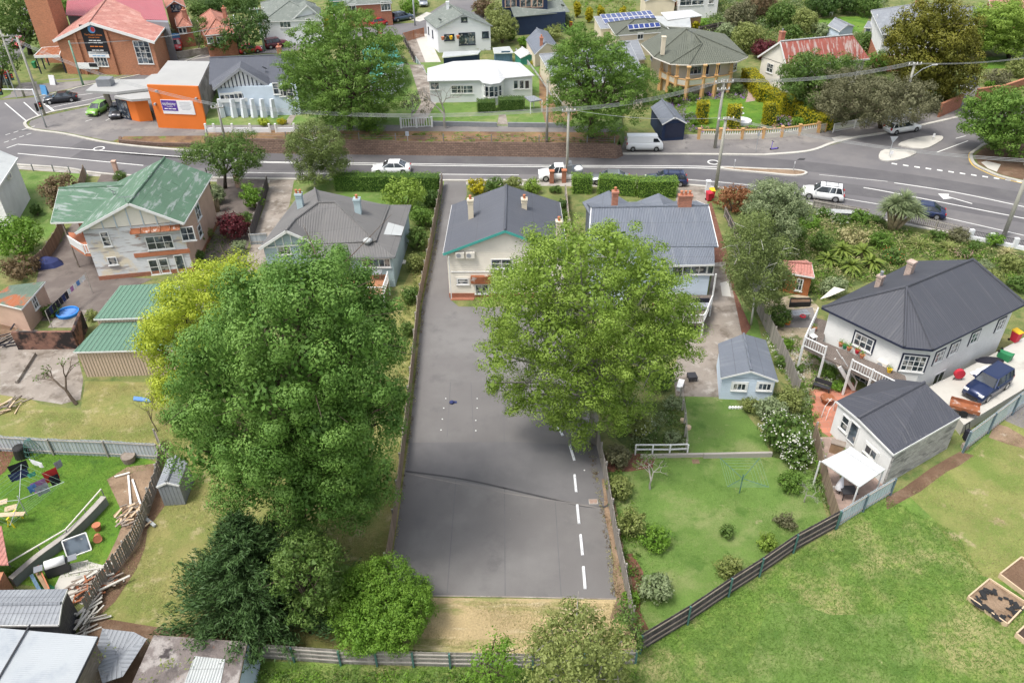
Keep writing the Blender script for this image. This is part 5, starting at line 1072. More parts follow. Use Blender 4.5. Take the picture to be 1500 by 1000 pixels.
def branches(rng,targets,base,forkz,r0,m,parent,twigs=3,tr=.03,sides=6,lean=None):
 M=MB(); base=Vector(base); fk=Vector((base.x,base.y,base.z+forkz)) if lean is None else Vector(lean)
 M.tube([base,base.lerp(fk,.5)+Vector((rng.uniform(-.1,.1),rng.uniform(-.1,.1),0)),fk],[r0*1.25,r0*.95,r0*.8],8)
 for t in targets:
  t=Vector(t); mid=fk.lerp(t,.5)+Vector((rng.uniform(-.4,.4),rng.uniform(-.4,.4),rng.uniform(.0,.6))); L=(t-fk).length
  M.tube([fk-Vector((0,0,.2)),mid,t],[r0*.5,r0*.3,tr*1.3],sides,False)
  for k in range(twigs):
   s=mid.lerp(t,rng.uniform(0,.9)); d=Vector(rndunit(rng,1)[0]); d.z=abs(d.z)*.6; e=s+d*L*rng.uniform(.2,.42); M.tube([s,s.lerp(e,.5)+Vector((0,0,rng.uniform(-.1,.25))),e],[tr*1.3,tr,tr*.4],4,False)
 return M.build('trunk',m,parent,smooth=True)
NT=[100]
def tree(name,label,base,blobs,leafm,bark='bark_brown',leaf=.3,dens=1.3,pr=.8,per=60,fork=.25,r0=.3,zb=0.,cat='tree',group=None,inner=True,bulge=.5,flat=.25,droop=0.,twigs=3,tr=.03,asp=.55,back=True,shell=(.82,1.04),zmin=.3):
 NT[0]+=1; rng=np.random.default_rng(NT[0]); b=P(base[0],base[1],zb); root=thing(name,label,cat,tuple(b),0,group)
 xs=[q[0] for q in blobs]; ys=[q[1] for q in blobs]; cx,cy=(min(xs)+max(xs))/2,(min(ys)+max(ys))/2; hx=max(20,(max(xs)-min(xs))/2+20); hy=max(20,(max(ys)-min(ys))/2+20)
 W=hx/ (F/math.hypot(b.y,H)); out=[]
 for x,y,r in blobs:
  rho=min(1,math.hypot((x-cx)/hx,(y-cy)/hy)); k=bulge*W*math.sqrt(1-rho*rho)
  p=VP(x,y,(b.x-1,b.y-k),(b.x+1,b.y-k)); dist=(p-Vector((0,0,H))).dot(_fw); rr=r*dist/F
  z=max(p.z-zb,rr*.55); out.append(((p.x-b.x,p.y-b.y,z),(rr,rr,rr*.92)))
  if back and k>.3*W*bulge: out.append(((p.x-b.x,p.y-b.y+1.6*k,max(z*.92,rr*.6)),(rr*.9,rr*.9,rr*.8)))
 C,Nn,S_,R_=puffcloud(rng,out,dens,pr,per,leaf,zmin,inner,flat,droop,shell)
 leafmesh('crown',C,Nn,S_,rng,leafm,root,asp,R_)
 zt=np.mean([o[0][2] for o in out]); fx=np.mean([o[0][0] for o in out]);fy=np.mean([o[0][1] for o in out])
 branches(rng,[o[0] for o in out],(0,0,0),0,r0,bark,root,twigs,tr,lean=(fx*.4,fy*.4,max(.6,zt*.5)))
 return root
def sh(name,label,px,py,rpx,leafm,ratio=.85,leaf=None,dens=None,zb=0.,group=None,cat='shrub',rx=1.,ry=1.,flowers=None,pr=None,per=None,flat=.1,asp=.55,fl_n=.12,parts=True,droop=0.,nb=7):
 """a bush; px,py its middle in the photo, rpx its half width"""
 NT[0]+=1; rng=np.random.default_rng(NT[0])
 s=F/math.hypot(P(px,py).y,H); r=rpx/s; zc=r*ratio*.8
 for _ in range(3):
  p=P(px,py,zb+zc); dist=(p-Vector((0,0,H))).dot(_fw); r=rpx*dist/F; zc=r*ratio*.8
 root=thing(name,label,cat,(p.x,p.y,zb),0,group)
 bl=[((0,0,zc),(r*.72*rx,r*.72*ry,r*.72*ratio))]
 for k in range(nb):
  a=2*math.pi*(k+rng.random()*.6)/nb; e=rng.uniform(-.3,.8); bl.append(((math.cos(a)*math.cos(e)*r*.5*rx,math.sin(a)*math.cos(e)*r*.5*ry,max(.12*r,zc+math.sin(e)*r*.5*ratio)),(r*.46*rx,r*.46*ry,r*.46*ratio)))
 lf=leaf or max(.13,min(.26,r*.16)); pr_=pr or max(.22,min(.5,r*.27)); per_=per or 26
 dn=dens or .95/(pr_*pr_)
 C,Nn,S_,R_=puffcloud(rng,bl,dn,pr_,per_,lf,.05,True,flat,droop)
 leafmesh('foliage',C,Nn,S_,rng,leafm,root,asp,R_)
 M=MB()
 for k in range(4):
  t=bl[1+k%(len(bl)-1)][0]; M.tube([(0,0,-.02),(t[0]*.5,t[1]*.5,t[2]*.5),t],[.05*r+.01,.035*r+.01,.01],5)
 M.build('stem','bark_brown',root)
 if flowers:
  ok=(Nn[:,2]>0)&(rng.random(len(C))<fl_n); d=C[ok]-np.array([0,0,zc]); L=np.linalg.norm(d,axis=1); o2=L>np.percentile(L,45); n_=Nn[ok][o2]; n_[:,2]+=1.2; n_/=np.linalg.norm(n_,axis=1,keepdims=True)
  leafmesh('blossom',C[ok][o2]+d[o2]/L[o2][:,None]*.12,n_,np.full(o2.sum(),lf*.55),rng,flowers,root,.95)
 return root
def hedge(name,label,a,b,w,h,leafm,zb=0.,leaf=.12,group=None,cat='hedge',dens=130):
 """clipped box hedge between two points on the ground"""
 NT[0]+=1; rng=np.random.default_rng(NT[0]); a=P(*a,zb);b=P(*b,zb); d=b-a; L=d.length; an=math.atan2(d.y,d.x); c=(a+b)/2
 root=thing(name,label,cat,tuple(c),an,group); A=2*(L*h+w*h)+L*w; n=int(A*dens)
 f=rng.choice(5,n,p=np.array([L*h,L*h,w*h,w*h,L*w])/A); u=rng.uniform(-.5,.5,n);v=rng.uniform(-.5,.5,n)
 C=np.zeros((n,3));Nn=np.zeros((n,3))
 for k,(nx,ny,nz) in enumerate(((0,-1,0),(0,1,0),(-1,0,0),(1,0,0),(0,0,1))):
  m=f==k
  if nz: C[m]=np.stack([u[m]*L,v[m]*w,np.full(m.sum(),h)],1)
  elif ny: C[m]=np.stack([u[m]*L,np.full(m.sum(),ny*w/2),(v[m]+.5)*h],1)
  else: C[m]=np.stack([np.full(m.sum(),nx*L/2),u[m]*w,(v[m]+.5)*h],1)
  Nn[m]=(nx,ny,nz)
 wob=np.sin(C[:,0]*2.3+C[:,2]*1.7)*.06+np.sin(C[:,0]*5.1+C[:,1]*3)*.04
 C+=Nn*(wob+rng.uniform(-.16,.05,n))[:,None]; C+=rng.normal(size=(n,3))*.03; Nn=Nn*.9+rndunit(rng,n)*.75; Nn/=np.linalg.norm(Nn,axis=1,keepdims=True)
 leafmesh('foliage',C,Nn,leaf*rng.uniform(.7,1.3,n),rng,leafm,root,.6)
 M=MB(); M.box((0,0,h*.48),(L-.3,w-.3,h*.9)); M.build('inner_twigs','leaf_dark',root)
 return root
def spiky(name,label,px,py,length,n,leafm,zb=0.,zt=0.,wid=.06,trunk=0.,group=None,cat='plant',heads=None,up=.5,droop=.6):
 """strap leaved plant: arching blades from one or more heads"""
 NT[0]+=1; rng=np.random.default_rng(NT[0]); p=P(px,py,zb); root=thing(name,label,cat,tuple(p),0,group); M=MB(); heads=heads or [(0,0,trunk)]
 for hx,hy,hz in heads:
  for k in range(n):
   a=rng.uniform(0,2*math.pi); e=math.asin(min(.98,max(-.2,rng.uniform(up-.6,1.)))); L=length*rng.uniform(.7,1.15); d=Vector((math.cos(a)*math.cos(e),math.sin(a)*math.cos(e),math.sin(e))); s=Vector((-math.sin(a),math.cos(a),0))*wid
   p0=Vector((hx,hy,hz)); pts=[p0];
   for j in (1,2,3): t=j/3; pts.append(p0+d*L*t-Vector((0,0,droop*L*t*t*.6)))
   w_=[.7,1,.7,.08]; vs=[]
   for q,ww in zip(pts,w_): vs+= [q-s*ww,q+s*ww]
   M.add(vs,[(0,1,3,2),(2,3,5,4),(4,5,7,6)])
 o=M.build('leaf_head',leafm,root); at=o.data.attributes.new('rnd','FLOAT','FACE'); at.data.foreach_set('value',np.repeat(rng.random(len(o.data.polygons)//3),3).astype(np.float32))
 if trunk or len(heads)>1:
  M=MB();
  for hx,hy,hz in heads: M.tube([(hx*.15,hy*.15,0),(hx*.6,hy*.6,hz*.55),(hx,hy,hz)],[.28,.2,.16],8)
  M.build('trunk','bark_straw',root,smooth=True)
 return root
A_('bark_straw',(.30,.24,.15),.95,.3,3,bump=('n',8,.05))
# ---- big trees ----
tree('broad_ash_tree','huge dense dark green tree filling the left foreground beside the car park',(440,790),[(460,402,36),(435,440,56),(495,455,42),(390,480,58),(335,500,52),(300,545,56),(460,520,62),(530,502,40),(538,560,48),(572,612,22),(400,570,66),(322,590,56),(277,610,30),(475,620,62),(385,650,62),(300,660,46),(530,650,44),(450,710,56),(555,700,34),(370,710,50),(508,735,40),(455,742,42),(500,705,46),(420,680,50),(480,665,50),(345,690,40),(478,388,16),(360,425,36)],'leaf_ash',leaf=.15,dens=1.9,pr=.74,per=280,r0=.45,bulge=.55,flat=.0,shell=(.72,1.12))
tree('golden_tree','bright yellow green tree between the green roofed sheds and the big dark tree',(290,600),[(350,395,28),(310,410,34),(270,440,38),(330,450,45),(240,480,36),(290,500,45),(225,510,28),(262,545,36),(242,580,22),(372,408,24),(214,495,20),(340,500,40)],'leaf_yellow',leaf=.16,dens=1.5,pr=.75,per=170,r0=.25,flat=.3)
tree('spreading_tree','large light green tree with grey twigs, overhanging the right side of the car park',(872,645),[(800,400,46),(760,450,48),(737,520,34),(850,375,48),(905,365,42),(955,410,48),(985,470,44),(870,440,60),(920,500,55),(810,490,56),(860,560,52),(795,580,36),(850,625,26),(960,545,42),(900,600,34),(1000,510,24),(725,560,18),(790,355,20),(930,600,22),(818,620,20),(760,590,18)],'leaf_elm','bark_grey',leaf=.15,dens=2.5,pr=.7,per=165,r0=.32,bulge=.45,flat=.3,shell=(.6,1.2),twigs=7,tr=.03,inner=True)
tree('street_tree','big bright green street tree right of the half timbered house',(512,188),[(490,30,30),(522,58,40),(455,72,38),(428,100,26),(500,100,50),(550,88,38),(450,130,36),(510,145,44),(560,130,34),(480,168,22),(540,170,26),(577,112,16),(560,60,20)],'leaf_linden',leaf=.22,dens=1.3,pr=.85,per=110,shell=(.7,1.15),r0=.35,zb=1.5,flat=.5)
tree('street_tree','big bright green street tree left of the parked white van',(865,202),[(850,55,22),(860,80,36),(830,105,28),(900,90,34),(870,120,46),(930,118,30),(850,150,42),(910,150,38),(880,178,30),(945,148,18),(833,75,18),(822,135,18)],'leaf_linden',leaf=.22,dens=1.3,pr=.85,per=110,shell=(.7,1.15),r0=.35,zb=1.5,flat=.5)
tree('golden_cypress','large rounded golden olive conifer hiding most of the grey mansion',(1385,150),[(1375,22,30),(1410,38,26),(1345,48,28),(1380,68,40),(1415,80,26),(1333,80,22),(1360,100,34),(1400,110,32),(1428,58,16),(1345,112,14),(1388,128,20)],'leaf_gold_cypress',leaf=.30,dens=.85,pr=1.1,per=120,r0=.4,flat=.2)
tree('corner_tree','dense green tree over the round kerb at the right edge',(1490,225),[(1500,158,32),(1462,178,28),(1438,190,16),(1490,198,34),(1525,180,40),(1472,152,20),(1450,160,14)],'leaf_linden',leaf=.26,dens=1.4,pr=.9,per=90,r0=.3,flat=.5)
tree('acacia_tree','tall bright light green tree at the top right corner',(1478,85),[(1470,32,26),(1497,28,28),(1448,55,16),(1482,62,22),(1520,50,30),(1455,25,14)],'leaf_elm','bark_dark',leaf=.28,dens=1.6,pr=1.,per=80,r0=.3,flat=.6)
tree('green_tree','dark green leafy tree in front of the red roofed house',(1190,165),[(1175,103,24),(1165,125,20),(1213,100,24),(1240,97,20),(1200,125,28),(1188,150,18),(1225,120,20)],'leaf_mid',leaf=.26,dens=1.2,pr=.9,per=90,r0=.3,flat=.3)
tree('grey_hedgerow_tree','sprawling dull olive bushy tree behind the white fence at the corner',(1290,188),[(1218,152,20),(1250,133,28),(1290,146,32),(1330,152,28),(1352,140,22),(1270,165,18),(1310,168,18),(1360,158,14),(1232,170,12)],'leaf_greybrown',leaf=.24,dens=1.6,pr=.8,per=80,r0=.25,flat=.2)
tree('plane_tree','leafy grey green street tree at the top left corner',(45,80),[(15,15,26),(42,22,24),(10,48,22),(48,48,16),(30,-5,25),(-10,30,20)],'leaf_mid','bark_dark',leaf=.4,dens=.7,pr=1.0,per=40,r0=.35,flat=.4)
tree('willow_tree','small drooping dark tree at the left edge above the traffic lights',(2,130),[(5,75,14),(-5,95,20),(8,95,12)],'leaf_mid','bark_dark',leaf=.3,dens=.9,pr=.7,per=36,r0=.2)
tree('hedgerow_tree','wide dark green tree behind the red hatchback on the back street',(345,78),[(355,25,17),(345,45,20),(370,45,16),(330,60,15),(360,62,15),(315,66,9),(378,30,10)],'leaf_dark',leaf=.34,dens=1.0,pr=.8,per=40,r0=.25)
tree('small_tree','small loose light green tree by the orange tiled brick house',(292,78),[(292,42,10),(286,58,9),(297,60,10),(288,30,6)],'leaf_mid',leaf=.3,dens=.7,pr=.6,per=30,r0=.12,inner=False)
tree('birch_tree','light drooping tree rising over the hedge behind the bungalow roof',(461,270),[(455,198,24),(480,213,19),(438,222,18),(470,242,22),(492,238,15),(448,250,14),(425,205,10)],'leaf_birch','bark_white',leaf=.19,dens=5.5,pr=.6,per=56,r0=.12,droop=.8,inner=False,twigs=4)
tree('round_tree','olive green tree with a bare dark trunk beside the green roofed house',(330,276),[(340,223,26),(303,224,22),(276,228,13),(366,235,15),(350,252,14),(318,240,18)],'leaf_mid','bark_dark',leaf=.18,dens=2.6,pr=.65,per=70,r0=.2)
tree('silver_birch','tall thin silver birch with pale forked branches by the mulch path',(1100,476),[(1112,325,20),(1098,358,24),(1128,385,26),(1088,395,20),(1152,410,20),(1105,425,22),(1078,355,12),(1150,360,14),(1128,440,14)],'leaf_birch','bark_white',leaf=.18,dens=6,pr=.6,per=50,r0=.08,droop=.7,inner=False,twigs=3,tr=.022)
tree('willow_bush','tall soft grey green weeping bush beside the road fence',(1140,370),[(1130,285,26),(1160,290,22),(1115,310,22),(1150,320,30),(1175,310,16),(1140,345,22)],'leaf_sage',leaf=.18,dens=4,pr=.55,per=60,r0=.15,cat='bush',droop=.5)
tree('olive_foreground_tree','loose olive green tree top at the bottom edge, in front of the paling fence',(850,1075),[(850,958,36),(812,972,28),(880,985,40),(918,970,20),(835,1000,45),(890,1010,40),(790,990,24)],'leaf_olive','bark_grey',leaf=.15,dens=5,pr=.5,per=50,r0=.1,flat=.3,twigs=3)
tree('sapling','small fresh green sapling at the bottom edge beside the olive tree',(722,1030),[(722,968,20),(742,962,14),(704,985,18),(738,990,20),(715,1005,18)],'leaf_lime',leaf=.15,dens=5,pr=.4,per=36,r0=.07,inner=False)
tree('fence_sapling','small green tree growing through the corner of the lot fence',(935,950),[(918,905,13),(930,920,14),(912,930,12),(935,940,10)],'leaf_mid',leaf=.17,dens=2.,pr=.35,per=26,r0=.05,inner=False)
tree('leafy_bush','mid green bush tucked between the pine and the round lime bush',(455,925),[(430,815,28),(460,830,26),(470,865,28),(445,895,26),(480,830,14),(415,850,24)],'leaf_mid',leaf=.16,dens=6,pr=.42,per=50,r0=.12,cat='bush')
sh('round_bush','large rounded lime green bush at the corner of the dry grass strip',558,888,82,'leaf_lime',.85,leaf=.12,pr=.36,per=70,dens=13,cat='bush',nb=10)
def pine(name,label,base,h,R,leafm,n=26,zb=0.,group=None,leaf=.32,cat='tree',sc=1.,asp=.16):
 NT[0]+=1; rng=np.random.default_rng(NT[0]); b=P(*base,zb); root=thing(name,label,cat,tuple(b),0,group); Cs=[];Ns=[];Ts=[];Sz=[];Rn=[]; M=MB(); M.tube([(0,0,0),(0,0,h*.6),(0,0,h)],[.2*sc,.12*sc,.02],7)
 for k in range(n):
  f=(k+.5)/n; z=.25+f*(h-.4); rr=R*(1-f)**1.1*rng.uniform(.9,1.08)+.15
  nb=max(4,int(11*(1-f)+4))
  for j in range(nb):
   a=2*math.pi*(j+rng.random())/nb; L=rr*rng.uniform(.72,1.12); d=Vector((math.cos(a),math.sin(a),.18+f*.5)); e=Vector((0,0,z))+d*L;
   if k%2==0: M.tube([(0,0,z),e],[.04*sc,.012],4,False)
   m=int((L*75+25)*sc); t=rng.uniform(.25,1.05,m); base_=np.array([0,0,z])+np.outer(t,np.array(d)*L)
   off=rng.normal(size=(m,3))*np.array([.17,.17,.10])*(.6+L*.22); Cs.append(base_+off); dirs=np.array(d)[None]+rndunit(rng,m)*.55+np.array([0,0,.3]); dirs/=np.linalg.norm(dirs,axis=1,keepdims=True); Ts.append(dirs); nn=rndunit(rng,m)+np.array([0,0,.6]); Ns.append(nn/np.linalg.norm(nn,axis=1,keepdims=True)); Sz.append(leaf*rng.uniform(.7,1.3,m)); Rn.append(np.clip(rng.random(m)*.6+.3*t+rng.uniform(-.2,.2),0,1))
 C=np.concatenate(Cs); ok=C[:,2]>.05
 leafmesh('crown',C[ok],np.concatenate(Ns)[ok],np.concatenate(Sz)[ok],rng,leafm,root,asp*2,np.concatenate(Rn)[ok],T=np.concatenate(Ts)[ok])
 M.build('trunk','bark_dark',root); return root
pine('pine_tree','dark green pine in the left foreground, in front of the huge tree',(386,896),8.4,4.9,'leaf_pine',n=30,leaf=.30,asp=.11)
def baretree(name,label,base,h,spread,bark,zb=0.,seed=1,lean=(0,0),depth=5,r0=.16,tuft=None,nt=0,cat='tree',leaf=.2):
 rng=random.Random(seed); b=P(*base,zb); root=thing(name,label,cat,tuple(b)); M=MB(); tips=[]
 def grow(p,d,L,r,k):
  q=p+d*L; mid=p+d*L*.5+Vector((rng.uniform(-.08,.08),rng.uniform(-.08,.08),0))*L; M.tube([p,mid,q],[r,r*.82,r*.68],5 if k>2 else 4,False)
  if k==0: tips.append(q); return
  for j in range(rng.choice((2,2,3))):
   n=Vector((rng.gauss(0,1),rng.gauss(0,1),rng.gauss(0,.8))).normalized(); dd=(d+n*spread).normalized(); dd.z=max(dd.z,-.05)+.05; grow(q,dd.normalized(),L*rng.uniform(.68,.86),r*.62,k-1)
 grow(Vector((0,0,0)),Vector((lean[0],lean[1],1)).normalized(),h*.26,r0,depth)
 M.build('trunk',bark,root)
 if tuft:
  rg=np.random.default_rng(seed); C=np.array([tuple(t) for t in tips]); C=C[rg.random(len(C))<nt]; C=np.repeat(C,9,axis=0)+rg.normal(size=(len(C)*9,3))*.17; leafmesh('crown',C,rndunit(rg,len(C)),leaf*rg.uniform(.7,1.3,len(C)),rg,tuft,root)
 return root
baretree('bare_tree','leafless grey tree in front of the white roofed house',(652,188),7.2,.75,'bark_grey',1.5,seed=4,depth=6,r0=.2)
baretree('pruned_tree','small tree with a bare leaning trunk and few green tufts on the dry yard',(112,592),5.2,.7,'bark_brown',0,seed=9,lean=(-.55,.35),depth=3,r0=.16,tuft='leaf_mid',nt=.8)
baretree('bare_sapling','thin leafless sapling beside the corrugated fence corner',(231,632),4.,.7,'bark_brown',0,seed=12,lean=(-.3,.2),depth=4,r0=.05)
baretree('grey_bush','shaggy grey half bare bush left of the leafless tree',(604,180),4.6,.9,'bark_grey',1.5,seed=15,depth=5,r0=.14,tuft='leaf_greybrown',nt=.9,cat='bush')
baretree('apple_tree','small sparse fruit tree with pale branches on the lower lawn',(952,716),3.0,.95,'bark_grey',0,seed=21,depth=4,r0=.08,tuft='leaf_mid',nt=.7,leaf=.15)
baretree('twiggy_tree','thin twiggy tree with pale stems over the junk covered roof',(250,1010),3.6,.9,'bark_grey',0,seed=24,depth=5,r0=.08,tuft='leaf_olive',nt=.35,leaf=.15)
baretree('dry_bush','dry pale twiggy bush at the edge of the silver shed roof',(150,985),3.,.95,'bark_grey',0,seed=26,depth=5,r0=.07,tuft='leaf_olive',nt=.15,cat='bush',leaf=.14)
baretree('dead_twigs','bare dead shrub beside the long paling fence, below the white flowers',(1178,735),2.4,.95,'bark_grey',0,seed=31,depth=5,r0=.05,cat='bush')
baretree('climber_twigs','pale bare twigs arching out of the round lime bush',(492,935),1.9,.9,'bark_grey',0,seed=33,depth=4,r0=.04,cat='bush')
# ---- hedges ----
hedge('clipped_hedge','long clipped green hedge along the road behind the bungalow',(492,277),(645,279),1.6,2.0,'leaf_linden')
hedge('clipped_hedge','short clipped bright hedge right of the brick gate pillars',(837,281),(867,281),1.5,2.1,'leaf_hedge')
hedge('clipped_hedge','middle clipped bright hedge in front of the silver car',(876,281),(931,285),1.6,2.1,'leaf_hedge')
hedge('clipped_hedge','right hand clipped bright hedge in front of the dark blue wagon',(932,286),(990,286),1.7,2.1,'leaf_hedge')
hedge('clipped_hedge','rounded dark clipped hedge under the bay window, right half',(730,161),(768,160),1.8,1.7,'leaf_mid',1.5)
hedge('clipped_hedge','dark clipped hedge under the bay window, left half',(699,163),(726,162),1.8,1.5,'leaf_mid',1.5)
for (a,b),lb in (((1094,118),(1120,150)),'golden clipped hedge beside the brick path, nearest the beige house'),(((1124,148),(1160,172)),'golden clipped hedge stepping down the middle of the slope'),(((1165,170),(1208,193)),'golden clipped hedge end nearest the garden wall'): hedge('golden_hedge',lb,a,b,2.2,2.0,'leaf_gold',leaf=.2,dens=70)
for (x,y,w),lb in (((1027,180,8),'square golden topiary, leftmost of the four on the round lawn'),((1073,186,9),'square golden topiary between the power pole and the fountain'),((1125,182,9),'square golden topiary right of the round lawn'),((1149,170,8),'square golden topiary farthest right and farthest back')):
 hedge('topiary',lb,(x-w,y),(x+w,y),1.6,3.0,'leaf_gold',leaf=.2,dens=70,group='golden topiaries on the lawn')
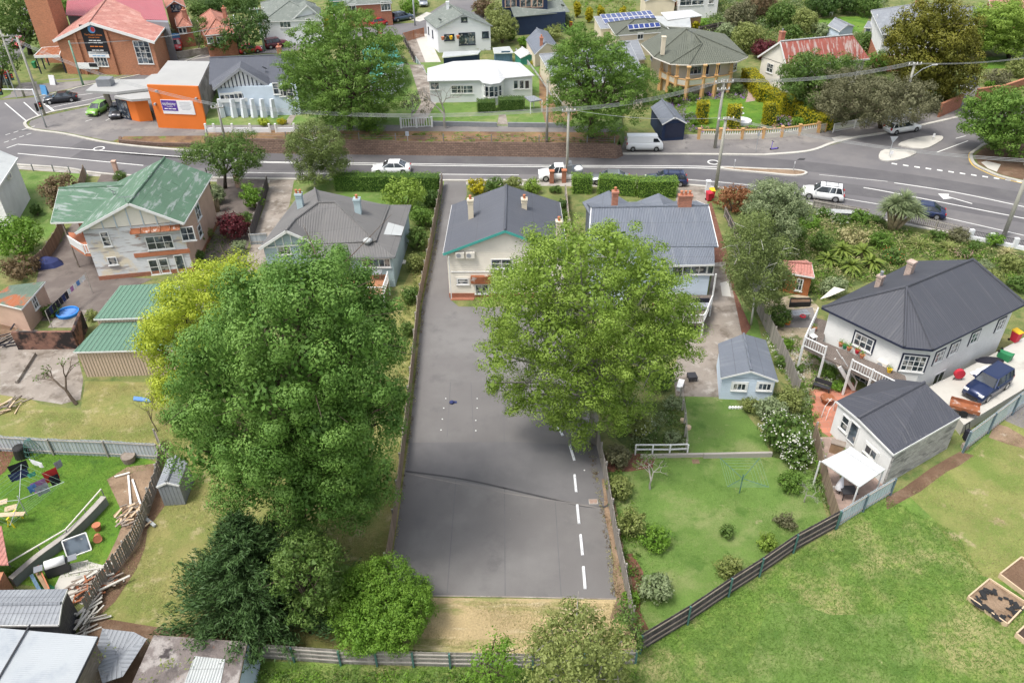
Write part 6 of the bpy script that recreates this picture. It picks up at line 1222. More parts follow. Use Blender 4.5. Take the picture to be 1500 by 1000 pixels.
# ---- shrubs: photo x, y, half width ----
SH=[
('copper_bush','sparse brown bush on the lawn left of the green roofed house',92,285,30,'leaf_brown',1.2),('small_conifer','tiny dark conifer on the left lawn',52,307,9,'leaf_dark',1.3),
('green_bush','dense bright green rounded bush at the left edge',22,348,40,'leaf_lime',1.0),('twiggy_bush','brown twiggy bush above the old pink shed',28,392,30,'leaf_brown',.6),('small_bush','small lime bush beside the brown twigs',42,385,14,'leaf_lime',.8),
('driveway_bush','small green bush at the driveway entrance left of the green roof',176,260,10,'leaf_mid',1.1),('upright_bush','upright light green bush between the two driveways',370,287,19,'leaf_lime',1.3),('red_maple','dark burgundy leaved maple between the driveways',342,332,24,'leaf_burgundy',1.),('green_bush','green bush behind the burgundy maple',358,322,14,'leaf_mid',1.1),
('low_bush','low grey green bush below the burgundy maple',350,362,13,'leaf_sage',.8),('wall_bush','green climber against the pink side wall',286,350,14,'leaf_mid',1.4),('ochre_bush','small ochre bush by the pink side wall',303,342,10,'leaf_olive',1.1),('flax_clump','green strappy clump at the corner of the peeling house',288,376,13,'leaf_mid',.8),('palm_bush','pale leafy bush by the brick balcony base',318,285,12,'leaf_sage',1.5),
('golden_bush','large golden green bush behind the hedge on the bungalow lawn',592,286,34,'leaf_yellow' if 0 else 'leaf_elm',.9),('dark_bush','dark bush at the right end of the long hedge',632,292,14,'leaf_dark',1.),('side_bush','mid green bush beside the bungalow lower roof',617,318,18,'leaf_linden',1.1),('side_bush','dark green bush on the narrow side yard, beside the bungalow wall',612,350,17,'leaf_mid',1.2),('side_bush','olive bush on the side yard below the air conditioner',608,385,14,'leaf_olive',1.2),('side_bush','rounded dark bush with small blossoms at the back of the bungalow',601,432,15,'leaf_mid',1.),('side_bush','small green bush beside the long paling fence, above the big tree',596,482,11,'leaf_mid',1.1),
('yellow_bush','yellow flowered bush at the front left of the cream house',699,273,15,'leaf_gold',.9),('front_bush','green front garden bush right of the yellow one',724,271,15,'leaf_mid',.9),('front_bush','olive front garden bush behind the cream house roof',752,270,15,'leaf_olive',.9),('front_bush','green and gold bush nearest the brick gate pillars',780,273,14,'leaf_elm',.9),('low_green','low green strappy plants between the gate pillars',814,278,10,'leaf_mid',.6),('side_bush','dark shrub between the cream house and its side fence',824,300,9,'leaf_dark',1.1),('side_bush','small shrub against the cream house side fence',827,315,8,'leaf_mid',1.1),
('pale_bush','pale green bush in front of the blue house',857,270,0,'leaf_sage',1.),
('rust_bush','large domed rust brown bush at the driveway of the blue house',1076,291,30,'leaf_rust',.85),('green_bush','green bush tucked behind the rust brown dome',1104,290,16,'leaf_mid',.9),('green_bush','green leafy shrub below the silver birch',1140,462,20,'leaf_mid',1.1),('low_green','low green plants at the base of the birch fence',1098,500,12,'leaf_lime',.5),
('conifer_bush','dark green upright bush left of the tree ferns',1205,355,16,'leaf_mid',1.2),('straw_mound','large dry straw coloured mound in the right garden',1251,345,24,'leaf_straw',.7),('green_bush','glossy green bush right of the straw mound',1290,352,18,'leaf_linden',.8),('green_bush','low green bushes by the road fence, left of the cabbage tree',1260,318,16,'leaf_linden',.7),('green_bush','second low green bush touching the cabbage tree trunk',1285,322,12,'leaf_mid',.7),('green_bush','bushy growth beside the tiny cabin',1222,420,20,'leaf_sage',.9),('red_flower_bush','low bush speckled with orange red flowers',1310,375,20,'leaf_mid',.5),('brown_bush','brownish bush by the white fence at the right',1405,345,17,'leaf_greybrown',.7),('bright_bush','bright green round bush near the leaning pole',1458,352,14,'leaf_lime',.8),('green_bush','green bush between the spiky clumps and white fence',1375,345,14,'leaf_mid',.7),('olive_bush','olive bush at the far right of the garden',1480,385,20,'leaf_olive',.7),('olive_bush','olive bush beside the navy roof corner',1450,405,18,'leaf_olive',.6),('olive_bush','low olive bush at the right edge of the garden',1495,415,18,'leaf_mid',.6),('green_bush','green bush by the white fence gate post',1430,360,12,'leaf_mid',.7),('blue_bush','blue grey agave like bush above the navy roof',1443,388,11,'leaf_sage',.7),
('green_bush','grassy bush beside the white flowers by the road fence',1185,325,18,'leaf_lime',.6),('green_bush','low bush under the weeping grey green bush',1170,340,14,'leaf_mid',.8),
('garden_bush','green bush beside the verandah posts of the white house',1150,505,13,'leaf_lime',.8),('garden_bush','leafy bush under the verandah stairs',1215,545,14,'leaf_linden',.8),('garden_bush','bright leafy bush at the foot of the stairs',1228,565,11,'leaf_lime',.7),('garden_bush','green bush along the side fence of the white house',1145,530,11,'leaf_mid',.8),('garden_bush','small bush by the gravel path near the verandah',1170,540,9,'leaf_mid',.7),
('shed_bush','green bush touching the blue shed corner',1100,592,15,'leaf_olive',.9),('grey_bush','rounded grey green bush in front of the blue shed',1130,600,24,'leaf_sage',.9),('olive_bush','olive bush behind the white flowering bush',1158,585,22,'leaf_olive',.9),
('lawn_bush','leafy green bush below the white flowering bush',1158,705,22,'leaf_linden',.7),('grey_bush','dull bush at the foot of the side fence corner',1150,765,17,'leaf_greybrown',.7),('small_tree_bush','bright yellow green bush leaning on the diagonal fence, middle',1124,794,15,'leaf_elm',.9),('small_tree_bush','round green bush against the diagonal fence, nearest the pale round bush',1068,832,22,'leaf_olive',.85),('pale_round_bush','silvery round bush on the lawn near the lot corner',961,862,28,'leaf_sage',.9),('thin_bush','thin faint sapling in the middle of the lower lawn',1065,778,10,'leaf_mid',1.3),
('olive_bush','olive brown bush against the lot fence, upper one',908,715,21,'leaf_olive',1.),('olive_bush','taller olive brown bush against the lot fence, lower one',925,768,24,'leaf_olive',1.1),('citrus_bush','green bush with yellow tips beside the lower olive bush',962,790,24,'leaf_lime',.8),('low_green','low fresh green plants along the lot fence base',925,875,15,'leaf_lime',.6),('creeper','green creeper spilling over the lot fence under the tree',905,668,22,'leaf_greybrown',1.),('dark_shrub','dark glossy shrub at the edge of the concrete yard',968,555,22,'leaf_dark',.9),('flower_bush','cream flowered shrub under the right side of the spreading tree',935,620,24,'leaf_olive',.9),('veg_bush','leafy vegetable patch plants by the small white fence',985,640,14,'leaf_sage',.6),('veg_bush','blue green shrub beside the vegetable patch',985,590,15,'leaf_sage',.7),
('berry_bush','small green weeds beside the burnt brick wall',75,455,14,'leaf_mid',.8),('weed_bush','weedy bush at the corner of the green carport',134,462,11,'leaf_olive',.8),
('cream_bush','round cream green bush beside the brick church',242,50,17,'leaf_sage',1.),('yellow_bush','small yellow green bush below the cream one by the church',237,76,11,'leaf_gold',.9),('planter_bush','small round bush in the orange planter',217,168,7,'leaf_dark',1.1),
('yellow_flower_bush','yellow edged bush on the half timbered house lawn, left of the path',386,179,10,'leaf_yellow',.6),('yellow_flower_bush','yellow edged bush right of the garden path',413,178,8,'leaf_gold',.6),
('far_bush','bright green bush at the corner of the back street',600,10,16,'leaf_lime',.9),('rhododendron','pink brown rhododendron at the top centre',708,10,18,'leaf_brown',1.),('far_bush','dark bronze bush right of the pink one',725,18,16,'leaf_olive',1.),('olive_tree_bush','dense rounded olive bush beside the white gabled house',735,40,26,'leaf_olive',1.1),('far_bush','small bright green bush below the olive bush',747,50,9,'leaf_lime',1.2),('far_bush','mottled bush in front of the navy house annexe',810,48,17,'leaf_olive',.8),('far_bush','small tree beside the navy house end wall',832,30,10,'leaf_sage',1.),('yellow_shrub','yellow variegated shrub beside the dark green shed',781,97,9,'leaf_gold',1.1),('far_bush','low hedge behind the slate cottage',770,62,12,'leaf_lime',.6),
('far_bush','red brown round bush at the top beside the cottage',983,8,11,'leaf_rust',.9),('yellow_shrub','bright yellow shrub in the far back garden',1018,37,7,'leaf_gold',1.),('far_bush','feathery green bush right of the bright yellow shrub',1032,38,8,'leaf_lime',.9),('far_bush','round dark bush before the far pale house',1015,13,7,'leaf_dark',.9),('far_bush','round mid green bush before the far pale house',1028,16,8,'leaf_mid',.9),
('shrubbery','tall brown green shrub left in the far hillside garden',1085,25,26,'leaf_greybrown',1.1),('shrubbery','rust tinted tree at the top of the hillside garden',1115,8,24,'leaf_rust' if 0 else 'leaf_brown',1.),('shrubbery','pale straw green shrub above the golden hedge',1095,55,26,'leaf_straw' if 0 else 'leaf_olive',1.),('shrubbery','grey green shrub beside the straw green one',1065,45,16,'leaf_sage',.8),('shrubbery','green shrub in the middle of the hillside garden',1145,22,24,'leaf_mid',1.),('shrubbery','light green upright shrub left of the far lawn',1180,32,20,'leaf_olive',1.2),('shrubbery','dark green tree behind the far lawn, left',1205,5,24,'leaf_dark',1.),('shrubbery','dark green tree behind the far lawn, middle',1240,2,22,'leaf_dark',1.),('shrubbery','dark green tree behind the far lawn, right',1272,8,20,'leaf_mid',1.),('red_maple','dark burgundy maple beside the red roofed house chimney',1118,72,20,'leaf_burgundy',.9),('shrubbery','green bush behind the red roof ridge, left',1160,48,16,'leaf_mid',.8),('shrubbery','silver green bush behind the red roof ridge',1203,45,16,'leaf_sage',.8),('shrubbery','green bush between the red roof and the mansion',1270,62,18,'leaf_mid',1.),('shrubbery','green bush below the mansion wall',1285,90,20,'leaf_linden',1.),('shrubbery','dark bush left of the mansion wall',1258,30,0,'leaf_dark',1.),
('weeping_bush','weeping grey green bush above the brick corner wall',1462,113,20,'leaf_greybrown',.7),('weeping_bush','pale weeping bush at the right edge above the wall',1492,100,20,'leaf_olive',.8),('far_bush','small fresh green bush behind the brick wall',1450,124,8,'leaf_lime',.8),('dark_tree','dark bush behind the golden conifer',1440,60,16,'leaf_dark',1.2),
('lilac_bush','dark bush beside the navy garage',955,148,0,'leaf_dark',1.),('camellia','dense dark green bush at the left of the beige verandah',988,140,16,'leaf_mid',.9),('garden_shrub','low green shrub beneath the beige verandah',1015,142,9,'leaf_mid',.7),('garden_shrub','rounded shrub beside the brick path',1078,130,11,'leaf_mid',.8),('garden_shrub','round shrub beside the topiary at the path bend',1112,132,8,'leaf_olive',.8),('garden_shrub','green shrub at the foot of the golden hedge',1138,148,11,'leaf_olive',.8),('garden_shrub','green bush behind the baluster wall, right end',1170,178,10,'leaf_lime',.7),('garden_shrub','small green bush behind the baluster wall, left end',1018,178,8,'leaf_lime',.7),('garden_shrub','bush by the slope left of the round lawn',965,150,14,'leaf_mid',.8),
('patio_bush','green bush against the brick corner at the left edge',22,838,10,'leaf_lime',.9),('ivy','low green plants at the foot of the end wall, left of the broken fence',300,930,0,'leaf_mid',.5),
('tree_bush','dark bush behind the church tower',90,10,14,'leaf_linden',1.),('hedgerow','green bush at the top left, behind the brick flats',290,16,15,'leaf_mid',.9),('hedgerow','dark green bush second along the top left row',314,10,16,'leaf_dark',.9),('hedgerow','green bush third along the top left row',342,6,15,'leaf_mid',.9),('hedgerow','dark bush right end of the top left row',366,8,13,'leaf_dark',.9),
('far_bush','green climber bush on the terrace verge under the street tree',540,186,12,'leaf_lime',.4),('far_bush','leafy green bush among the washing yard garden',1392,140,10,'leaf_mid',.8),
]
for s_ in SH:
 nm,lb,x,y,r,lm,ra=s_
 if r<=0: continue
 zb_=1.5 if (300<x<800 and 100<y<200) else 0.
 sh(nm,lb,x,y,r,lm,ra,zb=zb_,cat=('tree' if nm.endswith('maple') or nm in('shrubbery','hedgerow') else 'bush'),flowers={'red_flower_bush':'petal_red','flower_bush':'petal_white','rhododendron':'petal_pink'}.get(nm),leaf=(.30 if y<90 else None))
sh('white_flower_bush','large bush covered in white blossom on the right of the upper lawn',1150,632,36,'leaf_mid',1.,flowers='petal_white',fl_n=.5)
sh('white_flower_bush','lower trailing mass of white blossom above the dead twigs',1165,668,22,'leaf_mid',.8,flowers='petal_white',fl_n=.5)
for x,y,r,lb in ((1075,327,0,''),(1208,312,14,'white daisies by the road fence, left patch'),(1232,322,14,'white daisies by the road fence, right patch'),(1130,420,8,'small white flowers beside the birch trunk')):
 if r: sh('daisy_clump',lb,x,y,r,'leaf_mid',.5,flowers='petal_white',fl_n=.35,cat='flowers')
for x,y,r,lb in ((1012,172,12,'purple flowers left of the leftmost topiary'),(1147,178,13,'purple flower mound at the right of the lawn'),(975,155,8,'pink purple flowers on the slope by the navy garage')): sh('purple_flowers',lb,x,y,r,'leaf_mid',.5,flowers='petal_purple',fl_n=.8,cat='flowers')
sh('pink_flowers','pink blossom above the ridge of the navy roof',1412,372,12,'leaf_mid',.6,flowers='petal_pink',fl_n=.5,cat='flowers')
for x,y,h_,lb in ((477,48,3.6,'thin golden pencil conifer, left of the pair'),(485,44,5.,'taller thin golden pencil conifer, right of the pair'),(846,22,3.6,'clipped golden column behind the street tree, tallest'),(863,27,2.5,'clipped golden column, second from the left'),(880,26,2.4,'clipped golden column, third from the left'),(911,25,2.,'clipped golden column farthest right')):
 sh('pencil_conifer',lb,x,y-h_*2.2,6,'leaf_gold',2.4,cat='conifer',leaf=.25,group='golden columns')
spiky('cabbage_tree','large cabbage palm with two thick shaggy trunks by the road fence',1306,338,1.5,210,'leaf_sage',0,heads=[(-.5,0,3.2),(.5,.3,3.5),(.2,-.6,2.7),(1.5,.4,2.6),(1.9,-.1,2.2),(-.9,.2,2.5)],cat='palm',wid=.05,up=.4,droop=.45)
spiky('cabbage_tree','small slim cabbage palm beside the burgundy maple',318,310,.7,90,'leaf_sage',0,heads=[(0,0,2.4),(.4,.2,1.8)],cat='palm',wid=.04,up=.3)
for x,y,L,lb in ((1345,362,2.3,'big spiky yellow green clump, left of three above the navy roof'),(1388,366,2.1,'big spiky clump with pale tips, middle of three above the navy roof'),(1430,395,1.7,'tawny spiky grass clump nearest the navy roof corner'),(1475,372,1.7,'tawny spiky grass clump near the leaning pole'),(1460,350,0,'')):
 if L: spiky('flax_clump',lb,x,y,L,160,'leaf_olive' if x<1420 else 'leaf_straw',wid=.05,up=.35,droop=.9)
for x,y,lb in ((1245,398,'largest tree fern, front of the fern group'),(1275,392,'tree fern right of the largest one'),(1212,388,'tree fern beside the dark upright bush'),(1262,377,'tree fern at the back of the group'),(1232,375,'light green fern at the back left of the group')): spiky('tree_fern',lb,x,y,1.5,46,'leaf_fern',trunk=.7,wid=.16,up=.35,droop=.7,cat='fern',group='tree ferns')
for x,y,lb in ((1216,553,'spiky palm plant under the outside stairs'),): spiky('palm_plant',lb,x,y,1.1,60,'leaf_fern',wid=.07,up=.3)
spiky('yucca','spiky pale green plant at the brick corner at the left edge',28,842,.7,40,'leaf_fern',wid=.05)
# ---- grass blades (uncountable) ----
def inpoly(x,y,poly):
 c=np.zeros(len(x),bool); n=len(poly); j=n-1
 for i in range(n):
  xi,yi=poly[i][0],poly[i][1]; xj,yj=poly[j][0],poly[j][1]
  c^=((yi>y)!=(yj>y))&(x<(xj-xi)*(y-yi)/(yj-yi+1e-9)+xi); j=i
 return c
def grass(label,poly,n,L,m,seed,lean=.5,clump=True):
 rng=np.random.default_rng(seed); xs=[p[0] for p in poly];ys=[p[1] for p in poly]; x=rng.uniform(min(xs),max(xs),n*2);y=rng.uniform(min(ys),max(ys),n*2); ok=inpoly(x,y,poly)
 if clump: ok&=(np.sin(x*.9+np.sin(y*.7)*2)+np.sin(y*1.1+x*.35)+rng.normal(size=n*2)*.8)>-.3
 x=x[ok][:n];y=y[ok][:n]; k=len(x); T=rng.normal(size=(k,3))*lean; T[:,2]=np.abs(T[:,2])*.5+.55; T/=np.linalg.norm(T,axis=1,keepdims=True); sz=L*rng.uniform(.5,1.3,k); C=np.stack([x,y,sz*.4*T[:,2]],1); nn=rndunit(rng,k); nn[:,1]-=.6; nn[:,2]+=.4; nn/=np.linalg.norm(nn,axis=1,keepdims=True)
 o=leafmesh('grass_blades',C,nn,sz,rng,m,None,.11,T=T); tag(o,label,'grass',kind='stuff'); return o
pad=[(-19,20)]+[tuple(P(*q)[:2]) for q in ((380,972),(780,979),(935,955),(1220,779),(1300,730),(1400,780),(1440,845),(1520,880))]+[(60,20)]
grass('long rough green grass of the foreground paddock',pad,110000,.24,'grass_blade',5,.9,False)
grass('shorter dry grass at the upper right of the paddock',[tuple(P(*q)[:2]) for q in ((1330,725),(1410,672),(1500,600),(1560,640),(1560,800),(1500,860),(1440,845),(1400,800))],14000,.16,'grass_blade_dry',6)
grass('patchy mown grass of the yard left of the car park',[tuple(P(*q)[:2]) for q in ((560,640),(592,655),(566,872),(560,940),(365,935),(140,895),(180,830),(225,760),(250,690),(250,640))],26000,.16,'grass_blade_dry',7)
grass('bright green lawn blades in the left yard',[tuple(P(*q)[:2]) for q in ((0,660),(185,668),(230,685),(160,700),(170,760),(140,840),(60,850),(0,840))],16000,.15,'grass_blade',8,clump=False)
grass('dry grass blades in the strip beyond the car park edge',[tuple(P(*q)[:2]) for q in ((625,880),(905,884),(925,905),(930,945),(780,960),(620,945))],9000,.14,'grass_blade_dry',9)
grass('lawn blades of the long lower lawn',[tuple(P(*q)[:2]) for q in ((905,690),(1125,672),(1185,695),(1208,766),(1100,842),(940,935),(925,890))],14000,.13,'grass_blade',10)
grass('dry yard grass above the corrugated fence',[tuple(P(*q)[:2]) for q in ((0,600),(118,605),(130,565),(230,565),(250,630),(235,655),(0,640))],10000,.15,'grass_blade_dry',11)
# ---- ground cover and litter (uncountable) ----
def cover(label,px,n,rad,h,leafs,leaf,seed,zb=0.,per=16,name='ground_cover'):
 poly=[tuple(P(*q,zb)[:2]) for q in px]
 for i,lm in enumerate(leafs):
  rng=np.random.default_rng(seed*10+i); xs=[p[0] for p in poly];ys=[p[1] for p in poly]; x=rng.uniform(min(xs),max(xs),n*4);y=rng.uniform(min(ys),max(ys),n*4); ok=inpoly(x,y,poly)&((np.sin(x*1.3+i*2+np.cos(y*.9)*2)+rng.normal(size=n*4)*.6)>-.2); x=x[ok][:n];y=y[ok][:n]; k=len(x); r=rad*rng.uniform(.4,1.5,k); u=rndunit(rng,k*per); u[:,2]=np.abs(u[:,2])
  C=np.stack([np.repeat(x,per),np.repeat(y,per),np.full(k*per,zb+.02)],1)+u*np.stack([np.repeat(r,per)]*2+[np.repeat(r*h/rad,per)],1)*rng.uniform(.5,1,(k*per,1)); nn=u+rndunit(rng,k*per)*.5; nn/=np.linalg.norm(nn,axis=1,keepdims=True)
  o=leafmesh(name,C,nn,leaf*rng.uniform(.6,1.3,k*per),rng,lm,None,.5); tag(o,label,'ground cover',kind='stuff')
cover('tangled low planting filling the right hand garden',[(1085,300),(1190,308),(1310,334),(1500,374),(1500,425),(1440,385),(1341,382),(1204,440),(1150,390),(1095,340)],420,.45,.5,('leaf_mid','leaf_lime','leaf_olive','leaf_straw'),.17,1,per=26)
cover('overgrown hillside planting at the top right',[(1030,52),(1045,-10),(1300,-10),(1292,20),(1190,24),(1185,52),(1260,52),(1290,90),(1160,62),(1120,88),(1050,50)],360,1.1,1.3,('leaf_mid','leaf_olive','leaf_sage','leaf_dark'),.32,2,per=40)
cover('undergrowth below the trees by the picket fence',[(1150,125),(1300,95),(1370,165),(1215,190),(1160,140)],160,.8,1.1,('leaf_mid','leaf_greybrown'),.26,3,per=36)
cover('flower bed planting round the lawn of the beige house',[(962,165),(1000,140),(1092,132),(1092,148),(1040,146),(1004,158),(1008,182),(1030,194),(975,190)],130,.35,.45,('leaf_mid','leaf_lime','petal_purple','leaf_sage'),.18,4)
cover('bed planting behind the baluster wall',[(1112,148),(1200,188),(1030,195),(1025,188),(1120,186),(1142,172)],120,.35,.45,('leaf_mid','leaf_olive','petal_pink'),.18,5)
cover('weedy strip between the bungalow and the long paling fence',[(608,330),(638,300),(626,370),(596,600),(572,650),(585,480)],160,.3,.35,('leaf_mid','leaf_olive'),.15,6)
cover('bed planting under the white flowering bush',[(1112,580),(1190,570),(1212,700),(1214,750),(1170,690),(1135,650)],160,.32,.4,('leaf_mid','leaf_sage','leaf_lime'),.14,7)
cover('low growth along the right fence of the car park',[(888,690),(922,690),(945,880),(925,905),(903,800)],90,.28,.35,('leaf_mid','leaf_lime'),.13,8)
cover('weeds on the bank above the retaining wall',[(420,206),(420,195),(900,198),(900,212),(700,209.5),(560,208)],120,.4,.22,('leaf_lime','leaf_mid'),.16,9,1.5)
cover('planting beside the pink side wall and driveway',[(288,345),(330,330),(345,375),(296,400),(284,380)],70,.35,.5,('leaf_mid','leaf_olive'),.15,10)
cover('cottage garden below the verandah of the white house',[(1118,490),(1180,500),(1240,562),(1200,575),(1150,562)],110,.3,.4,('leaf_mid','leaf_lime','petal_white'),.14,11)
cover('rows of vines and plants behind the navy house',[(838,-10),(935,-10),(930,25),(845,22)],80,.7,1.1,('leaf_lime','leaf_olive'),.28,12,per=30)
cover('thick growth along the top left skyline gardens',[(262,-15),(400,-15),(392,12),(300,22),(262,8)],120,1.2,1.8,('leaf_mid','leaf_dark'),.34,13,per=46)
cover('weeds at the foot of the bottom paling fence',[(370,985),(930,985),(930,1010),(370,1010)],200,.3,.4,('leaf_lime','leaf_mid'),.14,14)
cover('vegetable and flower bed left of the upper lawn',[(930,600),(998,585),(1003,660),(925,662)],90,.3,.4,('leaf_mid','leaf_sage'),.14,15)
cover('back garden growth behind the white roofed house',[(700,64),(780,84),(800,110),(775,100),(745,80),(700,78)],50,.6,.7,('leaf_mid','leaf_olive'),.22,16)
cover('fallen brown leaves along the left fence of the car park',[(650,290),(640,370),(622,450),(611,560),(601,650),(585,770),(574,834),(570,834),(582,760),(597,640),(606,560),(617,450),(634,365),(646,290)],260,.12,.03,('leaf_brown','leaf_straw'),.07,17,.03,8,'leaf_litter')
cover('fallen leaves and dirt along the right fence of the car park',[(856,650),(868,645),(884,740),(912,872),(896,872),(882,760),(868,690)],160,.14,.03,('leaf_brown','leaf_straw'),.07,18,.03,8,'leaf_litter')
# ================= VEHICLES =================
def paint(name,c,metal=.3):
 if name in MATS: return name
 m=bpy.data.materials.new(name); m.use_nodes=True; b=m.node_tree.nodes['Principled BSDF']; b.inputs['Base Color'].default_value=c4(c); b.inputs['Metallic'].default_value=metal; b.inputs['Roughness'].default_value=.32; b.inputs['Coat Weight'].default_value=.6; b.inputs['Coat Roughness'].default_value=.08; MATS[name]=m; return name
for n_,c_,mt in (('paint_black',(.012,.014,.02),.2),('paint_green',(.22,.45,.07),.2),('paint_red',(.50,.02,.03),.1),('paint_maroon',(.12,.015,.03),.3),('paint_bluegrey',(.10,.14,.20),.5),('paint_white',(.80,.81,.80),0),('paint_silver',(.42,.45,.48),.7),('paint_navy',(.015,.028,.085),.3),('paint_grey',(.08,.08,.09),.5)): paint(n_,c_,mt)
A_('tyre',(.018,.018,.018),.9,.1,2); A_('rim',(.45,.46,.47),.35,.05,2,metal=.8); A_('headlight',(.75,.76,.74),.2,.03,2); A_('taillight',(.45,.02,.02),.3,.05,2); A_('black_plastic',(.02,.02,.02),.6,.05,2); glass('car_glass',(.015,.02,.025))
SPEC=dict( # L,W,H,belt,hood,boot, cabin base rear/front, roof rear/front
sedan=(4.75,1.80,1.44,.95,.86,.93,-1.85,1.05,-1.05,.25,.33), hatch=(3.95,1.70,1.50,.98,.90,.98,-1.90,1.05,-1.50,.20,.31), wagon=(4.95,1.84,1.50,.98,.88,.98,-2.38,1.10,-2.05,.30,.33), suv=(4.55,1.85,1.70,1.08,1.02,1.08,-2.18,1.10,-1.88,.38,.37), boxy=(4.3,1.7,1.7,1.08,1.02,1.08,-2.07,.85,-1.92,.38,.36), ute=(5.2,1.85,1.78,1.10,1.04,1.0,-.55,1.35,-.40,.65,.38), van=(4.7,1.70,1.96,1.20,1.15,1.2,-2.30,2.20,-2.26,1.55,.31))
def car(name,label,kind,pm,rear,front,zb=0.,rack=False,canopy=None,group=None,cat='car'):
 L,W,Hh,belt,hood,boot,cr,cf,rr,rf,wr=SPEC[kind]; a=P(*rear,zb);b=P(*front,zb); c=(a+b)/2; an=math.atan2(b.y-a.y,b.x-a.x)
 root=thing(name,label,cat,(c.x,c.y,zb+.03),an,group); h=W/2; wx=(-L/2+.85,L/2-.85)
 xs=sorted(set([round(-L/2+L*k/26,3) for k in range(27)]+[w+d for w in wx for d in (-wr-.05,-wr*.7,-wr*.3,0,wr*.3,wr*.7,wr+.05)])); vs=[];fs=[]
 for x in xs:
  t=abs(x)/(L/2); w=h*(1-.10*max(0,(t-.72)/.28)**2)
  if x>cf: f=(x-cf)/(L/2-cf); zt=belt-(belt-hood)*min(1,f*1.5)-.16*f**3 if kind!='van' else belt-.15*f
  elif x<cr: f=(cr-x)/(L/2+cr+1e-6); zt=belt-(belt-boot)*min(1,f*2)-.08*f**3
  else: zt=belt
  if t>.985: zt-=.14
  zb_=.24
  for w0 in wx:
   if abs(x-w0)<wr+.04: zb_=max(zb_,math.sqrt(max(0,(wr+.05)**2-(x-w0)**2))+.30)
  if t>.985: zb_=.34
  zs=max(zb_+.02,zt-.16); zm=(zb_+zs)/2
  for y,z in ((0,.26),(-w*.90,.26 if zb_<.35 else zb_),(-w,zb_),(-w*1.015,max(zm,zb_)),(-w*.985,zs),(-w*.86,zt-.015),(0,zt+.02),(w*.86,zt-.015),(w*.985,zs),(w*1.015,max(zm,zb_)),(w,zb_),(w*.90,.26 if zb_<.35 else zb_)): vs.append((x,y,z))
 n=12
 for i in range(len(xs)-1):
  for k in range(n): fs.append((i*n+k,i*n+(k+1)%n,(i+1)*n+(k+1)%n,(i+1)*n+k))
 fs.append(tuple(range(n-1,-1,-1))); fs.append(tuple(range((len(xs)-1)*n,len(xs)*n)))
 M=MB(); M.add(vs,fs); body=M.build('body',pm,root,smooth=False)
 for p in body.data.polygons: p.use_smooth=True
 rw=h*.74; bw=h*.93; zt=Hh-.03
 ring=lambda z,r,f,w,cut:[(r+.02,-w*.92,z),(r+cut,-w,z),(f-cut*1.5,-w,z),(f,-w*.86,z),(f,w*.86,z),(f-cut*1.5,w,z),(r+cut,w,z),(r+.02,w*.92,z)]
 A1=ring(belt-.02,cr,cf,bw,.1);A2=ring(zt,rr,rf,rw,.1); M=MB(); M.add(A1+A2,[tuple(range(7,-1,-1)),tuple(range(8,16))]+[(i,(i+1)%8,8+(i+1)%8,8+i) for i in range(8)]);
 M.build('windows','car_glass' if kind!='van' else pm,root)
 if kind=='van':
  M=MB(); M.bar((1.15,0,1.55),(1.75,0,1.55),bw*1.9,.42); M.add([],[]);
  M=MB(); M.add([(2.235,-.66,1.24),(2.235,.66,1.24),(1.66,.60,1.88),(1.66,-.60,1.88)],[(0,1,2,3)]); M.build('windscreen','car_glass',root)
  for s_ in (-1,1):
   M=MB(); M.add([(1.05,s_*bw*1.003,1.25),(1.95,s_*bw*1.003,1.25),(1.55,s_*(rw*.4+bw*.62),1.72),(1.05,s_*(rw*.4+bw*.62),1.72)],[(0,1,2,3) if s_<0 else (3,2,1,0)]); M.build('side_window','car_glass',root)
 M=MB(); rg=[ring(zt+.0,rr-.04,rf+.06,rw+.03,.12),ring(zt+.045,rr+.08,rf-.1,rw-.1,.12)]; M.add(rg[0]+rg[1],[tuple(range(7,-1,-1)),tuple(range(8,16))]+[(i,(i+1)%8,8+(i+1)%8,8+i) for i in range(8)]); ro=M.build('roof',pm,root)
 if kind!='van':
  for s_ in (-1,1):
   pl=[(cf-.12,rf-.1,.07),(cr+.1,rr+.06,.08 if kind=='sedan' else .1),((cr+cf)/2-.1,(rr+rf)/2-.05,.06)]
   if kind in('wagon','suv','boxy'): pl.append((cr*.62+cf*.38-.35,rr*.6+rf*.4-.35,.07))
   for x0,x1,t_ in pl: M=MB(); M.bar((x0,s_*(bw+.005),belt-.03),(x1,s_*(rw+.012),zt+.01),t_,.035); M.build('pillar',pm,root)
 for x in wx:
  for s_ in (-1,1):
   M=MB(); M.tube([(x,s_*(h-.20),wr),(x,s_*(h+.0),wr)],wr,18); w_=M.build('wheel','tyre',root); M=MB(); M.tube([(x,s_*(h-.02),wr),(x,s_*(h+.015),wr)],wr*.62,14); M.build('rim','rim',w_)
 for s_ in (-1,1):
  hz=hood-.22 if kind!='van' else .78; M=MB(); M.box((L/2-.09,s_*h*.68,hz),(.16,.36,.15)); M.build('headlight','headlight',root); M=MB(); M.box((-L/2+.06,s_*h*.76,boot-.20),(.12,.26,.16 if kind=='sedan' else .3)); M.build('taillight','taillight',root)
  M=MB(); M.box((cf-.25,s_*(h+.08),belt+.06),(.12,.18,.13)); M.build('mirror',pm,root)
 M=MB(); M.box((L/2-.005,0,.42),(.04,W*.55,.2)); M.build('grille','black_plastic',root)
 M=MB(); M.box((-L/2-.005,0,.55),(.02,.36,.12)); M.build('number_plate','sign_white',root)
